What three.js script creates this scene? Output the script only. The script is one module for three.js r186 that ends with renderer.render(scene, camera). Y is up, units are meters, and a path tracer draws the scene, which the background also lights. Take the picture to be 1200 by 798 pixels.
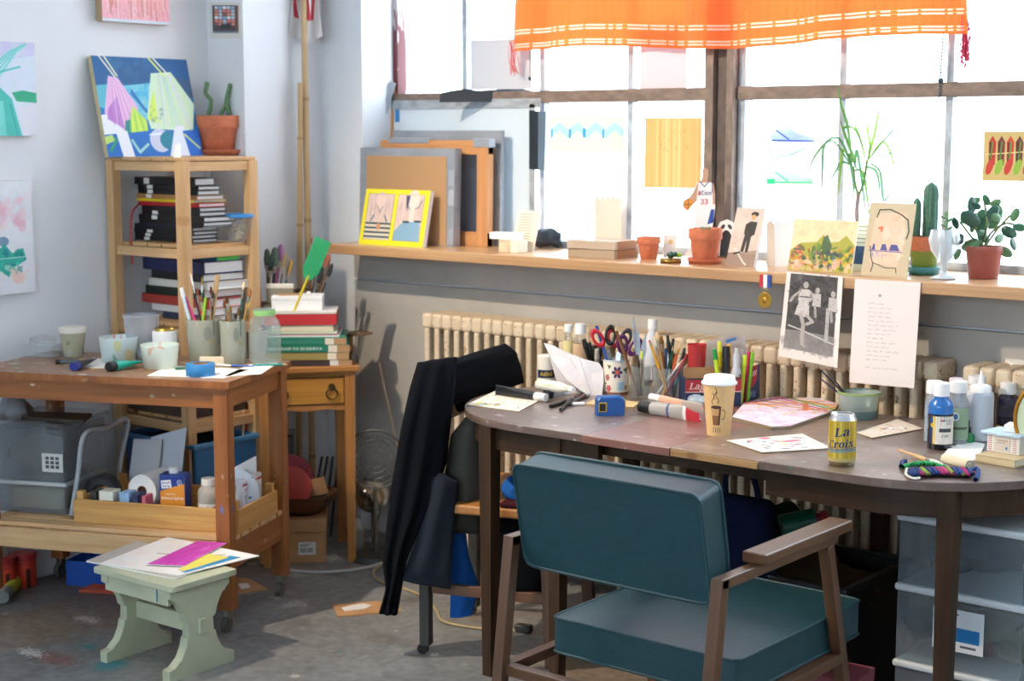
import * as THREE from 'three';
import { RoundedBoxGeometry } from 'three/addons/geometries/RoundedBoxGeometry.js';
import { mergeGeometries } from 'three/addons/utils/BufferGeometryUtils.js';

// ---------------------------------------------------------------- camera, sky, light, exposure
// x runs along the window wall (to the right), z from the window wall into the room, y up, metres.
const scene = new THREE.Scene();
const F = 1850, CAM = new THREE.Vector3(0, 1.5, 0), PITCH = Math.atan(244 / F), YAW = THREE.MathUtils.degToRad(50.7);
const FLAT = new THREE.Vector3(-Math.cos(YAW), 0, -Math.sin(YAW)), RIGHT = new THREE.Vector3(Math.sin(YAW), 0, -Math.cos(YAW));
const LOOK = FLAT.clone().multiplyScalar(Math.cos(PITCH)).add(new THREE.Vector3(0, -Math.sin(PITCH), 0));
const UPW = FLAT.clone().multiplyScalar(Math.sin(PITCH)).add(new THREE.Vector3(0, Math.cos(PITCH), 0));
const camera = new THREE.PerspectiveCamera(2 * Math.atan(399 / F) * 180 / Math.PI, 1200 / 798, 0.05, 200);
camera.position.copy(CAM);
camera.lookAt(CAM.clone().add(LOOK));
camera.focus = 3.9;
camera.userData.fStop = 4;
const renderer = new THREE.WebGLRenderer({ antialias: true });
renderer.toneMapping = THREE.LinearToneMapping;
renderer.toneMappingExposure = 1.12;
renderer.shadowMap.enabled = true;
renderer.shadowMap.type = THREE.PCFSoftShadowMap;
scene.background = new THREE.Color().setRGB(0.80, 0.95, 1.10);   // bright overcast sky
scene.backgroundIntensity = 6.8;
const LAMP_AT = [-3.75, 2.98, -1.75], LAMP_AIM = [-2.6, 0.7, -4.1], LAMP_POWER = 28;            // the warm track spot overhead, read from the shadows on the spandrel

// ---------------------------------------------------------------- pixel helpers (1200 x 798 frame)
const V = (x, y, z) => new THREE.Vector3(x, y, z);
const ray = (px, py) => LOOK.clone().multiplyScalar(F).addScaledVector(RIGHT, px - 600).addScaledVector(UPW, 399 - py);
const cast = (px, py, t) => CAM.clone().addScaledVector(ray(px, py), t);
const onY = (px, py, h) => { const d = ray(px, py); return CAM.clone().addScaledVector(d, (h - CAM.y) / d.y); };
const onZ = (px, py, z) => { const d = ray(px, py); return CAM.clone().addScaledVector(d, (z - CAM.z) / d.z); };
const onX = (px, py, x) => { const d = ray(px, py); return CAM.clone().addScaledVector(d, (x - CAM.x) / d.x); };
const onF = (px, py, ref) => { const d = ray(px, py), n = FLAT; return CAM.clone().addScaledVector(d, ref.clone().sub(CAM).dot(n) / d.dot(n)); };
const onPlane = (px, py, p, n) => { const d = ray(px, py); return CAM.clone().addScaledVector(d, p.clone().sub(CAM).dot(n) / d.dot(n)); };
const mpp = (p) => p.clone().sub(CAM).dot(LOOK) / F;            // metres for one pixel at a point
const FACE = Math.atan2(-FLAT.x, -FLAT.z);                      // turn that makes local +z face the camera
const TABLE = 0.73, SILL = 1.10, LT = 0.77;
const T = (px, py) => onY(px, py, TABLE), S = (px, py) => onY(px, py, SILL), W = (px, py) => onY(px, py, LT), G = (px, py) => onY(px, py, 0);

// ---------------------------------------------------------------- random numbers, noise
let seed = 7;
const rnd = () => { seed = (seed + 0x6D2B79F5) | 0; let t = Math.imul(seed ^ (seed >>> 15), 1 | seed); t = (t + Math.imul(t ^ (t >>> 7), 61 | t)) ^ t; return ((t ^ (t >>> 14)) >>> 0) / 4294967296; };
const rr = (a, b) => a + (b - a) * rnd();
const pick = (a) => a[Math.floor(rnd() * a.length)];
const hash = (x, y, s) => { let h = Math.imul(x, 374761393) ^ Math.imul(y, 668265263) ^ Math.imul(s, 974634); h = Math.imul(h ^ (h >>> 13), 1274126177); return ((h ^ (h >>> 16)) >>> 0) / 4294967296; };
function vnoise(x, y, px, py, s) {                              // value noise that repeats after px, py cells
  const ix = Math.floor(x), iy = Math.floor(y), fx = x - ix, fy = y - iy, u = fx * fx * (3 - 2 * fx), v = fy * fy * (3 - 2 * fy);
  const m = (a, n) => ((a % n) + n) % n, h = (a, b) => hash(m(a, px), m(b, py), s);
  return (h(ix, iy) * (1 - u) + h(ix + 1, iy) * u) * (1 - v) + (h(ix, iy + 1) * (1 - u) + h(ix + 1, iy + 1) * u) * v;
}
const fbm = (u, v, nx, ny, s, oct = 4) => { let a = 0, k = 0.5, t = 0; for (let i = 0; i < oct; i++) { a += k * vnoise(u * nx, v * ny, nx, ny, s + i); t += k; nx *= 2; ny *= 2; k *= 0.55; } return a / t; };

// ---------------------------------------------------------------- textures
const mix = (a, b, t) => a.map((x, i) => x + (b[i] - x) * t);
const hex = (h) => [(h >> 16) & 255, (h >> 8) & 255, h & 255];
function dtex(w, h, f, srgb = true) {                           // f(u, v) -> [r, g, b] 0..255
  const d = new Uint8Array(w * h * 4);
  for (let y = 0, o = 0; y < h; y++) for (let x = 0; x < w; x++, o += 4) { const c = f((x + 0.5) / w, (y + 0.5) / h); d[o] = Math.max(0, Math.min(255, c[0])); d[o + 1] = Math.max(0, Math.min(255, c[1])); d[o + 2] = Math.max(0, Math.min(255, c[2])); d[o + 3] = 255; }
  const t = new THREE.DataTexture(d, w, h);
  t.wrapS = t.wrapT = THREE.RepeatWrapping; t.magFilter = THREE.LinearFilter; t.minFilter = THREE.LinearMipmapLinearFilter; t.generateMipmaps = true; t.needsUpdate = true;
  if (srgb) t.colorSpace = THREE.SRGBColorSpace;
  return t;
}
function ctex(w, h, draw) {
  const c = document.createElement('canvas'); c.width = w; c.height = h;
  const g = c.getContext('2d'); draw(g, w, h);
  const t = new THREE.CanvasTexture(c); t.colorSpace = THREE.SRGBColorSpace; t.magFilter = THREE.LinearFilter;
  return t;
}
const woodTex = (light, dark, s, knots = 0) => dtex(512, 256, (u, v) => {
  const warp = fbm(u, v, 3, 4, s) * 0.35, g = fbm(u, (v + warp * 0.12) % 1, 3, 40, s + 9, 3), r = 0.5 + 0.5 * Math.sin((v * 9 + warp * 5) * 6.283), fine = fbm(u, v, 8, 120, s + 20, 2);
  let t = 0.45 * g + 0.3 * r * g + 0.35 * fine;
  for (let k = 0; k < knots; k++) { const ku = hash(k, 3, s), kv = hash(k, 4, s), d = Math.hypot((u - ku) * 2.2, v - kv); if (d < 0.05) t += (1 - d / 0.05) * 0.9; }
  return mix(light, dark, Math.min(1, t));
});
const speckle = [[8, 0.16], [8, 0.34], [24, 0.16], [24, 0.34]].map(([n, a], i) => dtex(256, 256, (u, v) => { const k = 255 * (1 - a * fbm(u, v, n, n, 900 + i * 7, 4)); return [k, k, k]; }));
const speckTex = (base, amp, nx) => ({ speck: speckle[(nx > 13 ? 2 : 0) + (amp > 32 ? 1 : 0)], base: base.map((c) => Math.min(255, c * (amp > 32 ? 1.19 : 1.08))) });   // one of four shared grey grains under a colour
const bumpTex = (nx, ny, s, oct = 3, w = 256) => dtex(w, w, (u, v) => { const n = fbm(u, v, nx, ny, s, oct) * 255; return [n, n, n]; }, false);

// ---------------------------------------------------------------- materials
const M = (color, roughness = 0.6, o = {}) => new THREE.MeshPhysicalMaterial({ color, roughness, side: THREE.DoubleSide, ...o });
const MT = (map, roughness = 0.6, o = {}) => map.speck ? new THREE.MeshPhysicalMaterial({ map: map.speck, color: `rgb(${map.base.map(Math.round)})`, roughness, side: THREE.DoubleSide, ...o }) : new THREE.MeshPhysicalMaterial({ map, roughness, side: THREE.DoubleSide, ...o });
const cache = new Map();
const paint = (color, roughness = 0.55, o) => { const k = color + '/' + roughness + JSON.stringify(o ?? 0); if (!cache.has(k)) cache.set(k, M(color, roughness, o)); return cache.get(k); };
const metal = (color = 0xb8b8b8, roughness = 0.3) => paint(color, roughness, { metalness: 1 });
const glassy = (color = 0xffffff, roughness = 0.06, transmission = 0.92) => paint(color, roughness, { transmission, thickness: 0, ior: 1.45 });
const steelBump = bumpTex(16, 16, 5);
const clothBump = bumpTex(64, 64, 81, 2);
const cloth = (color, rough = 0.95) => paint(color, rough, { specularIntensity: 0.25 });
const pineMap = woodTex([226, 190, 142], [186, 140, 90], 11, 3), pine = MT(pineMap, 0.6);
const oakMap = woodTex([196, 138, 74], [140, 86, 38], 23, 1), oak = MT(oakMap, 0.5);
const tableMap = woodTex([166, 104, 58], [104, 58, 28], 31, 1), tableWood = MT(tableMap, 0.5);
const walnutMap = woodTex([78, 54, 34], [40, 26, 15], 41, 1), walnut = MT(walnutMap, 0.5, { specularIntensity: 0.6 });
const crateMap = woodTex([224, 178, 108], [178, 124, 62], 51, 2), crateWood = MT(crateMap, 0.7);
const kraft = MT(speckTex([178, 134, 92], 30, 24, 61), 0.85);
const kraftPlain = paint(0xb08a62, 0.85), paper = paint(0xf1eee8, 0.85), white = paint(0xf2f2f0, 0.5), black = paint(0x111113, 0.5), pageEdge = paint(0xe9e2d2, 0.9);

// ---------------------------------------------------------------- naming and the scene graph
const used = new Map();
const numbered = (n) => { const k = used.get(n) ?? 0; used.set(n, k + 1); return k ? n + '_' + String(k).padStart(3, '0') : n; };
function tag(o, label, category, group, kind) { o.userData.label = label; if (category) o.userData.category = category; if (group) o.userData.group = group; if (kind) o.userData.kind = kind; return o; }
const shade = (o) => { o.castShadow = o.receiveShadow = true; return o; };
function thing(name, label, category, at = [0, 0, 0], turn = 0, group) {
  const o = new THREE.Group(); o.name = numbered(name); scene.add(o);
  if (at.isVector3) o.position.copy(at); else o.position.set(...at);
  o.rotation.y = turn; return tag(o, label, category, group);
}
function one(name, label, category, geo, mat, at = [0, 0, 0], turn = 0, group) {
  const o = shade(new THREE.Mesh(geo, mat)); o.name = numbered(name); scene.add(o);
  if (at.isVector3) o.position.copy(at); else o.position.set(...at);
  o.rotation.y = turn; return tag(o, label, category, group);
}
function part(parent, name, geo, mat, at = [0, 0, 0], rot = [0, 0, 0], label) {
  const o = shade(new THREE.Mesh(geo, mat)); o.name = name; parent.add(o);
  if (at.isVector3) o.position.copy(at); else o.position.set(...at);
  o.rotation.set(...rot); if (label) o.userData.label = label; return o;
}
function struct(name, geo, mat, at = [0, 0, 0], label) {
  const o = shade(new THREE.Mesh(geo, mat)); o.name = numbered(name); scene.add(o); o.position.set(...at); o.userData.kind = 'structure'; if (label) o.userData.label = label; return o;
}
function sgroup(name, label) { const o = new THREE.Group(); o.name = name; o.userData.kind = 'structure'; if (label) o.userData.label = label; scene.add(o); return o; }
function copy(o, at, turn, label) {
  const c = o.clone(); c.name = numbered(o.name.replace(/_\d{3}$/, '')); c.userData = { ...o.userData }; scene.add(c);
  if (at.isVector3) c.position.copy(at); else c.position.set(...at);
  if (turn !== undefined) c.rotation.y = turn; if (label) c.userData.label = label; return c;
}

// ---------------------------------------------------------------- geometry helpers
function boxUV(g, axis = 'x', tu = 0.9, tv = 0.45) {             // uv in metres, grain along an axis, a random offset
  const p = g.attributes.position, n = g.attributes.normal, uv = new Float32Array(p.count * 2), ou = rnd(), ov = rnd();
  for (let i = 0; i < p.count; i++) {
    const c = { x: p.getX(i), y: p.getY(i), z: p.getZ(i) }, a = { x: Math.abs(n.getX(i)), y: Math.abs(n.getY(i)), z: Math.abs(n.getZ(i)) };
    const d = a.x >= a.y && a.x >= a.z ? 'x' : a.y >= a.z ? 'y' : 'z';
    const rest = ['x', 'y', 'z'].filter((k) => k !== d), u = rest.includes(axis) ? axis : rest[0], v = rest.find((k) => k !== u);
    uv[i * 2] = c[u] / tu + ou; uv[i * 2 + 1] = c[v] / tv + ov;
  }
  g.setAttribute('uv', new THREE.BufferAttribute(uv, 2)); return g;
}
const longest = (w, h, d) => (w >= h && w >= d ? 'x' : h >= d ? 'y' : 'z');
// a box standing on y = 0, edges rounded
function box(w, h, d, r = 0.002, seg = 1) { const g = r > 0 ? new RoundedBoxGeometry(w, h, d, seg, Math.min(r, w / 2.01, h / 2.01, d / 2.01)) : new THREE.BoxGeometry(w, h, d); g.translate(0, h / 2, 0); return boxUV(g, longest(w, h, d)); }
function bar(a, b, w, h, r = 0.002) {                            // a beam from a to b
  const A = a.isVector3 ? a : V(...a), B = b.isVector3 ? b : V(...b), L = A.distanceTo(B), g = boxUV(r > 0 ? new RoundedBoxGeometry(w, h, L, 1, Math.min(r, w / 2.01, h / 2.01)) : new THREE.BoxGeometry(w, h, L), 'z');
  const m = new THREE.Matrix4().lookAt(B, A, Math.abs(B.clone().sub(A).normalize().y) > 0.99 ? V(0, 0, 1) : V(0, 1, 0)); m.setPosition(A.clone().add(B).multiplyScalar(0.5)); return g.applyMatrix4(m);
}
const cyl = (r0, r1, h, n = 20, open = false) => { const g = new THREE.CylinderGeometry(r1, r0, h, n, 1, open); g.translate(0, h / 2, 0); return g; };   // r0 below, r1 above
const tapered = (w0, w1, h) => { const g = new THREE.CylinderGeometry(w1 * 0.7071, w0 * 0.7071, h, 4).toNonIndexed(); g.computeVertexNormals(); g.rotateY(Math.PI / 4); g.translate(0, h / 2, 0); return boxUV(g, 'y'); };   // square leg, w0 below, w1 above
const lathe = (pts, n = 24) => new THREE.LatheGeometry(pts.map(([r, y]) => new THREE.Vector2(Math.max(r, 1e-5), y)), n);
const tube = (pts, r, n = 6, seg, closed = false) => new THREE.TubeGeometry(new THREE.CatmullRomCurve3(pts.map((p) => (p.isVector3 ? p : V(...p))), closed), seg ?? pts.length * 6, r, n, closed);
function rod(a, b, r0, r1, n = 8) { const A = a.isVector3 ? a : V(...a), B = b.isVector3 ? b : V(...b), g = new THREE.CylinderGeometry(r1, r0, A.distanceTo(B), n); g.applyQuaternion(new THREE.Quaternion().setFromUnitVectors(V(0, 1, 0), B.clone().sub(A).normalize())); const c = A.clone().add(B).multiplyScalar(0.5); return g.translate(c.x, c.y, c.z); }
const ball = (r, sx = 1, sy = 1, sz = 1, n = 12) => new THREE.SphereGeometry(r, n, Math.max(6, n * 0.7 | 0)).scale(sx, sy, sz);
const shift = (g, x, y, z) => g.translate(x, y, z);
const merge = (list) => mergeGeometries(list.map((g) => { const k = g.index ? g.toNonIndexed() : g.clone(); for (const a of Object.keys(k.attributes)) if (!['position', 'normal', 'uv'].includes(a)) k.deleteAttribute(a); return k; }));
function extr(pts, depth, bevel = 0, curve = 8) {               // outline in x, y pushed along z (centred)
  const s = pts instanceof THREE.Shape ? pts : new THREE.Shape(pts.map(([x, y]) => new THREE.Vector2(x, y)));
  const g = new THREE.ExtrudeGeometry(s, { depth, bevelEnabled: bevel > 0, bevelSize: bevel, bevelThickness: bevel, bevelSegments: 1, curveSegments: curve }); g.translate(0, 0, -depth / 2); return g;
}
// a slab from four front corners (bottom left, bottom right, top right, top left), t thick behind; group 0 front with uv 0..1, group 1 the rest
function slab(bl, br, tr, tl, t) {
  const n = br.clone().sub(bl).cross(tl.clone().sub(bl)).normalize().multiplyScalar(-t), q = [bl, br, tr, tl], k = q.map((p) => p.clone().add(n));
  const pos = [], uv = [], f = (a, b, c, d, u) => { for (const [p, w] of [[a, u[0]], [b, u[1]], [c, u[2]], [a, u[0]], [c, u[2]], [d, u[3]]]) { pos.push(p.x, p.y, p.z); uv.push(...w); } };
  const full = [[0, 0], [1, 0], [1, 1], [0, 1]];
  f(...q, full); f(k[1], k[0], k[3], k[2], full);
  for (let i = 0; i < 4; i++) { const j = (i + 1) % 4; f(q[i], k[i], k[j], q[j], [[0, 0], [0.02, 0], [0.02, 1], [0, 1]]); }
  const g = new THREE.BufferGeometry(); g.setAttribute('position', new THREE.Float32BufferAttribute(pos, 3)); g.setAttribute('uv', new THREE.Float32BufferAttribute(uv, 2)); g.computeVertexNormals();
  g.addGroup(0, 6, 0); g.addGroup(6, 30, 1); return g;
}
const face = (w, h, t = 0.0008) => slab(V(-w / 2, 0, t), V(w / 2, 0, t), V(w / 2, h, t), V(-w / 2, h, t), t);   // a thin print facing +z
// a thing that is one slab; geometry kept in world axes about its own base
function slabThing(name, label, cat, c, t, front, side, group) {
  const b = c[0].clone().add(c[1]).multiplyScalar(0.5), q = c.map((p) => p.clone().sub(b));
  return one(name, label, cat, slab(...q, t), [front, side], b, 0, group);
}
// four corners of a board standing on height h and leaning back, from three pixels; lean is limited
function leanCorners(bl, br, tl, h, lo = 3, hi = 30) {
  const A = onY(...bl, h), B = onY(...br, h), e = B.clone().sub(A).normalize(), X = onPlane(...tl, A, e), u = X.clone().sub(A);
  const n = V(e.z, 0, -e.x); if (n.dot(FLAT) < 0) n.negate();
  let lean = Math.atan2(u.dot(n), u.y); lean = Math.max(lo, Math.min(hi, lean * 57.2958)) / 57.2958;
  const want = tl[1]; let L = u.length();                        // match the height in the picture
  const dir = V(0, Math.cos(lean), 0).addScaledVector(n, Math.sin(lean));
  let a = 0.01, b = 2; for (let i = 0; i < 40; i++) { L = (a + b) / 2; const P = A.clone().addScaledVector(dir, L).sub(CAM), py = 399 - F * P.dot(UPW) / P.dot(LOOK); if (py > want) a = L; else b = L; }
  return [A, B, B.clone().addScaledVector(dir, L), A.clone().addScaledVector(dir, L)];
}
// flat piece lying at height h with its outline given in pixels, t thick upwards
function flatPx(pxs, h, t) {
  const p = pxs.map(([x, y]) => onY(x, y, h + t)), c = p.reduce((a, b) => a.add(b), V(0, 0, 0)).multiplyScalar(1 / p.length); c.y = h;
  const s = new THREE.Shape(p.map((q) => new THREE.Vector2(q.x - c.x, -(q.z - c.z)))), g = new THREE.ExtrudeGeometry(s, { depth: t, bevelEnabled: false }); g.rotateX(-Math.PI / 2);
  return { g, c };
}
function lyingSlab(name, label, cat, pxs, h, t, front, side, group) {   // four pixels: near left, near right, far right, far left
  return slabThing(name, label, cat, pxs.map(([x, y]) => onY(x, y, h + t)), t, front, side ?? front, group);
}
const proj = (p) => { const d = p.clone().sub(CAM), w = d.dot(LOOK); return [600 + F * d.dot(RIGHT) / w, 399 - F * d.dot(UPW) / w]; };

// ================================================================ the room
const RW = [-3.7, 1.0];                                          // the window bay in the wall behind the camera
const XL = -4.56, XR = 2.4, ZW = -4.2, ZG = -4.39, ZR = 3.0, CEIL = 3.6, XC = -4.365, ZC = -3.82;
const plasterBump = bumpTex(24, 24, 301, 4);
const wallMat = M(0xe4e6e8, 0.85, { bumpMap: plasterBump, bumpScale: 0.0012 });
const pierMat = wallMat, columnMat = wallMat;
const sidingMat = MT(speckTex([170, 166, 158], 26, 12, 311), 0.7, { bumpMap: plasterBump, bumpScale: 0.001 });
const floorTex = dtex(1280, 1280, (u, v) => {
  const big = fbm(u, v, 9, 9, 401, 2), mid = fbm(u, v, 40, 40, 411, 2), fine = vnoise(u * 400, v * 400, 400, 400, 421), worn = fbm(u, v, 14, 14, 431, 4);
  let c = mix([112, 116, 120], [134, 130, 124], big);
  if (worn > 0.52) c = mix(c, [130, 110, 92], Math.min(0.8, (worn - 0.52) * 6));
  const k = (mid - 0.5) * 22 + (fine - 0.5) * 26; c = c.map((x) => x + k);
  return c;
});
// paint drips and scrapes on the concrete
function speckled(tex, n, size, cols, s0) {
  const d = tex.image.data, w = tex.image.width, h = tex.image.height; seed = s0;
  for (let i = 0; i < n; i++) {
    const x = rnd() * w, y = rnd() * h, r = Math.pow(rnd(), 4) * size + 0.6, el = rr(0.5, 2.4), c = pick(cols), a = rr(0.25, 0.85);
    for (let yy = -Math.ceil(r * 3); yy <= r * 3; yy++) for (let xx = -Math.ceil(r * 3); xx <= r * 3; xx++) {
      if (Math.hypot(xx / el, yy) + (hash(xx + 99, yy + 99, i) - 0.5) * r > r) continue;
      const o = ((((y + yy) | 0) + h) % h * w + (((x + xx) | 0) + w) % w) * 4;
      for (let k = 0; k < 3; k++) d[o + k] += (c[k] - d[o + k]) * a;
    }
  }
}
speckled(floorTex, 2300, 8, [[205, 200, 192], [205, 200, 192], [190, 186, 180], [90, 84, 80], [150, 70, 60], [40, 130, 140]], 55);
const floorMat = MT(floorTex, 0.42, { bumpMap: bumpTex(20, 20, 451, 4), bumpScale: 0.0015 });
{
  const g = new THREE.BoxGeometry(XR - XL + 0.4, 0.12, ZR + 4.9); g.translate(0, -0.06, 0); boxUV(g, 'x', 7.2, 7.2);
  const f = struct('floor', g, floorMat, [(XL + XR) / 2, 0, (ZR - 4.5) / 2], 'worn grey painted concrete floor');
  struct('ceiling', boxUV(new THREE.BoxGeometry(XR - XL + 0.4, 0.15, ZR + 4.9), 'x', 2, 2), wallMat, [(XL + XR) / 2, CEIL + 0.075, (ZR - 4.5) / 2], 'white ceiling');
  const wl = (w, h, d, x, y, z) => boxUV(new THREE.BoxGeometry(w, h, d), 'x', 2, 2).translate(x, y, z);
  struct('wall_left', wl(0.2, CEIL, ZR + 4.5, XL - 0.1, CEIL / 2, (ZR - 4.5) / 2), wallMat, [0, 0, 0], 'white painted wall');
  struct('wall_right', wl(0.2, CEIL, ZR + 4.5, XR + 0.1, CEIL / 2, (ZR - 4.5) / 2), wallMat);
  const rz = (x0, x1, y0, y1) => wl(x1 - x0, y1 - y0, 0.2, (x0 + x1) / 2, (y0 + y1) / 2, ZR + 0.1);
  struct('wall_rear', merge([rz(XL, XR, 0, 1.1), rz(XL, XR, 2.72, CEIL), rz(XL, RW[0], 1.1, 2.72), rz(RW[1], XR, 1.1, 2.72)]), wallMat);
  const wz = (x0, x1, y0, y1) => wl(x1 - x0, y1 - y0, 0.3, (x0 + x1) / 2, (y0 + y1) / 2, ZW - 0.15);
  struct('wall_back', merge([wz(XL, -4.15, 0, CEIL), wz(-4.15, XR, 0, 1.065), wz(-4.15, XR, 2.75, CEIL), wz(1.95, XR, 1.065, 2.75)]), pierMat, [0, 0, 0], 'off-white wall below and beside the windows');
  struct('wall_corner', wl(XC - XL, CEIL, ZC - ZW, (XL + XC) / 2, CEIL / 2, (ZC + ZW) / 2), [columnMat][0], [0, 0, 0], 'boxed column in the room corner');
  // lap boards under the sill, each a piece of the wall
  const sid = sgroup('trim_1', 'grey taupe lap boards under the window sill'), yl = onZ(560, 339, -4.18).y, x0 = onZ(415, 320, -4.18).x;
  let top = 1.064, bot = yl; 
  for (let i = 0; i < 2; i++) {
    const h = top - bot - 0.007; part(sid, 'board', boxUV(new RoundedBoxGeometry(XR - x0, h, 0.02 - i * 0.0005, 1, 0.003), 'x', 2, 2), sidingMat, [(x0 + XR) / 2, bot + 0.007 + h / 2, ZW + 0.0105]);
    top = bot; bot = 0.12;
  }
  const bb = sgroup('baseboard_back', 'grey painted baseboard'); part(bb, 'board', box(x0 - XC, 0.12, 0.018), paint(0xb9b7b4, 0.6), [(x0 + XC) / 2, 0, ZW + 0.009]);
  const b2 = sgroup('baseboard_left', 'white baseboard'); part(b2, 'board', box(0.016, 0.1, 6.8), paint(0xdfe0e2, 0.6), [XL + 0.008, 0, -0.42]);
  // sill
  const sillWood = MT(woodTex([206, 168, 124], [170, 124, 80], 71, 2), 0.4, { clearcoat: 0.8, clearcoatRoughness: 0.3 });
  struct('trim_2', boxUV(merge([new RoundedBoxGeometry(6.5, 0.035, 0.4, 1, 0.004).translate(-4.14 + 3.25, SILL - 0.0175, -4.2)]), 'x', 1.6, 0.5), sillWood, [0, 0, 0], 'long wooden window sill');
}
// ---------------------------------------------------------------- windows
const sashBrown = MT(speckTex([128, 110, 98], 40, 20, 77), 0.6), sashGrey = MT(speckTex([168, 176, 184], 50, 24, 78), 0.5), sashDark = MT(speckTex([92, 78, 70], 36, 20, 79), 0.55), sashRed = MT(dtex(128, 128, (u, v) => (fbm(u, v, 6, 10, 83) > 0.53 ? [186, 176, 178] : [104, 50, 52])), 0.6);
const paneMat = M(0xffffff, 0.02, { transmission: 1, thickness: 0, ior: 1.45 });
function steelWindow(name, x0, x1, cols, label, redLeft) {
  const w = sgroup(name, label), rows = [1.112, 1.622, 2.13, 2.72], vb = [x0 + 0.012, ...cols, x1 - 0.012];
  part(w, 'frame', bar([x0 + 0.012, SILL, ZG], [x0 + 0.012, 2.75, ZG], 0.024, 0.05), redLeft ? sashRed : sashGrey);
  part(w, 'frame', bar([x1 - 0.012, SILL, ZG], [x1 - 0.012, 2.75, ZG], 0.024, 0.05), sashBrown);
  part(w, 'frame', bar([x0, 1.112, ZG], [x1, 1.112, ZG], 0.05, 0.024), sashGrey);
  part(w, 'frame', bar([x0, 2.735, ZG], [x1, 2.735, ZG], 0.05, 0.03), sashGrey);
  part(w, 'transom', bar([x0, 1.622, ZG + 0.005], [x1, 1.622, ZG + 0.005], 0.06, 0.042), sashBrown);
  part(w, 'muntin', bar([x0, 2.13, ZG], [x1, 2.13, ZG], 0.03, 0.022), sashGrey);
  for (const c of cols) for (const [a, b] of [[1.124, 1.601], [1.643, 2.12], [2.14, 2.72]]) part(w, 'muntin', bar([c, a, ZG], [c, b, ZG], 0.022, 0.034), sashGrey);
  for (let i = 0; i + 1 < vb.length; i++) for (let j = 0; j < 3; j++) {
    const a = vb[i], b = vb[i + 1], c = rows[j], d = rows[j + 1];
    part(w, 'pane', new THREE.PlaneGeometry(b - a - 0.015, d - c - 0.02), paneMat, [(a + b) / 2, (c + d) / 2, ZG - 0.004]);
  }
  return w;
}
steelWindow('window_1', -4.15, -2.75, [-3.803, -3.445, -3.071], 'steel sash window, grey and brown paint, papers taped on its panes', true);
steelWindow('window_2', -2.647, -1.2, [-2.288, -1.946, -1.57], 'steel sash window behind the potted plants', false);
steelWindow('window_3', -1.1, 0.4, [-0.72, -0.35, 0.02], 'steel sash window', false);
steelWindow('window_4', 0.5, 1.95, [0.86, 1.22, 1.58], 'steel sash window', false);
{
  const w = sgroup('window_5', 'wide sash window in the wall behind the camera'), z = ZR + 0.05, n = 6, dx = (RW[1] - RW[0]) / n;
  for (let i = 0; i <= n; i++) part(w, 'mullion', box(0.05, 1.62, 0.05), sashBrown, [Math.min(RW[1] - 0.025, Math.max(RW[0] + 0.025, RW[0] + i * dx)), 1.1, z]);
  for (const y of [1.1, 1.88, 2.67]) part(w, 'rail', box(RW[1] - RW[0], 0.05, 0.045), sashBrown, [(RW[0] + RW[1]) / 2, y, z]);
  for (let i = 0; i < n; i++) for (const y of [1.515, 2.3]) part(w, 'pane', new THREE.PlaneGeometry(dx - 0.05, 0.73), paneMat, [RW[0] + (i + 0.5) * dx, y, z]);
}
for (const x of [-2.6985, -1.15, 0.45]) {
  const post = sgroup(numbered('trim_3'), 'dark brown window post');
  part(post, 'post', box(0.045, 1.65, 0.05), sashDark, [x, SILL, ZG + 0.01]);
  part(post, 'stop', box(0.026, 1.65, 0.09), sashBrown, [x - 0.037, SILL, ZG + 0.01]);
  part(post, 'stop', box(0.026, 1.65, 0.09), sashBrown, [x + 0.037, SILL, ZG + 0.01]);
}
// ---------------------------------------------------------------- the lamp overhead, out of the picture
{
  const t = thing('ceiling_spot', 'black track spot lamp with a warm bulb on the ceiling', 'lamp', LAMP_AT), aim = V(...LAMP_AIM).sub(V(...LAMP_AT)).normalize();
  const sh = part(t, 'shade', lathe([[0.02, -0.16], [0.05, -0.15], [0.062, 0.0]], 24), paint(0x2b2b2b, 0.4)); sh.quaternion.setFromUnitVectors(V(0, 1, 0), aim);
  part(t, 'stem', cyl(0.006, 0.006, CEIL - LAMP_AT[1] - 0.09, 8), black, [0, 0.09, 0]);
  part(t, 'bulb', ball(0.03), M(0xffffff, 0.4, { emissive: new THREE.Color().setRGB(1, 0.76, 0.5), emissiveIntensity: 8 }), aim.clone().multiplyScalar(-0.05));
  const l = new THREE.SpotLight(new THREE.Color().setRGB(1, 0.84, 0.64), LAMP_POWER, 0, 0.62, 0.55, 2); l.position.set(...LAMP_AT).addScaledVector(aim, 0.02); l.target.position.set(...LAMP_AIM); scene.add(l.target); l.castShadow = true; l.shadow.radius = 1.8; l.name = 'spot_light'; scene.add(l);
}

// ================================================================ pictures on the left wall
function brushy(g, pts, w, col, a = 1) { g.save(); g.globalAlpha = a; g.strokeStyle = col; g.lineWidth = w; g.lineCap = 'round'; g.lineJoin = 'round'; g.beginPath(); pts.forEach(([x, y], i) => (i ? g.lineTo(x, y) : g.moveTo(x, y))); g.stroke(); g.restore(); }
function poly(g, pts, col, a = 1) { g.save(); g.globalAlpha = a; g.fillStyle = col; g.beginPath(); pts.forEach(([x, y], i) => (i ? g.lineTo(x, y) : g.moveTo(x, y))); g.closePath(); g.fill(); g.restore(); }
function blob(g, x, y, rx, ry, col, a = 1, rot = 0) { g.save(); g.globalAlpha = a; g.fillStyle = col; g.beginPath(); g.ellipse(x, y, rx, ry, rot, 0, 6.2832); g.fill(); g.restore(); }
const rect = (g, x, y, w, h, col) => { g.fillStyle = col; g.fillRect(x, y, w, h); };
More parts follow.
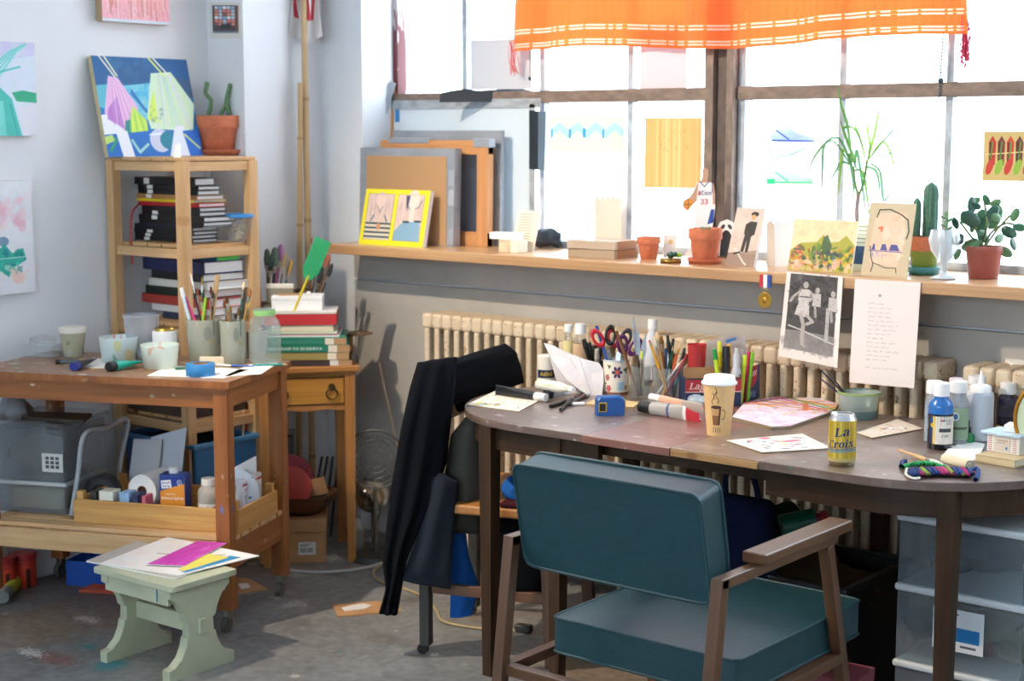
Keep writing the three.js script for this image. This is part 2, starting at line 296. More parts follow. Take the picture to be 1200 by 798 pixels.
function daubs(g, n, x0, y0, x1, y1, cols, r0, r1, a = 0.6) { for (let i = 0; i < n; i++) blob(g, rr(x0, x1), rr(y0, y1), rr(r0, r1), rr(r0, r1) * 0.6, pick(cols), a * rr(0.5, 1), rr(0, 3)); }
const canvasSide = paint(0xd9cdb8, 0.8), canvasBump = bumpTex(90, 90, 91, 2);
const painted = (t, rough = 0.6) => MT(t, rough, { bumpMap: canvasBump, bumpScale: 0.0004 });
function onLeftWall(name, label, pxR, yT, yB, width, t, map, side = canvasSide) {
  const x = XL + t, a = onX(pxR, yT, x), b = onX(pxR, yB, x), h = a.y - b.y, o = thing(name, label, 'painting', [XL + 0.002, b.y, b.z + width / 2], Math.PI / 2);
  part(o, 'stretcher', box(width, h, t - 0.003, 0.002), side, [0, 0, (t - 0.003) / 2]);
  part(o, 'painted_face', slab(V(-width / 2, 0, t - 0.002), V(width / 2, 0, t - 0.002), V(width / 2, h, t - 0.002), V(-width / 2, h, t - 0.002), 0.002), [painted(map), side]);
  return o;
}
seed = 101;
onLeftWall('canvas_painting', 'canvas with teal streaks over pale lilac hung on the white wall', 44.5, 50.5, 159, 0.42, 0.028, ctex(512, 380, (g, w, h) => {
  rect(g, 0, 0, w, h, '#d9e2ee'); poly(g, [[0, 0], [w, 0], [w, 50], [300, 90], [0, 120]], '#cdc6e4', 0.8); daubs(g, 60, 0, 0, w, h, ['#dfe8f2', '#d3dcea', '#c9e8e2'], 20, 60, 0.4);
  for (let i = 0; i < 9; i++) brushy(g, [[250 + i * 9, 150 + i * 4], [390 + i * 5, 40], [470, 5 + i]], 5, i % 2 ? '#4fcabf' : '#9fe0dc', 0.8);
  poly(g, [[230, 200], [330, 170], [400, 230], [440, 380], [260, 380]], '#34bfae', 0.85); poly(g, [[300, 230], [360, 240], [370, 380], [330, 380]], '#7fe0d2', 0.9); brushy(g, [[230, 185], [360, 120], [440, 100]], 9, '#3dbfb5', 0.8);
  poly(g, [[400, 205], [450, 195], [512, 205], [512, 245], [420, 240]], '#1ea97a', 0.95); brushy(g, [[300, 250], [310, 380]], 5, '#1c9bb0'); brushy(g, [[390, 250], [420, 380]], 5, '#2aa9a0'); poly(g, [[430, 260], [512, 250], [512, 380], [450, 380]], '#e6e4e8', 0.8);
}));
onLeftWall('canvas_painting', 'pale grey canvas with pink and teal flower shapes hung on the wall', 41.5, 211, 342, 0.34, 0.03, ctex(420, 470, (g, w, h) => {
  rect(g, 0, 0, w, h, '#e4e6ea'); daubs(g, 70, 0, 0, w, h, ['#eceef0', '#dcdfe6', '#f0e6e8'], 20, 70, 0.4); daubs(g, 30, 260, 60, 380, 190, ['#f2c8cf', '#f6dcdc', '#eab6c4'], 10, 34, 0.6);
  blob(g, 280, 250, 26, 20, '#5c86a6', 0.8); poly(g, [[240, 300], [285, 260], [320, 300], [370, 280], [385, 330], [330, 360], [300, 400], [250, 360]], '#21b09a', 0.95); daubs(g, 24, 250, 280, 380, 380, ['#16967f', '#46d0bc', '#0c7f86'], 8, 22, 0.8); poly(g, [[240, 230], [262, 250], [250, 290], [236, 300]], '#2c5568', 0.8); daubs(g, 20, 300, 360, 390, 420, ['#f0cfc0', '#f5ded2'], 10, 26, 0.7); brushy(g, [[236, 322], [384, 318]], 3, '#d9f2ee', 0.9);
}));
onLeftWall('canvas_painting', 'small pink canvas with vertical orange stripes high on the wall', 199, -52, 29.5, 0.285, 0.04, ctex(380, 330, (g, w, h) => {
  rect(g, 0, 0, w, h, '#f2aeb6'); for (let i = 0; i < 70; i++) { const x = rr(20, w - 20); brushy(g, [[x, rr(0, 60)], [x + rr(-6, 6), rr(200, 320)]], rr(3, 13), pick(['#f4bcc2', '#ee8f92', '#d98a76', '#f7c8cc', '#e8a08e', '#c98a78']), 0.7); }
  for (let i = 0; i < 40; i++) brushy(g, [[rr(0, w), rr(250, 320)], [rr(0, w) * 0 + rr(0, w), rr(270, 328)]].map((p, k, a) => (k ? [a[0][0] + rr(-8, 8), p[1]] : p)), 2, '#8f5d5c', 0.5); rect(g, 0, h - 14, w, 14, '#cfd6de');
}), paint(0xb79a78, 0.8));
{
  const a = onZ(246.5, 45, ZC + 0.004), b = onZ(283, 45, ZC + 0.004), c = onZ(283, 3, ZC + 0.004), d = onZ(246.5, 3, ZC + 0.004), m = ctex(256, 300, (g, w, h) => {
    rect(g, 0, 0, w, h, '#dcd9d2'); rect(g, 22, 22, 212, 232, '#3c3a44'); const cs = ['#c9d6de', '#e28f78', '#e77f6a', '#8fb9cf', '#c6cfd6', '#d98a7c', '#efefef', '#9a5b56', '#b8c6d0'];
    for (let y = 0; y < 6; y++) for (let x = 0; x < 5; x++) rect(g, 40 + x * 34, 30 + y * 28, 29, 23, cs[(x * 3 + y * 5) % cs.length]); rect(g, 22, 190, 212, 64, '#4a3d44'); rect(g, 90, 176, 80, 40, '#2e2a33'); rect(g, 206, 22, 28, 232, '#6d4a40'); rect(g, 22, 236, 212, 18, '#6f7780');
  });
  slabThing('instant_photo', 'small square photograph of a gridded window on the grey column', 'photograph', [a, b, V(b.x, c.y, c.z), V(a.x, d.y, d.z)], 0.003, MT(m, 0.4), paper);
}

// ================================================================ pine rack in the corner
const RK = { xr: -4.155, zf: -3.36 };
{
  const ref = V(RK.xr, 1, RK.zf), hAt = (py) => onF(212, py, ref).y;
  RK.xl = Math.max(XL + 0.022, onZ(132, 187, RK.zf).x); RK.zb = -3.655;
  RK.top = hAt(189); RK.s2 = hAt(292); RK.s3 = hAt(386); RK.s4 = hAt(497); RK.s5 = 0.1;
}
{
  const w = RK.xr - RK.xl, d = RK.zf - RK.zb, cx = (RK.xl + RK.xr) / 2, cz = (RK.zf + RK.zb) / 2, o = thing('wooden_rack', 'tall pine rack of open shelves in the corner beside the grey column', 'rack', [cx, 0, cz]);
  for (const sx of [-1, 1]) for (const sz of [-1, 1]) part(o, 'post', box(0.036, RK.top, 0.036, 0.002), pine, [sx * w / 2, 0, sz * d / 2]);
  for (const [k, h] of [['top', RK.top], ['s2', RK.s2], ['s3', RK.s3], ['s4', RK.s4], ['s5', RK.s5]]) {
    for (const sz of [-1, 1]) part(o, 'rail', box(w - 0.036, 0.032, 0.018), pine, [0, h - 0.034, sz * d / 2]);
    for (const sx of [-1, 1]) part(o, 'rail', box(0.018, 0.032, d - 0.036), pine, [sx * w / 2, h - 0.034, 0]);
    const n = 5, sl = (w + 0.03) / n; for (let i = 0; i < n; i++) part(o, 'slat', box(sl - 0.008, 0.012, d + (k === 'top' ? 0.03 : -0.042)), pine, [-w / 2 - 0.015 + sl * (i + 0.5), h - (k === 'top' ? 0 : 0.002), 0]).scale.set(i === 0 || i === n - 1 ? (k === 'top' ? 1 : 0.55) : 1, 1, 1);
  }
  RK.top += 0.012;
}
const inRack = (x, z) => [x, z];
// the painting that leans on the wall
{
  const xb = -4.455, xt = XL + 0.026, bl = onX(127, 184, xb), br = onX(238, 182, xb), y0 = RK.top, h = onX(107, 65, xt).y - y0, w = bl.z - br.z, dx = xt - xb;
  const c = [V(xb, y0, bl.z), V(xb, y0, bl.z - w), V(xt, y0 + h, bl.z - w), V(xt, y0 + h, bl.z)];
  seed = 120;
  const m = ctex(512, 512, (g, W2, H2) => {
    rect(g, 0, 0, 512, 512, '#1b77b8'); poly(g, [[0, 0], [512, 0], [512, 200], [300, 150], [140, 140], [0, 160]], '#1f5f96'); daubs(g, 60, 60, 10, 300, 130, ['#2a5f8c', '#235a88', '#33709c'], 15, 40, 0.5); poly(g, [[400, 90], [512, 110], [512, 210], [430, 180]], '#3a5f86');
    poly(g, [[0, 150], [90, 140], [60, 280], [0, 260]], '#5fb9cc'); poly(g, [[130, 150], [300, 130], [330, 240], [230, 330], [150, 240]], '#79cbdc'); daubs(g, 30, 140, 140, 320, 300, ['#9bdde6', '#2f9fd0', '#58bcd8', '#b8e6ea'], 8, 34, 0.6); poly(g, [[180, 160], [250, 280], [240, 290], [170, 190]], '#2478b8');
    poly(g, [[0, 300], [60, 290], [140, 360], [120, 512], [60, 512], [0, 400]], '#eef0f4'); poly(g, [[70, 100], [120, 110], [200, 260], [170, 380], [110, 380], [20, 290]], '#e9b8dc'); poly(g, [[40, 270], [100, 200], [110, 370], [30, 320]], '#b06cc4', 0.8); for (let i = 0; i < 8; i++) brushy(g, [[90 + i * 3, 110], [60 + i * 17, 350]], 6, i % 2 ? '#f3d4e8' : '#d79ad0', 0.7);
    poly(g, [[170, 250], [235, 330], [230, 400], [130, 400]], '#c8ea5a'); poly(g, [[120, 330], [150, 320], [140, 400], [105, 400]], '#2a8a8a'); for (let i = 0; i < 5; i++) brushy(g, [[150 + i * 12, 290], [135 + i * 20, 395]], 5, i % 2 ? '#e8f06a' : '#79c46a', 0.8);
    poly(g, [[300, 80], [410, 70], [512, 240], [480, 380], [250, 370], [240, 310]], '#d6ecc8'); poly(g, [[330, 80], [300, 160], [300, 340], [240, 320]], '#d4f04a', 0.8); for (let i = 0; i < 12; i++) brushy(g, [[330 + i * 6, 90], [290 + i * 17, 360]], 8, pick(['#e6f2e0', '#c6e2c4', '#b6d6cc', '#e0dcf0', '#cfe8a8']), 0.6); daubs(g, 16, 260, 250, 330, 330, ['#9fb8b0', '#7fa0a8'], 6, 18, 0.5);
    brushy(g, [[40, 0], [105, 105]], 7, '#f4ead0'); brushy(g, [[66, 0], [118, 100]], 7, '#f0f0c0'); brushy(g, [[300, 0], [370, 90]], 8, '#e8f06a'); brushy(g, [[325, 0], [390, 80]], 7, '#f4f0d8');
    poly(g, [[0, 400], [130, 390], [230, 380], [300, 400], [330, 512], [0, 512]], '#1d6fc0'); poly(g, [[60, 380], [120, 380], [140, 512], [80, 512]], '#eef2f6'); blob(g, 290, 430, 56, 60, '#cfd2e4'); blob(g, 330, 430, 42, 46, '#15829a'); poly(g, [[380, 360], [430, 350], [440, 512], [330, 512]], '#e9ecf6'); poly(g, [[420, 380], [512, 370], [512, 512], [440, 512]], '#1f6fd0'); brushy(g, [[140, 430], [170, 490], [220, 450]], 14, '#9fd8d0'); brushy(g, [[430, 400], [500, 470]], 10, '#d0e890'); poly(g, [[0, 410], [40, 400], [50, 430], [0, 450]], '#c0e070'); brushy(g, [[20, 480], [60, 420]], 16, '#2a9a78'); brushy(g, [[240, 400], [300, 395]], 9, '#e8f4f8');
  });
  const o = slabThing('canvas_painting', 'bright blue painting of hanging swimwear leaning on the wall atop the rack', 'painting', c, 0.02, painted(m), paint(0xc9b98e, 0.8));
}
// terracotta pot with a saucer
const terra = MT(speckTex([205, 118, 82], 28, 20, 131), 0.75), soilMat = paint(0x3d2c22, 0.95);
function terracotta(name, label, at, rim, h, opts = {}) {
  const o = thing(name, label, 'plant pot', at), sh = opts.saucer ? 0.004 : 0, rb = rim * 0.68;
  if (opts.saucer) part(o, 'saucer', lathe([[0, 0], [rim * 0.92, 0], [rim * 1.06, h * 0.14], [rim * 1.02, h * 0.15], [rim * 0.9, 0.006], [0, 0.005]], 32), terra);
  part(o, 'pot', lathe([[0, sh], [rb, sh], [rim * 0.9, h * 0.7], [rim, h * 0.7], [rim, h], [rim * 0.93, h], [rim * 0.9, h * 0.86], [0, h * 0.86]], 32), terra);
  part(o, 'soil', cyl(rim * 0.88, rim * 0.88, 0.004, 20), soilMat, [0, h * 0.87, 0]);
  return o;
}
const plantGreen = MT(speckTex([104, 140, 96], 30, 16, 141), 0.55);
{
  const p = onY(255, 182, RK.top), k = mpp(p), o = terracotta('potted_cactus', 'terracotta pot on the pine rack holding two thin cactus stems', p, 27 * k, 46 * k, { saucer: true });
  const q = (px, py) => onF(px, py, p).sub(p);
  part(o, 'stem', tube([q(244, 135), q(247, 124), q(247, 117), q(241, 109), q(242, 102), q(243, 96)], 2.7 * k, 7, 20), plantGreen);
  part(o, 'stem', tube([q(258, 135), q(264, 124), q(266, 115), q(270, 98)], 2.6 * k, 7, 16), plantGreen); part(o, 'stem', tube([q(269, 135), q(267, 126), q(266, 118)], 2.8 * k, 7, 12), plantGreen);
}
one('paper_scrap', 'crumpled white paper scrap at the foot of the blue painting', 'paper', (() => { const p = V(-4.17, RK.top, -3.36), q = (x, y, dz) => onF(x, y, p).sub(p).addScaledVector(FLAT, dz); return merge([slab(q(203, 186.5, 0).setY(0.0005), q(212, 186, -0.005).setY(0.0005), q(210, 168, 0.02), q(204, 169, 0.02), 0.003)]); })(), paper, [-4.17, RK.top, -3.36]);

// ---------------------------------------------------------------- books
const coverMat = (c) => paint(c, 0.5);
const stickerMat = paint(0xe6e2dc, 0.7);
function book(label, at, w, d, h, color, turn = 0, group, opts = {}) {     // spine along x, facing +z
  const o = thing(opts.name ?? 'book', label, opts.cat ?? 'book', at, turn, group), c = coverMat(color), t = Math.min(0.003, h * 0.2);
  part(o, 'cover', merge([box(w, t, d, 0), shift(box(w, t, d, 0), 0, h - t, 0), shift(box(w, h, 0.004, 0.001), 0, 0, d / 2 - 0.002)]), c);
  part(o, 'pages', box(w - 0.008, h - 2 * t, d - 0.01, 0), opts.pages ?? pageEdge, [-0.001, t, -0.001]);
  if (opts.sticker) part(o, 'spine_sticker', box(opts.sticker[1], h * 0.8, 0.001, 0), stickerMat, [opts.sticker[0] * w, h * 0.1, d / 2]);
  return o;
}
{
  seed = 140;
  const ref = V(RK.xr - 0.03, 0, RK.zf - 0.03), zf = RK.zf - 0.09, kk = 0.00297, X = (px) => onZ(px, 270, zf).x, list = [
    // left px, corner px, thickness px, colour, words, sticker
    [140, 226, 4.4, 0x14161a, 'thick black sketchbook at the bottom of the notebook pile', 1, 0.11], [139, 225, 4.4, 0x15171c, 'thick black sketchbook second from the bottom of the notebook pile', 1, 0.11], [139, 226, 4.4, 0x131519, 'thick black sketchbook third from the bottom of the notebook pile', 1, 0.11], [139, 226, 4.4, 0x16181d, 'thick black sketchbook fourth from the bottom of the notebook pile', 0, 0.11],
    [133, 237, 1.8, 0x1d2740, 'thin navy folder in the notebook pile', 0, 0.15], [163, 245, 5, 0x1c1a1b, 'charcoal sketchbook above the navy folder', 0, 0.13], [163, 243, 6, 0x1f1c1c, 'dark brown-black sketchbook with a pale sticker', 1, 0.14], [167, 234, 5.2, 0x14161a, 'black notebook with a doubled sticker below the red one', 1, 0.12], [167, 234, 5.2, 0x15161b, 'black notebook directly under the red one', 0, 0.12],
    [163, 233, 4.8, 0xb8222c, 'red notebook with a hanging ribbon in the pile', 0, 0.12], [161, 227, 3.4, 0xe8c81a, 'thin yellow notebook in the pile', 0, 0.15], [161, 232, 5.4, 0xb07c48, 'tan notebook in the pile', 1, 0.12], [163, 233, 5.6, 0x14161a, 'black notebook resting on the tan one', 1, 0.1], [163, 233, 5.2, 0x121418, 'black notebook second from the top of the pile', 1, 0.1], [159, 230, 8.6, 0x16171b, 'fat soft black notebook topping the pile', 1, 0.09]];
  let y = RK.s2 + 0.012;
  list.forEach(([a, b, tp, col, label, st, d]) => {
    const x0 = Math.max(RK.xl - 0.01, X(a)), x1 = Math.min(X(b), RK.xr - 0.004), h = tp * kk, o = book(label, [(x0 + x1) / 2, y, zf - d / 2], x1 - x0, d, h - 0.0004, col, rr(-0.02, 0.02), undefined, { name: 'notebook', cat: 'notebook', sticker: st ? [-0.26 + rr(-0.04, 0.04), 0.03] : null, pages: paint(0xf0efec, 0.9) });
    if (col === 0xb8222c) part(o, 'ribbon', tube([[-(x1 - x0) / 2 + 0.012, h * 0.5, d / 2], [-(x1 - x0) / 2 + 0.022, -0.02, d / 2 + 0.04], [-(x1 - x0) / 2 + 0.034, -0.08, d / 2 + 0.06], [-(x1 - x0) / 2 + 0.036, -0.2, d / 2 + 0.06]], 0.0035, 5), paint(0xb8222c, 0.6));
    y += h;
  });
  // blue-lidded tub
  const p = V(RK.xr - 0.02, RK.s2 + 0.0105, RK.zb + 0.042), k = mpp(p), t = thing('plastic_tub', 'clear plastic tub of shells with a blue lid on the pine rack', 'tub', p);
  part(t, 'tub', lathe([[0, 0.001], [11 * k, 0.001], [16 * k, 20 * k], [17 * k, 30 * k]], 20), glassy(0xf2f2f0, 0.2, 0.85)); part(t, 'lid', lathe([[0, 33 * k], [17 * k, 33 * k], [18.5 * k, 31 * k], [18.5 * k, 28.5 * k], [17.6 * k, 28.5 * k]], 20), paint(0x2f7fc0, 0.35));
  const sm = paint(0xd8c7a6, 0.8); for (let i = 0; i < 22; i++) { const a = rr(0, 6.3), r = rr(0, 9.5) * k, yy = rr(3, 20) * k; part(t, 'shell', ball(3.4 * k, 1, 0.5, 0.8, 7), sm, [Math.cos(a) * r, yy, Math.sin(a) * r], [rr(-1, 1), rr(0, 3), rr(-1, 1)]); }
  // large books on the third shelf
  y = RK.s3 + 0.012; const kz = 0.00297;
  for (const [a, b, tp, col, label, d] of [[184, 240, 8, 0x2c3550, 'navy paperback at the bottom of the leaning book pile', 0.12], [172, 246, 8, 0xd7d4cf, 'pale paperback near the bottom of the book pile', 0.13], [160, 244, 11, 0xa83a30, 'red hardback in the book pile on the rack', 0.15], [165, 236, 10, 0x1c2b26, 'dark green hardback in the book pile on the rack', 0.18], [169, 240, 9, 0xe2ddd2, 'cream hardback in the book pile on the rack', 0.2], [172, 236, 9.5, 0x1b1d20, 'black hardback in the book pile on the rack', 0.18], [162, 238, 14, 0x2a2f5c, 'thick indigo book topping the pile on the rack', 0.17]]) {
    const x0 = Math.max(RK.xl - 0.01, X(a)), x1 = Math.min(X(b), RK.xr + 0.005), h = tp * kz; book(label, [(x0 + x1) / 2, y, zf - 0.01 - d / 2], x1 - x0, d, h - 0.0004, col, rr(-0.05, 0.03), undefined, { pages: paint(0xeceae6, 0.9) }); y += h;
  }
  const gb = thing('card_box', 'small green and blue card box on the indigo book', 'box', [X(226), y, zf - 0.1]); part(gb, 'body', box(0.12, 0.04, 0.1, 0.003), paint(0x2a6f9c, 0.5)); part(gb, 'end_panel', box(0.002, 0.036, 0.096, 0), paint(0x3fae2e, 0.5), [0.0605, 0.002, 0]);
  // basket on the lower shelf
  const bx = thing('wire_basket', 'dark woven basket on the low shelf of the pine rack', 'basket', [(RK.xl + RK.xr) / 2, RK.s4 + 0.011, (RK.zf + RK.zb) / 2]), bw = RK.xr - RK.xl - 0.05, bd = RK.zf - RK.zb - 0.05, bm = MT(dtex(128, 128, (u, v) => { const q = (Math.sin(u * 50.27) > 0) !== (Math.sin(v * 50.27) > 0); return q ? [92, 76, 66] : [50, 42, 40]; }), 0.8);
  for (const [w2, d2, x, z] of [[bw, 0.008, 0, bd / 2], [bw, 0.008, 0, -bd / 2], [0.008, bd, bw / 2, 0], [0.008, bd, -bw / 2, 0]]) { part(bx, 'side', boxUV(box(w2, 0.11, d2, 0.002), 'x', 0.1, 0.1), bm, [x, 0, z]); part(bx, 'rim', box(w2 + 0.008, 0.01, d2 + 0.006, 0.003), paint(0x4d4038, 0.7), [x, 0.11, z]); }
  part(bx, 'bottom', box(bw, 0.006, bd, 0), bm); 
  // blue bin under the rack
  const bb = thing('storage_bin', 'blue plastic bin under the low shelf of the pine rack', 'bin', [(RK.xl + RK.xr) / 2 + 0.03, 0.115, (RK.zf + RK.zb) / 2 + 0.015]), blue = paint(0x2d6f9e, 0.4), bh = RK.s4 - 0.115 - 0.075;
  part(bb, 'shell', (() => { const g = []; for (const [sx, sz] of [[1, 0], [-1, 0], [0, 1], [0, -1]]) g.push(shift(box(sx ? 0.006 : 0.37, bh, sz ? 0.006 : 0.27, 0.002), sx * 0.185, 0, sz * 0.135)); g.push(box(0.37, 0.006, 0.27, 0)); return merge(g); })(), blue);
  part(bb, 'rim', merge([[1, 0], [-1, 0], [0, 1], [0, -1]].map(([sx, sz]) => shift(box(sx ? 0.022 : 0.4, 0.016, sz ? 0.022 : 0.3, 0.005), sx * 0.19, bh - 0.008, sz * 0.14))), paint(0x4a86b2, 0.35));
  one('dark_cloth', 'dark crumpled cloth heaped in the blue bin', 'cloth', (() => { const g = new THREE.SphereGeometry(0.12, 20, 12); const q = g.attributes.position; for (let i = 0; i < q.count; i++) { const n = 0.8 + 0.4 * vnoise(q.getX(i) * 30 + 50, q.getY(i) * 30 + q.getZ(i) * 20 + 50, 99, 99, 5); q.setXYZ(i, q.getX(i) * 1.3 * n, q.getY(i) * 0.5 * n, q.getZ(i) * 0.95 * n); } g.computeVertexNormals(); return g; })(), cloth(0x2a2c30), [(RK.xl + RK.xr) / 2, 0.115 + bh - 0.045, (RK.zf + RK.zb) / 2]);
}
// ---------------------------------------------------------------- bamboo poles and the cloth
{
  const bam = MT(woodTex([214, 186, 140], [176, 140, 92], 151), 0.45), node = paint(0xa58a5a, 0.6);
  const mk = (label, base, pxTop, len, r) => { const o = thing('bamboo_pole', label, 'pole', base), q = onF(pxTop[0], pxTop[1], base).sub(base).normalize().multiplyScalar(len); part(o, 'cane', boxUV(rod([0, 0, 0], q, r, r * 0.85, 12), 'y', 0.9, 0.2), bam); for (let t = 0.12; t < 1; t += 0.19) part(o, 'node', rod(q.clone().multiplyScalar(t - 0.003), q.clone().multiplyScalar(t + 0.003), r * 1.12, r * 1.12, 12), node); };
  mk('tall bamboo pole standing upright beside the corner cloth', V(-4.31, 0, -4.07), [356, 20], 2.35, 0.0125);
  mk('shorter bamboo pole leaning behind the upright one', V(-4.338, 0, -4.02), [352, 68], 1.68, 0.0115);
  const m = ctex(256, 512, (g, w, h) => { rect(g, 0, 0, w, h, '#d8d4d2'); for (const [x, d, s] of [[10, 60, 30], [120, 20, 34], [200, -30, 24]]) { poly(g, [[x, 0], [x + s, 0], [x + s + d, 360], [x + d, 360]], '#c8444f'); poly(g, [[x + s, 0], [x + s + 8, 0], [x + s + d + 8, 360], [x + s + d, 360]], '#f1efee'); } rect(g, 0, 0, w, 120, '#c23f4c'); for (let i = 0; i < 5; i++) rect(g, i * 60, 0, 22, 140, '#efecea'); });
  const c = onF(357, 0, V(-4.31, 0, -4.09)), k = mpp(c), nu = 26, nv = 18, pos = [], uv = [], idx = [];
  for (let j = 0; j <= nv; j++) for (let i = 0; i <= nu; i++) { const u = i / nu, v = j / nv, px = 332 + u * 47 + (1 - v) * (u - 0.5) * -14, drop = 50 - 26 * (1 - v) - 60 * (1 - v) - Math.pow(Math.abs(u - 0.62), 1.3) * 26 * v, p = onF(px + Math.sin(v * 3 + u * 9) * 1.2, drop, c); p.addScaledVector(FLAT, 0.012 * Math.sin(u * 16 + v * 2) + 0.005); p.x = Math.max(p.x, XC + 0.006); p.z = Math.max(p.z, ZW + 0.006); p.sub(c); pos.push(p.x, p.y, p.z); uv.push(u, 1 - v); }
  for (let j = 0; j < nv; j++) for (let i = 0; i < nu; i++) { const a = j * (nu + 1) + i; idx.push(a, a + nu + 1, a + 1, a + 1, a + nu + 1, a + nu + 2); }
  const g = new THREE.BufferGeometry(); g.setAttribute('position', new THREE.Float32BufferAttribute(pos, 3)); g.setAttribute('uv', new THREE.Float32BufferAttribute(uv, 2)); g.setIndex(idx); g.computeVertexNormals();
  one('hanging_cloth', 'red and white striped cloth hung on the wall behind the bamboo pole', 'cloth', g, MT(m, 0.9), c);
}

// ================================================================ rolling work table on the left
const LTC = V(-4.052, 0, -3.059), LTT = 0.412, DECK = 0.29;
const ltx = V(Math.cos(LTT), 0, -Math.sin(LTT)), ltz = V(Math.sin(LTT), 0, Math.cos(LTT));
const loc = (p) => { const d = p.clone().sub(LTC); return [d.dot(ltx), p.y, d.dot(ltz)]; };
const fromLT = (x, y, z) => LTC.clone().addScaledVector(ltx, x).addScaledVector(ltz, z).setY(y);
const spatter = (tex, n, size, cols, s) => { speckled(tex, n, size, cols, s); return tex; };
{
  const o = thing('work_table', 'paint-spattered brown work table on casters', 'table', LTC, LTT), L = 0.44, D = 0.23, H = LT;
  const topTex = spatter(woodTex([170, 132, 104], [128, 90, 64], 161), 500, 7, [[225, 220, 214], [225, 220, 214], [200, 190, 180], [120, 70, 50], [70, 120, 180], [60, 130, 90], [230, 190, 60]], 62);
  const sideTex = spatter(woodTex([172, 106, 50], [124, 70, 28], 163), 60, 4, [[225, 220, 214], [190, 180, 170], [90, 110, 190]], 63);
  const side = MT(sideTex, 0.5);
  const top = slab(V(-L, H, D), V(L, H, D), V(L, H, -D), V(-L, H, -D), 0.022); part(o, 'table_top', top, [MT(topTex, 0.45), side]);
  const ap = (w, d, x, z) => part(o, 'apron', box(w, 0.062, d), side, [x, H - 0.085, z]);
  ap(2 * L - 0.11, 0.02, 0, D - 0.03); ap(2 * L - 0.11, 0.02, 0, -D + 0.03); ap(0.02, 2 * D - 0.11, L - 0.03, 0); ap(0.02, 2 * D - 0.11, -L + 0.03, 0);
  for (const sx of [-1, 1]) for (const sz of [-1, 1]) {
    const x = sx * (L - 0.034), z = sz * (D - 0.034), leg = part(o, 'leg', box(0.046, H - 0.022 - 0.068, 0.046), side, [x, 0.068, z]);
    part(leg, 'caster_fork', box(0.022, 0.03, 0.03, 0.004), metal(0x8d8d88, 0.4), [0, -0.028, 0]); part(leg, 'caster_wheel', shift(new THREE.CylinderGeometry(0.024, 0.024, 0.018, 18).rotateZ(Math.PI / 2), 0.0, -0.044, 0.012), paint(0x55534f, 0.5));
  }
  for (const sz of [-1, 1]) part(o, 'stretcher', box(2 * L - 0.1, 0.062, 0.022), pine, [0, 0.212, sz * (D - 0.03)]);
  for (const sx of [-1, 1]) part(o, 'stretcher', box(0.022, 0.085, 2 * D - 0.1), side, [sx * (L - 0.03), 0.19, 0]);
  for (let i = 0; i < 6; i++) part(o, 'shelf_slat', box(2 * L - 0.03, 0.014, 0.055), pine, [0, DECK - 0.0145, -0.165 + i * 0.066]);
}
// ---------------------------------------------------------------- brushes and pencils
function along(A, B) { const o = B.clone().sub(A), L = o.length(), q = new THREE.Quaternion().setFromUnitVectors(V(0, 1, 0), o.normalize()); return { L, q }; }
function brush(label, A, B, c = {}) {                             // A the handle's end, B the tip of the bristles
  const { L, q } = along(A, B), o = thing('paintbrush', label, 'brush', A, 0, c.group); o.quaternion.copy(q);
  const r = c.r ?? 0.0035, bl = c.bristle ?? 0.025, fl = c.ferrule ?? 0.025, w = c.w ?? r * 1.6, flat = c.flat ?? 0.6, hl = L - bl - fl;
  part(o, 'handle', lathe([[0, 0], [r * 0.5, 0.003], [r * 0.6, hl * 0.4], [r, hl * 0.85], [r * 0.85, hl]], 8), paint(c.handle ?? 0x8a5a2c, 0.4));
  part(o, 'ferrule', lathe([[r * 0.85, 0], [w * 0.8, fl]], 8).scale(1, 1, flat < 0.5 ? 0.7 : 1), metal(c.metal ?? 0xc9c4b8, 0.35), [0, hl, 0]);
  part(o, 'bristles', lathe([[w * 0.8, 0], [w, bl * 0.4], [w * 0.7, bl * 0.85], [0.0006, bl]], 8).scale(1, 1, flat), paint(c.hair ?? 0x5b4630, 0.9), [0, hl + fl, 0]);
  return o;
}
function pencil(label, A, B, c = {}) {                            // B the upper end
  const { L, q } = along(A, B), o = thing(c.name ?? 'pencil', label, c.cat ?? 'pencil', A, 0, c.group); o.quaternion.copy(q); const r = c.r ?? 0.0037;
  part(o, 'shaft', cyl(r, r, L - 0.016, 6), paint(c.color ?? 0xe0a11c, 0.4));
  if (c.end === 'eraser') { part(o, 'ferrule', cyl(r * 1.02, r * 1.02, 0.009, 8), metal(0xc8b070, 0.4), [0, L - 0.016, 0]); part(o, 'eraser', cyl(r, r * 0.95, 0.008, 8), paint(0xd9727c, 0.7), [0, L - 0.007, 0]); }
  else if (c.end === 'cap') part(o, 'cap', cyl(r * 1.15, r * 0.95, 0.03, 10), paint(c.cap ?? 0x16181c, 0.35), [0, L - 0.03, 0]);
  else { part(o, 'wood_tip', cyl(r, r * 0.35, 0.012, 6), paint(0xd9b98a, 0.7), [0, L - 0.016, 0]); part(o, 'lead', cyl(r * 0.35, 0.0003, 0.004, 6), paint(c.color ?? 0x222222, 0.5), [0, L - 0.004, 0]); }
  return o;
}
const foot = (p, r, h = 0.006) => { const a = rr(0, 6.28), q = r * Math.sqrt(rnd()); return p.clone().add(V(Math.cos(a) * q, h, Math.sin(a) * q)); };
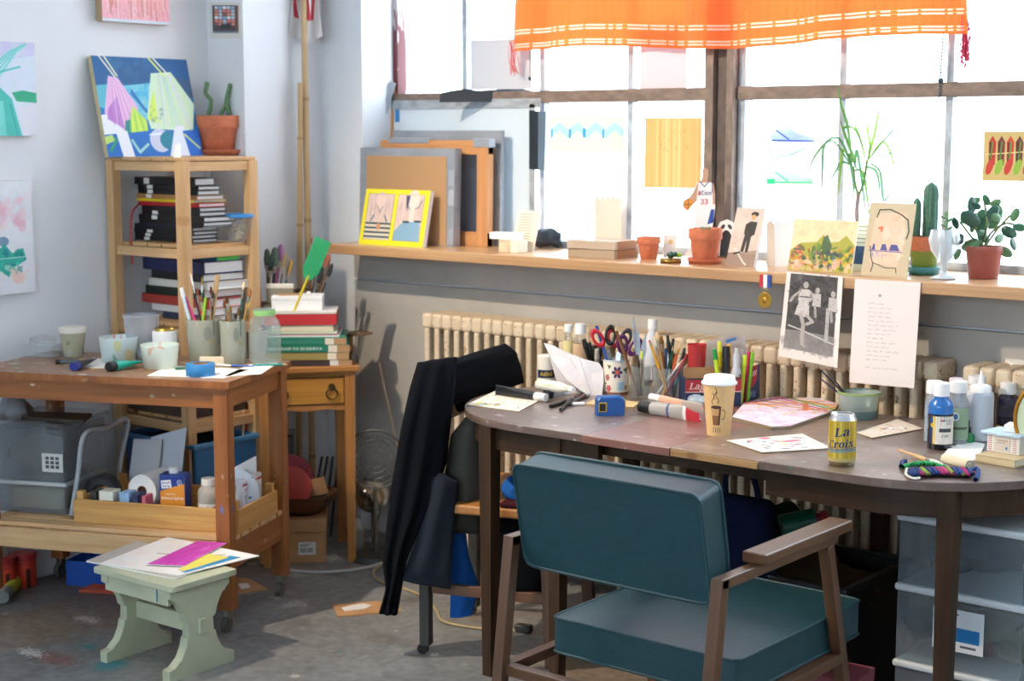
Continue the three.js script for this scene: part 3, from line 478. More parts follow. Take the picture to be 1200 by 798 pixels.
// ---------------------------------------------------------------- pots and jars on the table
const cloudy = (c = 0xdfe9e6, t = 0.55) => paint(c, 0.35, { transmission: t, thickness: 0 });
const paintStain = (base, cols, s) => { seed = s; return ctex(256, 128, (g, w, h) => { rect(g, 0, 0, w, h, base); daubs(g, 26, 0, 0, w, h, cols, 4, 16, 0.5); for (let i = 0; i < 14; i++) brushy(g, [[rr(0, w), 0], [rr(0, w) * 0.02 + rr(0, w), rr(10, 60)]].map((p, k, a) => (k ? [a[0][0], p[1]] : p)), rr(2, 6), pick(cols), 0.7); }); };
function vessel(name, label, p, prof, mat, cat = 'container') { const o = thing(name, label, cat, p); part(o, 'body', lathe(prof, 28), mat); return o; }
{
  let p, k, o;
  p = W(51, 417); k = mpp(p); o = thing('clear_clamshell', 'clear plastic clamshell box beside the lidded cup', 'container', p, LTT); part(o, 'tray', merge([shift(box(36 * k, 14 * k, 0.0015, 0), 0, 0, 12 * k), shift(box(36 * k, 14 * k, 0.0015, 0), 0, 0, -12 * k), shift(box(0.0015, 14 * k, 24 * k, 0), 18 * k, 0, 0), shift(box(0.0015, 14 * k, 24 * k, 0), -18 * k, 0, 0), box(36 * k, 0.0015, 24 * k, 0)]), glassy(0xf4f6f6, 0.12, 0.9)); part(o, 'lid', lathe([[16 * k, 14 * k], [15 * k, 22 * k], [0, 25 * k]], 8), glassy(0xf4f6f6, 0.12, 0.9));
  p = W(86, 418); k = mpp(p); seed = 164; o = vessel('lidded_cup', 'clear cup of murky green paint water with a cream lid', p, [[0, 0.001], [11 * k, 0.001], [15 * k, 30 * k]], MT(ctex(256, 128, (g, w, h) => { rect(g, 0, 0, w, h, '#b9b79a'); rect(g, 0, 70, w, 58, '#8f8a3a'); daubs(g, 40, 0, 20, w, 120, ['#d6c13a', '#8a9a6a', '#c2cbd2', '#7a6a2a', '#9ab0c0'], 4, 18, 0.6); }), 0.2), 'cup'); part(o, 'lid', lathe([[15.5 * k, 29 * k], [15.8 * k, 35 * k], [14 * k, 36 * k], [0, 36 * k]], 28), paint(0xe8e1d2, 0.5));
  p = W(167, 421); k = mpp(p); vessel('deli_container', 'tall empty clear plastic container behind the paint tubs', p, [[0, 0.001], [17 * k, 0.001], [20.5 * k, 50 * k], [21.6 * k, 50.5 * k], [21.6 * k, 53 * k], [20.4 * k, 53 * k]], glassy(0xdfe3ea, 0.2, 0.7));
  p = W(140, 424); k = mpp(p); o = vessel('paint_tub', 'short pale aqua paint tub, the farther of two, with a stained rim', p, [[0, 0.001], [20 * k, 0.001], [22 * k, 27 * k], [22.6 * k, 30 * k], [21.4 * k, 30 * k], [20 * k, 8 * k], [0, 8 * k]], MT(paintStain('#cfe0de', ['#3f9a86', '#e0c030', '#d0563c', '#8ec0d6', '#e8ece8'], 165), 0.35), 'tub');
  p = W(188, 431); k = mpp(p); o = vessel('paint_tub', 'short pale green paint tub with a dribbled rim beside the blue tape roll', p, [[0, 0.001], [19 * k, 0.001], [22 * k, 25 * k], [22.6 * k, 28 * k], [21.4 * k, 28 * k], [19 * k, 8 * k], [0, 8 * k]], MT(paintStain('#d3ddd2', ['#4aa06a', '#5fb3c4', '#e4c24a', '#c8745a', '#eef0ea'], 166), 0.35), 'tub');
  p = W(194, 424); k = mpp(p); o = vessel('white_jar', 'small white jar with a brass lid behind the green paint tub', p, [[0, 0.001], [13 * k, 0.001], [14.8 * k, 36 * k], [13 * k, 37 * k]], white, 'jar'); part(o, 'lid', lathe([[11.5 * k, 37 * k], [11.5 * k, 41 * k], [0, 42 * k]], 24), metal(0xc8a85a, 0.3));
  // two jars of brushes
  const jarGlass = MT(paintStain('#b9bdae', ['#9fa89a', '#c8a86a', '#8a9a92', '#d0d6cc', '#6f7f78'], 167), 0.18, { transmission: 0.35, thickness: 0 });
  p = W(240, 424); k = mpp(p); vessel('brush_jar', 'wide cloudy glass jar crowded with brushes on the work table', p, [[0, 0.001], [18.5 * k, 0.001], [20.5 * k, 50 * k], [20 * k, 51 * k]], jarGlass, 'jar');
  const bj = p.clone(), gB = 'brushes in the wide cloudy jar'; seed = 170;
  const inJar = (ref, px, py, side, f) => f(foot(ref, 10 * k), onF(px, py, ref).addScaledVector(FLAT, side));
  for (const [x, y, s, c] of [[223, 320, 0, { n: 'white-tipped black brush', handle: 0x262a30, hair: 0xf2f2f2, w: 0.004, bristle: 0.04 }], [236, 325, 0.01, { n: 'olive-tipped green brush', handle: 0x3a6a5a, hair: 0x7a6a28, w: 0.0045 }], [246, 336, 0.02, { n: 'dark red brush', handle: 0x9a2a2a, hair: 0x5a2018 }], [250, 340, -0.01, { n: 'charcoal brush', handle: 0x2a2e34, hair: 0x3a3430 }], [229, 338, 0.03, { n: 'rust-orange brush', handle: 0xc8603a, hair: 0x8a4a30 }]])
    inJar(bj, x, y, s, (a, b) => brush(`slim ${c.n} standing in the wide cloudy jar`, a, b, c));
  inJar(bj, 235, 345, -0.015, (a, b) => brush('broad orange brush in the wide cloudy jar', a, b, { handle: 0xc2563a, hair: 0x7c4a36, r: 0.008, w: 0.012, flat: 0.35, bristle: 0.022, ferrule: 0.03 }));
  inJar(bj, 213, 337, -0.01, (a, b) => pencil('pale plastic palette knife handle in the wide cloudy jar', a, b, { color: 0xcfe0ea, r: 0.006, end: 'cap', cap: 0xe6eef2, name: 'palette_knife', cat: 'knife' }));
  inJar(bj, 215, 346, 0.01, (a, b) => pencil('pink marker leaning in the wide cloudy jar', a, b, { color: 0xe8438a, r: 0.005, end: 'cap', cap: 0xd83a80, name: 'marker', cat: 'marker' }));
  inJar(bj, 242, 348, -0.012, (a, b) => pencil('lime green marker in the wide cloudy jar', a, b, { color: 0xa8d030, r: 0.0045, end: 'cap', cap: 0x98c828, name: 'marker', cat: 'marker' }));
  { const a = foot(bj, 0.01), b = onF(255, 322, bj), e = along(a, b), s = thing('wooden_stick', 'flat wooden stirring stick in the wide cloudy jar', 'stick', a); s.quaternion.copy(e.q); part(s, 'stick', box(0.02, e.L, 0.004, 0.001), paint(0xa98a62, 0.7)); }
  p = W(274, 426); k = mpp(p); vessel('brush_jar', 'narrow cloudy glass jar of brushes beside the clear mason jar', p, [[0, 0.001], [14 * k, 0.001], [15.5 * k, 50 * k], [15 * k, 51 * k]], jarGlass, 'jar');
  const nj = p.clone(), gN = 'brushes in the narrow cloudy jar';
  for (const [x, y, s, c] of [[286, 330, 0, { n: 'teal-handled brush with pale bristles', handle: 0x2c5a52, hair: 0xd8c090, ferrule: 0.03 }], [262, 352, 0.01, { n: 'brown-handled round brush', handle: 0x8a5a2c, hair: 0x6a3a1a, w: 0.008 }], [290, 352, 0.015, { n: 'thick straw-coloured brush', handle: 0xc8a868, hair: 0xe0c070, w: 0.01, r: 0.005 }], [270, 358, 0, { n: 'dark wooden brush with golden bristles', handle: 0x7a4a28, hair: 0xb08840 }], [280, 360, -0.01, { n: 'slate-handled brush', handle: 0x3a3a44, hair: 0x6a4a2a }], [266, 346, -0.01, { n: 'tan-handled brush with dark bristles', handle: 0x9a6a34, hair: 0x50301a, w: 0.007 }], [294, 338, -0.01, { n: 'honey-handled brush leaning outward', handle: 0xb88a4a, hair: 0x8a5a30, w: 0.009 }]])
    inJar(nj, x, y, s, (a, b) => brush(`${c.n} standing in the narrow cloudy jar`, a, b, c));
  p = W(311, 425); k = mpp(p); o = vessel('mason_jar', 'empty clear glass mason jar at the table corner', p, [[0, 0.002], [16 * k, 0.001], [18.5 * k, 3 * k], [19 * k, 40 * k], [17 * k, 49 * k], [12.5 * k, 54 * k], [12.5 * k, 63 * k], [13.2 * k, 64 * k], [12.6 * k, 64.5 * k]], glassy(0xe6f0f0, 0.12, 0.85), 'jar'); part(o, 'green_rim_stain', lathe([[12.9 * k, 56 * k], [13.1 * k, 62 * k]], 20), glassy(0xb8ec9c, 0.3, 0.5));
  // tape, tubes, papers
  p = W(235, 440); k = mpp(p); o = thing('tape_roll', 'roll of blue masking tape at the front of the work table', 'tape', p); part(o, 'tape', lathe([[10 * k, 0.0005], [17 * k, 0.0005], [17 * k, 14.5 * k], [10 * k, 14.5 * k]], 32), MT(paintStain('#2f82c0', ['#3f92c8', '#6f9a5a', '#2a76b4'], 171), 0.5)); part(o, 'core', lathe([[9.4 * k, 0.0005], [9.9 * k, 0.0005], [9.9 * k, 14.4 * k], [9.4 * k, 14.4 * k]], 32), kraft);
  lyingSlab('paper_sheet', 'white paint-marked paper under the blue tape roll', 'paper', [[172, 440], [262, 443], [292, 433], [200, 428]], LT, 0.0012, paper);
  lyingSlab('paper_sheet', 'curled white paper near the right end of the work table', 'paper', [[262, 441], [306, 438], [327, 424], [292, 427]], LT, 0.0012, paper);
  lyingSlab('paper_card', 'small white card between the paint tubes', 'paper', [[97, 430], [121, 431], [126, 421], [110, 419]], LT, 0.002, paper);
  p = W(255, 427); k = mpp(p); one('wood_block', 'pale wooden block standing before the brush jars', 'block', box(41 * k, 9 * k, 0.02, 0.001), paint(0xe6d8bc, 0.7), p, FACE + 0.05);
  const ly = (px0, py0, px1, py1, h) => [onY(px0, py0, LT + h), onY(px1, py1, LT + h)];
  { const [a, b] = ly(253, 428, 298, 429, 0.005); brush('blue-handled brush lying before the wood block', b, a, { handle: 0x2c5ab0, hair: 0xe8e4dc, r: 0.0042 }); }
  { const [a, b] = ly(296, 428, 338, 427, 0.004); pencil('teal pencil lying at the table edge', a, b, { color: 0x2a8a84 }); }
  const tubeOf = (name, label, a, b, r, col, cap, lab) => { const { L, q } = along(a, b), o = thing(name, label, 'paint tube', a); o.quaternion.copy(q); part(o, 'cap', cyl(r * 0.9, r * 0.95, L * 0.2, 16), paint(cap, 0.4)); part(o, 'tube', (() => { const g = new THREE.CylinderGeometry(r * 1.15, r, L * 0.78, 18, 6); const P = g.attributes.position; for (let i = 0; i < P.count; i++) { const t = (P.getY(i) + L * 0.39) / (L * 0.78); P.setX(i, P.getX(i) * (1 + 0.25 * t)); P.setZ(i, P.getZ(i) * (1 - 0.82 * t)); } g.computeVertexNormals(); g.translate(0, L * 0.2 + L * 0.39, 0); return g; })(), lab ?? paint(col, 0.35)); return o; };
  globalThis.paintTube = tubeOf;
  { const [a, b] = ly(127, 430, 163, 424, 0.016); tubeOf('paint_tube', 'teal paint tube with a big black cap', a, b, 0.0165, 0x18b09a, 0x121416); }
  { const [a, b] = ly(86, 430, 108, 423, 0.015); tubeOf('paint_tube', 'black paint tube with an ultramarine end', a, b, 0.015, 0x16181e, 0x1a2a8a); }
  { const [a, b] = ly(65, 424, 92, 423, 0.008); tubeOf('paint_tube', 'small dark paint tube with a black cap', a, b, 0.008, 0x59605f, 0x121416); }
  { const [a, b] = ly(205, 432, 232, 431, 0.006); pencil('dark green pencil beside the tape roll', a, b, { color: 0x1f6a50 }); }
}
// ---------------------------------------------------------------- on the lower deck
{
  let p, o, k; const D = (px, py) => onY(px, py, DECK);
  const frost = paint(0xe2e6e8, 0.2, { transmission: 0.9, thickness: 0 });
  // clear drawer unit
  const a = loc(D(78, 606)); const w = 0.26, d = 0.27, x = a[0] - w / 2, z = a[2] - d / 2 - 0.005;
  o = thing('drawer_unit', 'clear plastic drawer unit under the work table with a barred front', 'drawers', fromLT(x, DECK, z), LTT);
  const shell = (w2, h2, d2, y) => merge([shift(box(0.004, h2, d2, 0), w2 / 2, y, 0), shift(box(0.004, h2, d2, 0), -w2 / 2, y, 0), shift(box(w2, h2, 0.004, 0), 0, y, -d2 / 2), shift(box(w2, 0.004, d2, 0), 0, y, 0), shift(box(w2, h2, 0.004, 0.001), 0, y, d2 / 2)]);
  part(o, 'drawer', shell(w - 0.02, 0.09, d - 0.02, 0.003), frost); const dr = part(o, 'drawer', shell(w - 0.02, 0.17, d - 0.02, 0.108), frost); 
  part(o, 'shelf_rim', box(w, 0.012, d, 0.004), paint(0xc6cac6, 0.5), [0, 0.094, 0]); part(o, 'lid', box(w + 0.01, 0.014, d + 0.01, 0.005), frost, [0, 0.285, 0]);
  part(dr, 'grille', box(0.075, 0.06, 0.002, 0.002), paint(0xdadad2, 0.5), [0.08, 0.14, d / 2 - 0.006]); for (let i = 0; i < 3; i++) for (let j = 0; j < 3; j++) part(dr, 'grille_hole', box(0.012, 0.01, 0.001, 0), paint(0x4c5052, 0.6), [0.062 + i * 0.018, 0.152 + j * 0.014, d / 2 - 0.0045]);
  one('folded_cloth', 'beige folded cloth in the lower clear drawer', 'cloth', box(w - 0.06, 0.07, d - 0.05, 0.02, 2), cloth(0xc9b698), fromLT(x, DECK + 0.009, z), LTT);
  one('wrapped_bundle', 'grey wrapped bundle in the upper clear drawer', 'bundle', ball(0.1, 1.25, 0.55, 0.9, 14), cloth(0x9a968e), fromLT(x - 0.03, DECK + 0.115 + 0.058, z), LTT);
  one('brown_board', 'dark brown board lying on the clear drawer unit', 'board', slab(V(-0.15, 0.012, 0.05), V(0.16, 0.012, 0.06), V(0.12, 0.012, -0.06), V(-0.12, 0.012, -0.04), 0.01), [paint(0x5a4636, 0.7), paint(0x3c2e24, 0.7)], fromLT(x + 0.03, DECK + 0.299, z + 0.06), LTT);
  one('plastic_bag', 'grey knotted plastic bag on the clear drawer unit', 'bag', (() => { const g = lathe([[0, 0], [0.05, 0.004], [0.055, 0.03], [0.03, 0.07], [0.012, 0.085], [0.03, 0.105], [0.02, 0.11]], 18), P = g.attributes.position; for (let i = 0; i < P.count; i++) { const q = 1 + 0.25 * Math.sin(Math.atan2(P.getZ(i), P.getX(i)) * 7 + P.getY(i) * 60); P.setX(i, P.getX(i) * q); P.setZ(i, P.getZ(i) * q); } g.computeVertexNormals(); return g; })(), paint(0xb9bdc2, 0.35, { transmission: 0.4, thickness: 0 }), onY(15, 490, DECK + 0.3));
  // upright lid and panels beside the drawers, leaning
  const lean = (name, label, cat, bl, br, tl, t, m, sd) => { const c = leanCorners(bl, br, tl, DECK, 2, 14); return slabThing(name, label, cat, c, t, m, sd ?? m); };
  const P0 = loc(D(110, 598));
  { const b = fromLT(a[0] + 0.018, DECK, a[2] - 0.27), f = fromLT(a[0] + 0.018, DECK, a[2] + 0.0), up = V(0, 0.26, 0).addScaledVector(ltx, 0.055), r = thing('tote_cover', 'frosted grey tote lid standing on edge beside the clear drawers', 'lid', f.clone().add(b).multiplyScalar(0.5)); const c = r.position, g = [f, b, b.clone().add(up), f.clone().add(up)].map((v) => v.clone().sub(c)); part(r, 'panel', slab(...g, 0.006), frost); part(r, 'rim', tube([g[0], g[0].clone().lerp(g[3], 0.5), g[3], g[3].clone().lerp(g[2], 0.5), g[2], g[2].clone().lerp(g[1], 0.5), g[1]].map((v) => v.clone().add(V(0, 0.008, 0))), 0.008, 6, 40), paint(0xb9bec2, 0.4)); }
  { const f = fromLT(-0.125, DECK, -0.15), b = fromLT(-0.03, DECK, -0.168), up = V(0, 0.21, 0).addScaledVector(ltx, 0.035); slabThing('foam_board', 'pale panel standing against the frosted tote lid', 'panel', [f, b, b.clone().add(up), f.clone().add(up)], 0.005, paint(0xbfc3c8, 0.6), paint(0xa9a59c, 0.7)); }
  { const f = fromLT(-0.075, DECK, -0.175), b = fromLT(0.045, DECK, -0.195), up = V(0, 0.215, 0).addScaledVector(ltx, 0.035); slabThing('foam_board', 'light blue-grey panel standing behind the crate with a peaked corner', 'panel', [f, b, b.clone().add(up).add(V(0, 0.035, 0)), f.clone().add(up)], 0.005, paint(0xc6cdd8, 0.6), paint(0x3c4a52, 0.7)); }
  // wooden crate
  const cf = loc(D(86, 612)), x0 = cf[0], x1 = 0.425, cz1 = 0.15, cz0 = -0.14, cw = x1 - x0, ch = 0.074; 
  o = thing('wooden_crate', 'shallow pine crate of studio supplies on the lower shelf', 'crate', fromLT((x0 + x1) / 2, DECK, (cz0 + cz1) / 2), LTT); const cd = cz1 - cz0;
  for (const s of [-1, 1]) { part(o, 'side_board', box(cw, ch, 0.008), crateWood, [0, 0, s * (cd / 2 - 0.004)]); part(o, 'end_board', box(0.008, ch, cd - 0.016), crateWood, [s * (cw / 2 - 0.004), 0, 0]); for (const q of [-1, 1]) part(o, 'corner_post', box(0.024, ch + 0.025, 0.02), crateWood, [s * (cw / 2 - 0.02), 0, q * (cd / 2 - 0.018)]); }
  part(o, 'bottom', box(cw - 0.016, 0.006, cd - 0.016, 0), crateWood);
  const C = (x, z, h = 0.0065) => fromLT(x, DECK + h, z - 0.04);
  // contents
  const onC = (px, z) => { let lo = x0, hi = x1; for (let i = 0; i < 30; i++) { const m = (lo + hi) / 2; if (proj(C(m, z, 0.08))[0] < px) lo = m; else hi = m; } return (lo + hi) / 2; };
  { const z = 0.10, x = onC(206, z), q = thing('spirits_can', 'blue and orange metal can of mineral spirits in the crate', 'can', C(x, z), LTT + 0.12), w2 = 0.085, h2 = 0.15, d2 = 0.055;
    const lab = ctex(256, 440, (g, w, h) => { rect(g, 0, 0, w, h, '#e8952c'); poly(g, [[0, 0], [w, 0], [w, 70], [0, 150]], '#1f3f90'); g.save(); g.translate(66, 84); g.rotate(-0.12); rect(g, -52, -44, 104, 80, '#f0f0ee'); g.fillStyle = '#1f3f90'; g.font = 'bold 34px sans-serif'; g.textAlign = 'center'; g.fillText('Klean', 0, -8); g.fillText('Strip', 0, 26); g.restore(); blob(g, 205, 60, 26, 26, '#e9eef6'); blob(g, 205, 60, 20, 20, '#1f3f90'); brushy(g, [[205, 47], [205, 73]], 5, '#ffffff'); g.fillStyle = '#f7efe0'; g.textAlign = 'center'; g.font = '26px sans-serif'; g.fillText('Odorless', 110, 185); g.font = 'bold 36px sans-serif'; g.fillText('Mineral Spirits', 128, 230, 240); g.fillStyle = '#1f3f90'; rect(g, 130, 330, 70, 60, '#f0f0ee'); blob(g, 165, 360, 22, 22, '#1f3f90'); });
    part(q, 'body', box(w2, h2, d2, 0.004, 2), paint(0x24418c, 0.35)); part(q, 'label', slab(V(-w2 / 2 + 0.003, 0.004, d2 / 2 + 0.0008), V(w2 / 2 - 0.003, 0.004, d2 / 2 + 0.0008), V(w2 / 2 - 0.003, h2 - 0.005, d2 / 2 + 0.0008), V(-w2 / 2 + 0.003, h2 - 0.005, d2 / 2 + 0.0008), 0.0007), [MT(lab, 0.35), white]); part(q, 'cap', cyl(0.014, 0.014, 0.018, 18), white, [-0.005, h2, 0]); }
  { const z = 0.06, x = onC(180, z), q = thing('paper_towel_roll', 'white paper roll lying in the crate with its cardboard core showing', 'paper roll', C(x, z, 0.0065 + 0.054), LTT), g = merge([new THREE.CylinderGeometry(0.052, 0.052, 0.12, 36, 1, true).rotateX(Math.PI / 2), new THREE.RingGeometry(0.018, 0.052, 36).translate(0, 0, 0.06), new THREE.RingGeometry(0.018, 0.052, 36).rotateY(Math.PI).translate(0, 0, -0.06), new THREE.CylinderGeometry(0.018, 0.018, 0.12, 24, 1, true).rotateX(Math.PI / 2)]).rotateY(-0.12); part(q, 'paper', g, paint(0xeeeae2, 0.9)); part(q, 'core', lathe([[0.0165, -0.061], [0.0178, -0.061], [0.0178, 0.061], [0.0165, 0.061]], 20).rotateX(Math.PI / 2).rotateY(-0.12), kraft); q.position.y += 0.035; }
  one('small_box', 'plain carton under the paper roll in the crate', 'box', box(0.11, 0.034, 0.09, 0.002), kraft, C(onC(180, 0.06), 0.05), LTT);
  for (const [px, w2, h2, col, label] of [[113, 0.022, 0.092, 0x3a4038, 'dark green carton at the crate\'s left post'], [128, 0.05, 0.094, 0xd8d4c4, 'cream carton with faded print in the crate'], [149, 0.034, 0.093, 0x8fb0d0, 'light blue carton in the crate'], [162, 0.018, 0.09, 0x3c4a70, 'navy carton in the crate'], [172, 0.014, 0.086, 0xd86a80, 'pink carton in the crate']]) { const x = onC(px, 0.15); one('supply_carton', label, 'box', box(w2, h2, 0.05, 0.002), MT(speckTex(hex(col), 46, 9, px), 0.7), C(x, 0.145), LTT); }
  one('black_tape_roll', 'black tape roll standing behind the cartons in the crate', 'tape', lathe([[0.03, -0.02], [0.058, -0.02], [0.058, 0.02], [0.03, 0.02]], 28).rotateX(Math.PI / 2).rotateY(0.2), paint(0x26262a, 0.6), C(onC(128, 0.02), 0.06, 0.0065 + 0.062), LTT);
  const bot = (name, label, px, z, r, h, body, cap, lab, capr) => { const q = thing(name, label, 'bottle', C(px < 1 ? px : onC(px, z), z), LTT); part(q, 'body', lathe([[0, 0.001], [r, 0.001], [r, h * 0.68], [r * 0.9, h * 0.76], [capr ?? r * 0.4, h * 0.84], [capr ?? r * 0.4, h * 0.9]], 22), body); part(q, 'cap', cyl((capr ?? r * 0.4) * 1.15, (capr ?? r * 0.4) * 1.1, h * 0.14, 16), cap, [0, h * 0.86, 0]); if (lab) part(q, 'label', new THREE.CylinderGeometry(r * 1.01, r * 1.01, h * 0.4, 22, 1, true).translate(0, h * 0.28, 0), lab); return q; };
  bot('plastic_bottle', 'squat translucent bottle with a red oval label in the crate', 245, 0.12, 0.034, 0.145, cloudy(0xd9d2c2, 0.4), paint(0xd8d6cc, 0.5), MT(ctex(256, 96, (g, w, h) => { rect(g, 0, 0, w, h, '#e9e4da'); for (const x of [20, 148]) { blob(g, x + 40, 28, 34, 17, '#b8343c'); g.fillStyle = '#3a5a44'; g.font = 'bold 22px sans-serif'; g.fillText('Oil', x + 24, 76); } }), 0.6), 0.02);
  { const b = C(onC(262, -0.02), -0.03), c = [b, b.clone().addScaledVector(ltx, 0.11).setY(b.y), b.clone().addScaledVector(ltx, 0.11).add(V(0, 0.19, 0)), b.clone().add(V(0, 0.13, 0))]; slabThing('card_sheet', 'cream card standing at the back of the crate', 'card', c, 0.003, paper, paper); }
  bot('small_bottle', 'small silver-labelled bottle by the crate end', 0.385, 0.14, 0.019, 0.13, paint(0xc9ccd0, 0.3, { metalness: 0.3 }), paint(0x9fa6a2, 0.4), null, 0.009);
  { const b = C(0.35, 0.05), q = thing('paint_plate', 'round white palette plate spotted with paint at the crate\'s far end', 'plate', b, FACE - 0.1), m = ctex(256, 256, (g) => { rect(g, 0, 0, 256, 256, '#d6dbe0'); seed = 181; daubs(g, 16, 20, 20, 236, 236, ['#2a5a9a', '#3a8a6a', '#c04a50', '#8a5a90', '#30363c'], 6, 16, 0.9); }); part(q, 'plate', (() => { const g = new THREE.CylinderGeometry(0.075, 0.075, 0.004, 36); g.rotateX(Math.PI / 2 - 0.25); g.translate(0, 0.085, 0); return g; })(), MT(m, 0.4)); }
  { const b = C(0.33, 0.105), q = thing('brush_cup', 'dark cup of markers in the crate before the palette plate', 'cup', b); part(q, 'cup', lathe([[0, 0.001], [0.03, 0.001], [0.034, 0.085], [0.032, 0.085]], 20), paint(0x23252c, 0.4)); seed = 183; for (let i = 0; i < 7; i++) { const f0 = foot(b, 0.018), t0 = f0.clone().add(V(rr(-0.02, 0.02), rr(0.12, 0.15), rr(-0.02, 0.02))); pencil('dark marker with a red cap in the crate\'s cup', f0, t0, { color: 0x22242a, r: 0.0045, end: 'cap', cap: 0xb8343c, name: 'marker', cat: 'marker', group: 'markers in the crate cup' }); } }
  { const q = thing('mailing_box', 'white mailing box with red stripes standing in the crate end', 'box', C(0.372, 0.0), LTT), m = ctex(256, 256, (g, w, h) => { rect(g, 0, 0, w, h, '#e9e8ea'); rect(g, 0, 22, w, 14, '#b8343c'); rect(g, 0, 222, w, 12, '#b8343c'); g.fillStyle = '#b8343c'; g.font = 'bold italic 30px sans-serif'; g.fillText('PRIORITY', 20, 76); rect(g, 20, 100, 120, 6, '#8a8a96'); rect(g, 20, 116, 150, 6, '#8a8a96'); rect(g, 20, 132, 90, 6, '#8a8a96'); rect(g, 30, 180, 60, 26, '#55555c'); }); part(q, 'carton', box(0.022, 0.13, 0.14, 0.001), paint(0xe9e8ea, 0.7)); part(q, 'print', slab(V(0.0118, 0.001, 0.069), V(0.0118, 0.001, -0.069), V(0.0118, 0.129, -0.069), V(0.0118, 0.129, 0.069), 0.0006), [MT(m, 0.6), white]); }
  one('wood_offcut', 'block of raw wood in the crate near the small bottle', 'wood', box(0.03, 0.11, 0.03, 0.002), crateWood, C(0.3, 0.07), LTT + 0.2);
}

// ================================================================ small cabinet with a drawer in the corner
const CBF = V(-3.867, 0, -3.832), CBT = FACE + 0.223, CBW = 0.335, CBD = 0.33, CBH = 0.7;
const cbx = V(Math.cos(CBT), 0, -Math.sin(CBT)), cbz = V(Math.sin(CBT), 0, Math.cos(CBT)), CBC = CBF.clone().addScaledVector(cbx, -CBW / 2 + 0.02).addScaledVector(cbz, -CBD / 2 + 0.02);
const onCab = (x, y, z) => CBC.clone().addScaledVector(cbx, x).addScaledVector(cbz, z).setY(y);
{
  const o = thing('side_cabinet', 'small honey-brown side table with one drawer and a ring pull', 'side table', CBC, CBT), w = CBW, d = CBD, H = CBH;
  part(o, 'top', box(w + 0.03, 0.02, d + 0.02, 0.004), oak, [0, H - 0.02, 0]);
  for (const sx of [-1, 1]) for (const sz of [-1, 1]) part(o, 'leg', tapered(0.027, 0.037, H - 0.02), oak, [sx * (w / 2 - 0.02), 0, sz * (d / 2 - 0.02)]);
  for (const sx of [-1, 1]) part(o, 'side_panel', extr([[-d / 2 + 0.03, -0.13], [-0.06, -0.15], [0.06, -0.15], [d / 2 - 0.03, -0.13], [d / 2 - 0.03, 0], [-d / 2 + 0.03, 0]], 0.014).rotateY(Math.PI / 2), oak, [sx * (w / 2 - 0.014), H - 0.02, 0]);
  part(o, 'back_panel', box(w - 0.07, 0.13, 0.014), oak, [0, H - 0.15, -d / 2 + 0.014]);
  part(o, 'front_rail', box(w - 0.07, 0.018, 0.02), oak, [0, H - 0.038, d / 2 - 0.02]);
  part(o, 'lower_rail', extr([[-w / 2 + 0.035, 0], [w / 2 - 0.035, 0], [w / 2 - 0.035, -0.022], [0.07, -0.016], [0, -0.022], [-0.07, -0.016], [-w / 2 + 0.035, -0.022]], 0.016), oak, [0, H - 0.135, d / 2 - 0.02]);
  const dr = part(o, 'drawer', box(w - 0.08, 0.09, 0.016, 0.002), MT(woodTex([206, 150, 62], [158, 104, 36], 191), 0.45), [0, H - 0.131, d / 2 - 0.014]);
  for (const x of [-0.085, 0.085]) { part(dr, 'pull_plate', cyl(0.013, 0.013, 0.004, 16).rotateX(Math.PI / 2), metal(0x6b5a3a, 0.45), [x, 0.058, 0.008]); part(dr, 'ring_pull', new THREE.TorusGeometry(0.019, 0.0028, 8, 24), metal(0x5b4c32, 0.45), [x, 0.036, 0.016]); }
}
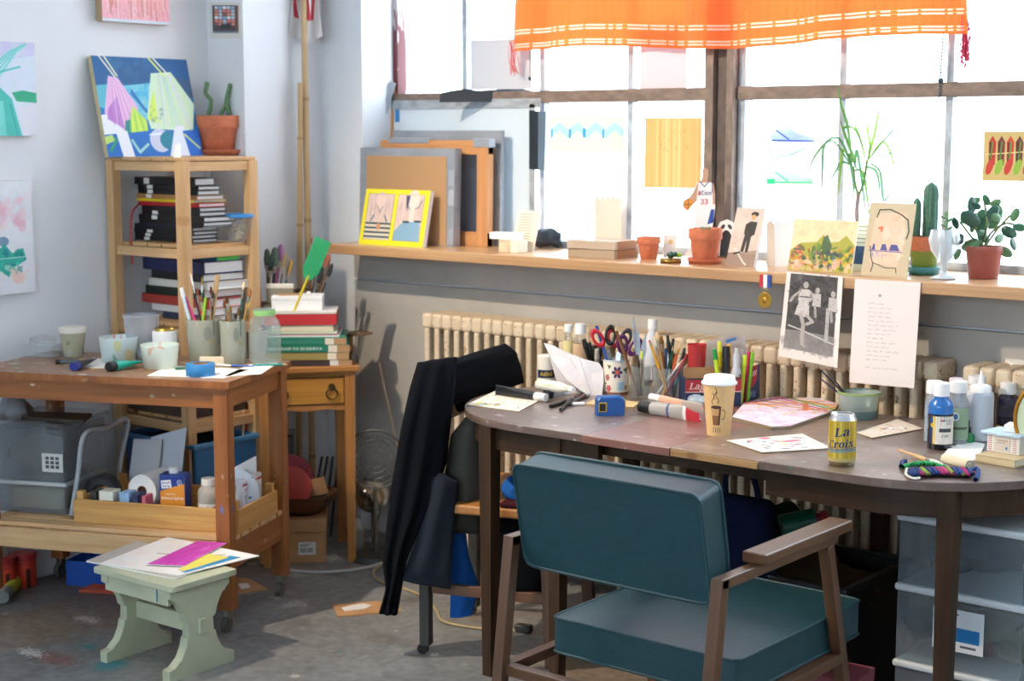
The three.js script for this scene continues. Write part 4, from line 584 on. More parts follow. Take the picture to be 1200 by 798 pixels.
// books on the cabinet
{
  seed = 200; let y = CBH; const k = mpp(CBC), X = (px) => (px - 399) * k;      // px measured along the pile
  const pile = [
    ['dark brown hardback at the bottom of the cabinet pile', 0x3a2f30, 0.35, 0.24, 0.021, 0.02, 'light'], ['olive tan hardback with a pale spine tag in the cabinet pile', 0x9a8a50, 0.33, 0.24, 0.026, 0.0, 'tag'], ['green hardback with white lettering in the cabinet pile', 0x1f7a64, 0.33, 0.24, 0.027, 0.0, 'title'], ['green hardback at the top of the matching pair', 0x2a8068, 0.325, 0.235, 0.024, -0.02, 'tag']];
  for (const [label, col, w, d, h, t, kind] of pile) {
    const o = book(label, onCab(0.0 + rr(-0.01, 0.005), y, 0.02), w, d, h - 0.0005, col, CBT - 0.16 + t, undefined, {});
    part(o, 'spine_tag', box(0.03, h * 0.9, 0.001, 0), paint(kind === 'light' ? 0xd8d2c8 : 0xe0d6c4, 0.7), [w * 0.34, h * 0.05, d / 2 + 0.0004]); part(o, 'spine_band', box(0.045, h * 0.9, 0.001, 0), paint(0xb08a62, 0.7), [w * 0.45, h * 0.05, d / 2 + 0.0003]);
    if (kind === 'title') part(o, 'spine_title', slab(V(-w * 0.4, h * 0.15, d / 2 + 0.001), V(w * 0.25, h * 0.15, d / 2 + 0.001), V(w * 0.25, h * 0.9, d / 2 + 0.001), V(-w * 0.4, h * 0.9, d / 2 + 0.001), 0.0008), [MT(ctex(512, 64, (g, w2, h2) => { rect(g, 0, 0, w2, h2, '#1f7a64'); g.fillStyle = '#dfe8e0'; g.font = 'bold 38px serif'; g.fillText('FERDINAND TO ROBERTA', 14, 46, 484); }), 0.5), coverMat(col)]);
    if (kind === 'light') for (const x of [-0.38, -0.2]) part(o, 'spine_band', box(0.018, h * 0.7, 0.001, 0), paint(0xcfc8c0, 0.7), [w * x, h * 0.15, d / 2 + 0.0003]);
    y += h;
  }
  for (const [label, col, w, d] of [['loose white magazine on the green books', 0xd7dcd8, 0.27, 0.2], ['pink-edged magazine on the pile', 0xb27a86, 0.26, 0.19], ['pale green magazine under the cream book', 0xbfd0b8, 0.25, 0.19]]) { one('magazine', label, 'magazine', box(w, 0.005, d, 0.001), paint(col, 0.6), onCab(0.0, y, 0.015), CBT - 0.16 + rr(-0.12, 0.12)); y += 0.0055; }
  book('cream book under the red box', onCab(0.005, y, 0.015), 0.215, 0.15, 0.022, 0xd8cdb4, CBT - 0.16, undefined, {}); y += 0.0225;
  { const o = thing('red_box', 'flat red lidded box on the book pile', 'box', onCab(0.0, y, 0.01), CBT - 0.16); part(o, 'base', box(0.25, 0.038, 0.17, 0.002), paint(0xc22a30, 0.45)); part(o, 'lid', box(0.252, 0.01, 0.172, 0.002), paint(0xd9d3cc, 0.6), [0, 0.0385, 0]); y += 0.049; }
  { const o = thing('white_box', 'white card box on top of the red box', 'box', onCab(-0.012, y, 0.01), CBT - 0.16); part(o, 'carton', box(0.175, 0.036, 0.12, 0.001), white); part(o, 'lid', box(0.177, 0.012, 0.122, 0.001), white, [0, 0.0365, 0]); y += 0.049; }
  one('kraft_card', 'scrap of kraft card on the white box', 'card', box(0.08, 0.004, 0.05, 0.001), kraft, onCab(-0.04, y, 0.005), CBT); one('chalk_stub', 'white chalk stub on the white box', 'chalk', ball(0.008, 1.3, 0.8, 0.9, 9), white, onCab(0.025, y + 0.006, 0.02));
  // palette sticking out behind the pile
  one('wooden_palette', 'thin stained wooden palette jutting from behind the book pile', 'palette', extr([[-0.09, -0.05], [0.06, -0.06], [0.1, -0.01], [0.08, 0.05], [-0.05, 0.06]], 0.005).rotateX(-Math.PI / 2), paint(0x6f5338, 0.6), onCab(0.16, CBH + 0.083, -0.07), CBT);
  one('wood_strip', 'thin wood strip under the palette behind the books', 'wood', box(0.14, 0.078, 0.03, 0.001), crateWood, onCab(0.125, CBH + 0.001, -0.128), CBT);
}
// brush pots behind the pile
{
  seed = 220; const z = -0.11, br = (ref, px, py, c, label, group) => brush(label, foot(ref, 0.018), onF(px, py, ref).addScaledVector(FLAT, rr(-0.02, 0.02)), { ...c, group });
  let p = onCab(-0.115, CBH, -0.08), o = thing('brush_can', 'tin can of large used brushes behind the mason jar', 'can', p); part(o, 'can', lathe([[0, 0.001], [0.045, 0.001], [0.047, 0.2], [0.045, 0.2]], 24), MT(speckTex([150, 140, 124], 50, 10, 221), 0.4, { metalness: 0.4 }));
  for (const [x, y, c] of [[313, 291, { n: 'green-caked brush', handle: 0x3a5a44, hair: 0x4a5a4a, w: 0.016, r: 0.006, bristle: 0.06 }], [322, 289, { n: 'grey-green bristled brush', handle: 0x2f3a30, hair: 0x6a7a6a, w: 0.02, bristle: 0.07, r: 0.006 }], [329, 286, { n: 'mauve flat brush', handle: 0xa05a80, hair: 0x9a6a90, w: 0.022, flat: 0.4, bristle: 0.06, r: 0.007 }], [336, 296, { n: 'drab brown brush', handle: 0x5a4a38, hair: 0x8a7a5a, w: 0.012, bristle: 0.05 }], [318, 300, { n: 'brush with slate-dark bristles', handle: 0x80604a, hair: 0x3a4844, w: 0.014, bristle: 0.05 }], [342, 304, { n: 'grey brush with straw bristles', handle: 0x4a4a4a, hair: 0xa8884a, w: 0.012, bristle: 0.05 }]]) br(p, x, y, c, `large ${c.n} standing in the tin can`);
  { const a = onCab(-0.135, CBH + 0.05, -0.02), b = onF(301, 325, a), o2 = thing('wide_brush', 'wide house-painting brush with a purple handle leaning by the tin can', 'brush', a); const e = along(a, b); o2.quaternion.copy(e.q); part(o2, 'handle', box(0.02, e.L * 0.5, 0.012, 0.005, 2), paint(0x9a4a58, 0.5), [0, e.L * 0.5, 0]); part(o2, 'ferrule', box(0.06, e.L * 0.2, 0.014, 0.003), metal(0xb8b2a6, 0.4), [0, e.L * 0.32, 0]); part(o2, 'bristles', box(0.058, e.L * 0.34, 0.013, 0.003), paint(0x4c4238, 0.9)); }
  { const o3 = thing('wide_brush', 'broad pale-handled brush lying across the brush can rim', 'brush', onF(328, 337, onCab(-0.11, 0, -0.02)), FACE); o3.position.y -= 0.004; part(o3, 'handle', box(0.1, 0.018, 0.016, 0.004), paint(0xd8d2c4, 0.5)); part(o3, 'bristles', box(0.095, 0.05, 0.012, 0.002), paint(0x8a8474, 0.9), [0, -0.05, 0]); }
  p = onCab(0.02, CBH, -0.135); o = thing('brush_pot', 'stoneware pot of brushes behind the book pile', 'pot', p); part(o, 'pot', lathe([[0, 0.001], [0.032, 0.001], [0.036, 0.24], [0.033, 0.24]], 24), paint(0x6f6257, 0.5));
  for (const [x, y, c] of [[385, 297, { n: 'mop brush with reddish bristles', handle: 0xc08a5a, hair: 0x9c5a48, w: 0.016, bristle: 0.05, r: 0.006 }], [372, 300, { n: 'brush with beige bristles', handle: 0x6a4a38, hair: 0x8a7a60, w: 0.012, bristle: 0.05 }], [378, 312, { n: 'black brush', handle: 0x30343a, hair: 0x2f3438, w: 0.012, bristle: 0.06 }], [390, 308, { n: 'dark brown brush with black bristles', handle: 0x4a3a30, hair: 0x33383c, w: 0.011, bristle: 0.05 }], [365, 278, { n: 'thin brown stick-like brush', handle: 0x8a5630, hair: 0x7a4a28, w: 0.004, r: 0.004 }]]) br(p, x, y, c, `${c.n} standing in the stoneware pot behind the books`);
  // fly swatter
  const a = onCab(-0.1, CBH + 0.02, 0.05), b = onF(379, 281, a), e = along(a, b), f = thing('fly_swatter', 'green plastic fly swatter with a yellow handle', 'fly swatter', a); f.quaternion.copy(e.q).multiply(new THREE.Quaternion().setFromAxisAngle(V(0, 1, 0), FACE)); part(f, 'handle', cyl(0.0048, 0.0042, e.L * 0.7, 10), paint(0xd9c21a, 0.4)); part(f, 'paddle', extr([[-0.012, 0], [0.012, 0], [0.028, 0.03], [0.028, e.L * 0.33], [-0.028, e.L * 0.33], [-0.028, 0.03]], 0.003, 0.001), paint(0x1a9a5a, 0.4), [0, e.L * 0.67, 0]); for (let i = 0; i < 4; i++) part(f, 'paddle_rib', box(0.0025, e.L * 0.26, 0.006, 0.001), paint(0x168a50, 0.4), [-0.018 + i * 0.012, e.L * 0.71, 0]);
  one('glass_jar', 'lidded glass jar standing between the mason jar and the book pile', 'jar', lathe([[0, 0.001], [0.036, 0.001], [0.038, 0.09], [0.03, 0.105], [0.03, 0.118], [0, 0.118]], 24), cloudy(0xc8c0ae, 0.5), onCab(-0.155, CBH, 0.09));
}
// ---------------------------------------------------------------- under and beside the cabinet
{
  let o, p;
  p = G(333, 658); o = thing('cardboard_box', 'brown cardboard box with a white shipping label under the side table', 'box', [0, 0, 0], CBT - 0.12);
  { const w = 0.23, h = 0.155, d = 0.27, e = V(Math.cos(CBT - 0.12), 0, -Math.sin(CBT - 0.12)), n = V(Math.sin(CBT - 0.12), 0, Math.cos(CBT - 0.12)); p = G(382, 659).addScaledVector(e, -w / 2).addScaledVector(n, -d / 2); o.position.copy(p); part(o, 'carton', box(w, h - 0.045, d, 0.003), kraft); part(o, 'lid', box(w + 0.008, 0.045, d + 0.008, 0.003), kraft, [0, h - 0.045, 0]); part(o, 'label', face(0.06, 0.045), MT(ctex(128, 96, (g, a, b) => { rect(g, 0, 0, a, b, '#d8d8d4'); seed = 231; for (let i = 0; i < 14; i++) rect(g, 12 + i * 7, 44, rr(2, 5), 36, '#333'); rect(g, 12, 14, 80, 6, '#555'); rect(g, 12, 26, 60, 6, '#555'); }), 0.6), [0.05, 0.03, d / 2 + 0.0006]);
    const top = h + 0.001, wb = V(0.01, 0, 0.02); 
    const bowl = thing('wooden_bowl', 'shallow brown wooden bowl on the cardboard box', 'bowl', p.clone().setY(top).addScaledVector(e, 0.035).addScaledVector(n, 0.02)); part(bowl, 'bowl', lathe([[0, 0], [0.06, 0.001], [0.1, 0.03], [0.125, 0.075], [0.119, 0.075], [0.095, 0.034], [0.055, 0.008], [0, 0.008]], 32), MT(woodTex([120, 80, 48], [80, 50, 28], 233), 0.5));
    const bc = bowl.position.clone(); one('red_disc', 'plain red disc propped in the wooden bowl', 'disc', new THREE.CylinderGeometry(0.075, 0.075, 0.02, 36).rotateX(Math.PI / 2 - 0.25).rotateY(FACE).translate(0, 0, 0), paint(0xb9382c, 0.5), bc.clone().add(V(0, 0.092, 0)).addScaledVector(RIGHT, -0.04).addScaledVector(FLAT, -0.01));
    one('red_disc', 'pink-red woven disc behind the plain red one', 'disc', new THREE.CylinderGeometry(0.085, 0.085, 0.02, 36).rotateX(Math.PI / 2 - 0.25).rotateY(FACE), MT(speckTex([158, 60, 70], 70, 40, 234), 0.7), bc.clone().add(V(0, 0.115, 0)).addScaledVector(RIGHT, -0.05).addScaledVector(FLAT, 0.035));
    one('cardboard_offcut', 'folded cardboard offcut in the wooden bowl', 'cardboard', box(0.085, 0.06, 0.01, 0.001).rotateZ(0.25), kraft, bc.clone().add(V(0, 0.06, 0)).addScaledVector(RIGHT, 0.05), FACE);
    seed = 236; for (let i = 0; i < 5; i++) one('dark_pebble', 'dark lump among the scraps in the wooden bowl', 'lump', ball(0.018, 1.4, 0.7, 1, 9), paint(0x2d2622, 0.8), bc.clone().add(V(0, 0.05 + i * 0.003, 0)).addScaledVector(RIGHT, 0.03 + i * 0.014).addScaledVector(FLAT, -0.05 + rr(-0.01, 0.01)), rr(0, 3), 'lumps in the wooden bowl');
  }
  // framed panel on the floor against the column
  { const b = onCab(-0.1, 0, -0.24), c = [onF(299, 640, b), onF(346, 636, b)], y0 = 0.001, A = V(c[0].x, y0, c[0].z), B = V(c[1].x, y0, c[1].z), up = V(0, onF(320, 505, b).y, 0).addScaledVector(FLAT, 0.03); o = thing('framed_panel', 'grey framed panel standing on the floor under the side table', 'panel', A.clone().add(B).multiplyScalar(0.5)); const q = [A, B, B.clone().add(up), A.clone().add(up)].map((v) => v.clone().sub(o.position)); part(o, 'frame', slab(...q, 0.018), [paint(0x9aa0a4, 0.5), paint(0x6a6f73, 0.6)]); const cc = q[0].clone().add(q[2]).multiplyScalar(0.5); part(o, 'panel', slab(...q.map((v) => v.clone().lerp(cc, 0.14).addScaledVector(FLAT, -0.003)), 0.002), [paint(0x7d8488, 0.6), black]); part(o, 'dark_edge', slab(...q.map((v) => v.clone().lerp(cc, 0.1).addScaledVector(FLAT, -0.0012)), 0.001), [paint(0x1d2326, 0.5), black]); }
  // wire fan guard, clamp lamp
  { p = G(438, 662).addScaledVector(FLAT, 0.08); const c = onF(447, 548, p), k = mpp(p); o = thing('floor_fan', 'wire floor fan guard standing beside the side table', 'fan', p, FACE); const wm = metal(0x77736a, 0.45), h = c.y; for (const r of [0.09, 0.07, 0.05, 0.03]) part(o, 'guard_ring', new THREE.TorusGeometry(r, 0.0016, 5, 36), wm, [0, 0.36, 0]); part(o, 'guard_rim', new THREE.TorusGeometry(0.105, 0.0035, 6, 40), wm, [0, 0.36, 0]); for (let i = 0; i < 16; i++) { const a = i * Math.PI / 8; part(o, 'guard_wire', rod([0.02 * Math.cos(a), 0.36 + 0.02 * Math.sin(a), 0.004], [0.105 * Math.cos(a), 0.36 + 0.105 * Math.sin(a), 0], 0.001, 0.001, 4), wm); } part(o, 'stand', rod([0, 0.02, -0.02], [0, 0.26, -0.01], 0.008, 0.008, 10), wm); part(o, 'base', cyl(0.09, 0.08, 0.02, 28), paint(0x3a3936, 0.5)); }
  { const b = G(437, 640).addScaledVector(FLAT, -0.02), c = onF(439, 580, b); o = thing('clamp_lamp', 'polished metal dome clamp lamp near the coats', 'lamp', V(b.x, 0, b.z), FACE); const y = c.y; part(o, 'dome', lathe([[0.062, 0], [0.064, 0.004], [0.056, 0.03], [0.034, 0.055], [0.014, 0.066], [0.014, 0.1], [0, 0.1]], 28).rotateX(Math.PI / 2 - 0.35).rotateY(-0.2), metal(0xc9c4bc, 0.22), [0, y, 0]); part(o, 'cord', tube([[0.01, y + 0.03, -0.03], [-0.03, y + 0.06, 0], [0.02, y + 0.045, 0.03], [0.035, y - 0.03, 0.0], [0.02, 0.1, 0], [0.0, 0.004, 0.03]], 0.003, 6), black); part(o, 'stand', rod([0, 0, -0.02], [0, y, -0.02], 0.006, 0.006, 8), metal(0x6f6a62, 0.5)); part(o, 'foot', cyl(0.05, 0.045, 0.012, 24), paint(0x36332f, 0.5)); }
  { const a = G(463, 640), b = onF(444, 425, V(-3.93, 0, -4.14)); const A = V(-3.79, 0.002, -4.1), B = onF(444, 425, V(-3.92, 0, -4.165)); one('thin_stick', 'thin pale stick leaning on the wall beside the side table', 'stick', rod(V(0, 0, 0), B.clone().sub(A), 0.005, 0.004, 8), paint(0xc9b090, 0.6), A); }
  { p = G(428, 640).addScaledVector(FLAT, -0.06).addScaledVector(RIGHT, -0.03); one('glass_bottle', 'empty glass jar on the floor before the clamp lamp', 'jar', lathe([[0, 0.001], [0.03, 0.001], [0.032, 0.09], [0.02, 0.11], [0.02, 0.125]], 20), glassy(0xcfd4d2, 0.1, 0.8), p); }
  { o = thing('orange_rod', 'orange flat bar leaning behind the work table leg', 'bar', onCab(-0.21, 0, -0.03)); const b = onF(289, 472, o.position).sub(o.position); part(o, 'bar', bar([0, 0, 0], b, 0.014, 0.006), paint(0xd9562a, 0.5)); }
  { const s = onCab(-0.225, 0, 0.05), b = onF(286, 480, s).sub(s); one('dowel', 'pale dowel leaning beside the orange bar', 'dowel', rod(V(0, 0.001, 0).addScaledVector(RIGHT, -0.02), b, 0.004, 0.004, 8), paint(0xd8bd94, 0.6), s); }
  // folded easel bars behind
  { o = thing('folded_stand', 'dark folded stand under the side table', 'stand', onCab(0.07, 0, -0.2), CBT); for (let i = 0; i < 4; i++) part(o, 'strut', rod([-0.05 + i * 0.03, 0.01, 0.02], [0.02 + i * 0.02, 0.3, -0.05], 0.005, 0.005, 6), paint(0x3a4044, 0.5)); }
  // cables
  one('white_cable', 'white cable looping across the floor past the caster', 'cable', tube([[308, 632], [311, 648], [322, 663], [350, 671], [400, 671], [448, 662], [470, 652]].map(([x, y]) => { const q = G(x, y); q.y = 0.005; return q; }), 0.0055, 6, 60), paint(0xb8b8b4, 0.5));
  one('tan_cord', 'tan extension cord running under the dark table', 'cord', tube([[450, 662], [438, 671], [443, 681], [470, 690], [500, 703], [512, 718], [520, 730], [560, 738], [610, 741]].map(([x, y]) => { const q = G(x, y); q.y = 0.005; return q; }), 0.005, 6, 70), paint(0xa8946e, 0.55));
  { o = thing('plug_block', 'dark plug at the end of the tan cord', 'plug', G(614, 741), 0.3); part(o, 'body', box(0.05, 0.025, 0.03, 0.006, 2), paint(0x2c2b29, 0.5)); part(o, 'strain_relief', rod([-0.03, 0.012, 0], [-0.025, 0.012, 0], 0.008, 0.009, 8), paint(0x2c2b29, 0.5)); }
  { o = thing('white_adapter', 'white power adapter on the floor under the work table', 'adapter', G(318, 655), 0.4); part(o, 'body', box(0.035, 0.05, 0.03, 0.006, 2), paint(0xc8c8c6, 0.5)); part(o, 'prong_face', box(0.025, 0.004, 0.02, 0.001), paint(0xa9a9a7, 0.5), [0, 0.05, 0]); }
}

// ================================================================ stool and things on the floor
{
  const pale = MT(speckTex([186, 190, 160], 22, 10, 301), 0.5), H = 0.275, o = thing('step_stool', 'pale green trestle step stool with curved ends', 'stool', [-3.525, 0, -2.75], 0.03);
  const half = [[0.118, 0], [0.118, 0.03], [0.098, 0.034], [0.072, 0.055], [0.056, 0.085], [0.05, 0.108], [0.044, 0.112], [0.042, 0.15], [0.052, 0.156], [0.058, 0.18], [0.078, 0.212], [0.098, 0.228], [0.106, 0.234], [0.106, 0.255]];
  const outline = [...half, ...half.slice().reverse().map(([x, y]) => [-x, y])];
  for (const s of [-1, 1]) { const e = part(o, 'trestle_end', extr(outline, 0.026, 0.002).rotateY(Math.PI / 2), pale, [s * 0.135, 0, 0]); part(e, 'tenon', box(0.012, 0.042, 0.024, 0.002), pale, [s * 0.018, 0.112, 0]); part(e, 'glide', box(0.02, 0.006, 0.03, 0.002), pale, [0, 0, -0.08]); }
  part(o, 'stretcher', box(0.25, 0.05, 0.02, 0.002), pale, [0, 0.108, 0]);
  for (const s of [-1, 1]) part(o, 'apron', box(0.27, 0.045, 0.014, 0.002), pale, [0, 0.21, s * 0.098]);
  part(o, 'top', box(0.34, 0.02, 0.235, 0.004), pale, [0, H - 0.02, 0]); part(o, 'blue_paint_run', box(0.005, 0.04, 0.001, 0), paint(0x2a7f92, 0.4), [0.09, 0.215, 0.1056]);
  let h = H + 0.0005; const sh = (name, label, px, m, t = 0.0016) => { lyingSlab(name, label, 'paper', px, h, t, m, paper); h += t + 0.0004; };
  sh('backing_board', 'grey backing board under the papers on the stool', [[101, 657], [206, 678], [262, 655], [160, 634]], paint(0xb9b2a8, 0.6), 0.004);
  sh('paper_sheet', 'large white sheet spread over the stool papers', [[117, 660], [210, 674], [304, 651], [196, 629]], MT(ctex(256, 256, (g) => { rect(g, 0, 0, 256, 256, '#eae6e2'); seed = 303; daubs(g, 30, 0, 0, 256, 256, ['#f2efec', '#e0dcd8', '#e8ddd4'], 16, 50, 0.4); brushy(g, [[60, 120], [140, 90], [190, 40]], 5, '#8a6f58', 0.8); brushy(g, [[90, 60], [110, 110]], 4, '#8a6f58', 0.8); }), 0.8), 0.002);
  sh('paper_sheet', 'blue painted paper under the yellow one on the stool', [[212, 670], [217, 671], [282, 653], [270, 651]], paint(0x2a8fc0, 0.6));
  sh('paper_sheet', 'yellow painted paper on the stool', [[208, 668], [216, 669], [268, 653], [240, 648]], paint(0xe6d860, 0.6));
  sh('paper_sheet', 'magenta painted paper lying on the stool', [[172, 661], [216, 663], [266, 636], [231, 634]], MT(ctex(256, 128, (g) => { rect(g, 0, 0, 256, 128, '#c83cae'); seed = 305; daubs(g, 40, 0, 0, 256, 128, ['#d65cc0', '#b82e9c', '#e08ad0'], 8, 26, 0.5); }), 0.6));
}
{
  const cb = (label, pts, wpts) => { const f = flatPx(pts, 0.0005, 0.004), o = thing('cardboard_palette', label, 'cardboard', f.c); part(o, 'card', f.g, kraft); const q = flatPx(wpts, 0.0047, 0.0012); part(o, 'dried_paint', q.g, paint(0xdad6d2, 0.6), q.c.sub(f.c)); };
  cb('scrap of cardboard with white paint on the open floor', [[389, 708], [396, 722], [430, 719], [470, 716], [466, 709], [445, 704]], [[400, 712], [404, 716], [428, 713], [436, 709], [426, 707], [412, 709]]);
  cb('scrap of cardboard with white paint behind the stool', [[270, 678], [281, 695], [314, 690], [300, 682], [290, 677]], [[279, 684], [283, 690], [294, 688], [290, 683]]);
  let p, o, k;
  const redLab = MT(ctex(256, 128, (g) => { rect(g, 0, 0, 256, 128, '#c23a34'); rect(g, 0, 0, 256, 26, '#a8282c'); for (const x of [10, 138]) { rect(g, x, 50, 90, 60, '#d8452e'); rect(g, x + 34, 56, 16, 50, '#4a2a26'); } }), 0.45);
  for (const [px, py, label] of [[30, 676, 'red plastic paint tub under the work table'], [6, 680, 'red paint tub half hidden at the white jug']]) { const n = ray(px, 0).cross(ray(px, 798)), x = XL + 0.062; p = V(x, 0, -(n.x * x - n.y * CAM.y) / n.z); o = thing('paint_bucket', label, 'paint tub', p); part(o, 'tub', lathe([[0, 0.001], [0.036, 0.001], [0.038, 0.095], [0.036, 0.095]], 28), redLab); part(o, 'lid', lathe([[0.04, 0.095], [0.04, 0.112], [0.036, 0.116], [0, 0.116]], 28), paint(0xa8282c, 0.4)); }
  { const a = onY(8, 694, 0.022), b = onY(27, 672, 0.022), e = along(a, b); o = thing('squeeze_bottle', 'lime yellow squeeze bottle lying under the work table', 'bottle', a); o.quaternion.copy(e.q); part(o, 'body', lathe([[0, 0], [0.02, 0.002], [0.022, e.L * 0.55], [0.02, e.L * 0.9], [0, e.L]], 20), paint(0xb4b83a, 0.4)); part(o, 'cap', cyl(0.021, 0.021, e.L * 0.3, 20), paint(0x8a8f88, 0.4), [0, -e.L * 0.25, 0]); }
  p = G(-6, 690); o = thing('white_jug', 'translucent white jug at the edge of the work table', 'jug', p); part(o, 'body', lathe([[0, 0.001], [0.045, 0.001], [0.05, 0.12], [0.03, 0.15], [0.02, 0.16]], 24), cloudy(0xdadad4, 0.3)); part(o, 'cap', cyl(0.022, 0.02, 0.02, 16), white, [0, 0.16, 0]);
  p = G(88, 656); o = thing('blue_tray', 'blue plastic tray with orange paper on the floor behind the caster', 'tray', fromLT(-0.2, 0, -0.19), LTT); part(o, 'tray', merge([box(0.26, 0.006, 0.17, 0), shift(box(0.26, 0.085, 0.006, 0.002), 0, 0, 0.085), shift(box(0.26, 0.085, 0.006, 0.002), 0, 0, -0.085), shift(box(0.006, 0.085, 0.17, 0.002), 0.13, 0, 0), shift(box(0.006, 0.085, 0.17, 0.002), -0.13, 0, 0)]), paint(0x1f4fa8, 0.4)); 
  one('orange_flyer', 'orange printed flyer on the floor by the blue tray', 'flyer', slab(V(-0.12, 0.012, 0.03), V(0.1, 0.012, 0.0), V(0.12, 0.02, -0.05), V(-0.1, 0.02, -0.02), 0.01), [MT(speckTex([206, 96, 60], 90, 12, 307), 0.6), paint(0xb8503a, 0.6)], fromLT(-0.12, 0, -0.06), LTT);
}

// ================================================================ the dark oval table
const TB = { z0: -3.961, z1: -3.205, xl: -2.63, xr: -1.62, a: 0.36 }; TB.zc = (TB.z0 + TB.z1) / 2; TB.b = (TB.z1 - TB.z0) / 2;
{
  const o = thing('oval_table', 'dark wooden oval extension table with pieced leaves', 'table', [-2.125, 0, TB.zc]), X = (x) => x + 2.125, th = 0.021;
  const topTex = (s, tint, purple) => { const t = woodTex(tint[0], tint[1], s); const d = t.image.data; for (let y = 0; y < 256; y++) for (let x = 0; x < 512; x++) { const u = x / 512, v = y / 256, n = fbm(u, v, 6, 4, s + 50, 4), m = fbm(u, v, 20, 14, s + 60, 3), q = (y * 512 + x) * 4; let w = Math.max(0, n - 0.5) * 1.6 + Math.max(0, m - 0.6) * 1.2; w = Math.min(0.6, w); const c = purple ? [168, 118, 128] : [176, 162, 156]; for (let i = 0; i < 3; i++) d[q + i] += (c[i] - d[q + i]) * w; } speckled(t, 90, 5, [[226, 220, 218], [210, 200, 205], [226, 220, 218], [80, 150, 120]], s); return t; };
  const leafTop = (s, tint, p) => MT(topTex(s, tint, p), 0.45, { clearcoat: 1, clearcoatRoughness: 0.34 });
  const mids = [[118, 96, 84], [82, 64, 54]];
  const shape = (pts) => { const g = new THREE.ExtrudeGeometry(new THREE.Shape(pts.map(([x, z]) => new THREE.Vector2(x, -z))), { depth: th - 0.003, bevelEnabled: true, bevelSize: 0.0015, bevelThickness: 0.0015, bevelSegments: 1 }); g.rotateX(-Math.PI / 2); g.translate(0, TABLE - th + 0.0015, 0); return boxUV(g, 'x', 0.75, 0.5); };
  const arc = (cx, s) => { const p = []; for (let i = 0; i <= 28; i++) { const t = -Math.PI / 2 + Math.PI * i / 28; p.push([cx + s * TB.a * Math.cos(t), -TB.b * Math.sin(t)]); } return p; };   // from front (z = b) to back
  const s1 = -2.385, s2 = -2.118, s3 = -1.868, g = 0.0012;
  const left = arc(X(TB.xl), -1), right = arc(X(TB.xr), 1);
  part(o, 'table_leaf', shape([[X(s1) - g, TB.b], ...left, [X(s1) - g, -TB.b]]), leafTop(501, mids, 0));
  part(o, 'table_leaf', shape([[X(s1) + g, TB.b + 0.006], [X(s1) + g, -TB.b], [X(s2) - g, -TB.b], [X(s2) - g, TB.b + 0.006]].reverse()), leafTop(511, [[146, 96, 78], [104, 62, 48]], 1));
  part(o, 'table_leaf', shape([[X(s2) + g, TB.b], [X(s2) + g, -TB.b], [X(s3) - g, -TB.b], [X(s3) - g, TB.b]].reverse()), leafTop(521, [[148, 118, 92], [98, 72, 54]], 0));
  part(o, 'table_leaf', shape([[X(s3) + g, TB.b], ...right, [X(s3) + g, -TB.b]]), leafTop(531, mids, 0));
  // light wood strip on the edge of the third leaf
  part(o, 'edge_strip', box(s3 - s2 - 0.004, 0.017, 0.004, 0.001), MT(woodTex([196, 160, 110], [132, 96, 58], 541, 2), 0.5), [X((s2 + s3) / 2), TABLE - 0.0205, TB.b + 0.0035]);
  // aprons follow the curved ends
  const apron = (cx, s, xin) => { const k = 0.93, out = [], inn = []; for (let i = 0; i <= 28; i++) { const t = -Math.PI / 2 + Math.PI * i / 28; out.push([cx + s * (TB.a - 0.028) * Math.cos(t), -(TB.b - 0.028) * Math.sin(t)]); inn.push([cx + s * (TB.a - 0.048) * Math.cos(t), -(TB.b - 0.048) * Math.sin(t)]); } const pts = [[xin, TB.b - 0.028], ...out, [xin, -TB.b + 0.028], [xin, -TB.b + 0.048], ...inn.reverse(), [xin, TB.b - 0.048]]; const gg = new THREE.ExtrudeGeometry(new THREE.Shape(pts.map(([x, z]) => new THREE.Vector2(x, -z))), { depth: 0.066, bevelEnabled: false }); gg.rotateX(-Math.PI / 2); gg.translate(0, TABLE - th - 0.066, 0); return boxUV(gg, 'x'); };
  part(o, 'apron', apron(X(TB.xl), -1, X(-2.36)), walnut); part(o, 'apron', apron(X(TB.xr), 1, X(-1.865)), walnut);
  for (const z of [TB.b - 0.08, -TB.b + 0.08]) part(o, 'slide_rail', box(0.72, 0.04, 0.03), walnut, [0, TABLE - th - 0.041, z]);
  const leg = (x, z) => part(o, 'leg', tapered(0.03, 0.044, TABLE - th), walnut, [X(x), 0, z]);
  for (const s of [1, -1]) { leg(-2.735, s * 0.338); leg(-1.432, s * 0.285); leg(-2.5, s * 0.335); } leg(-1.9, -0.335);
}
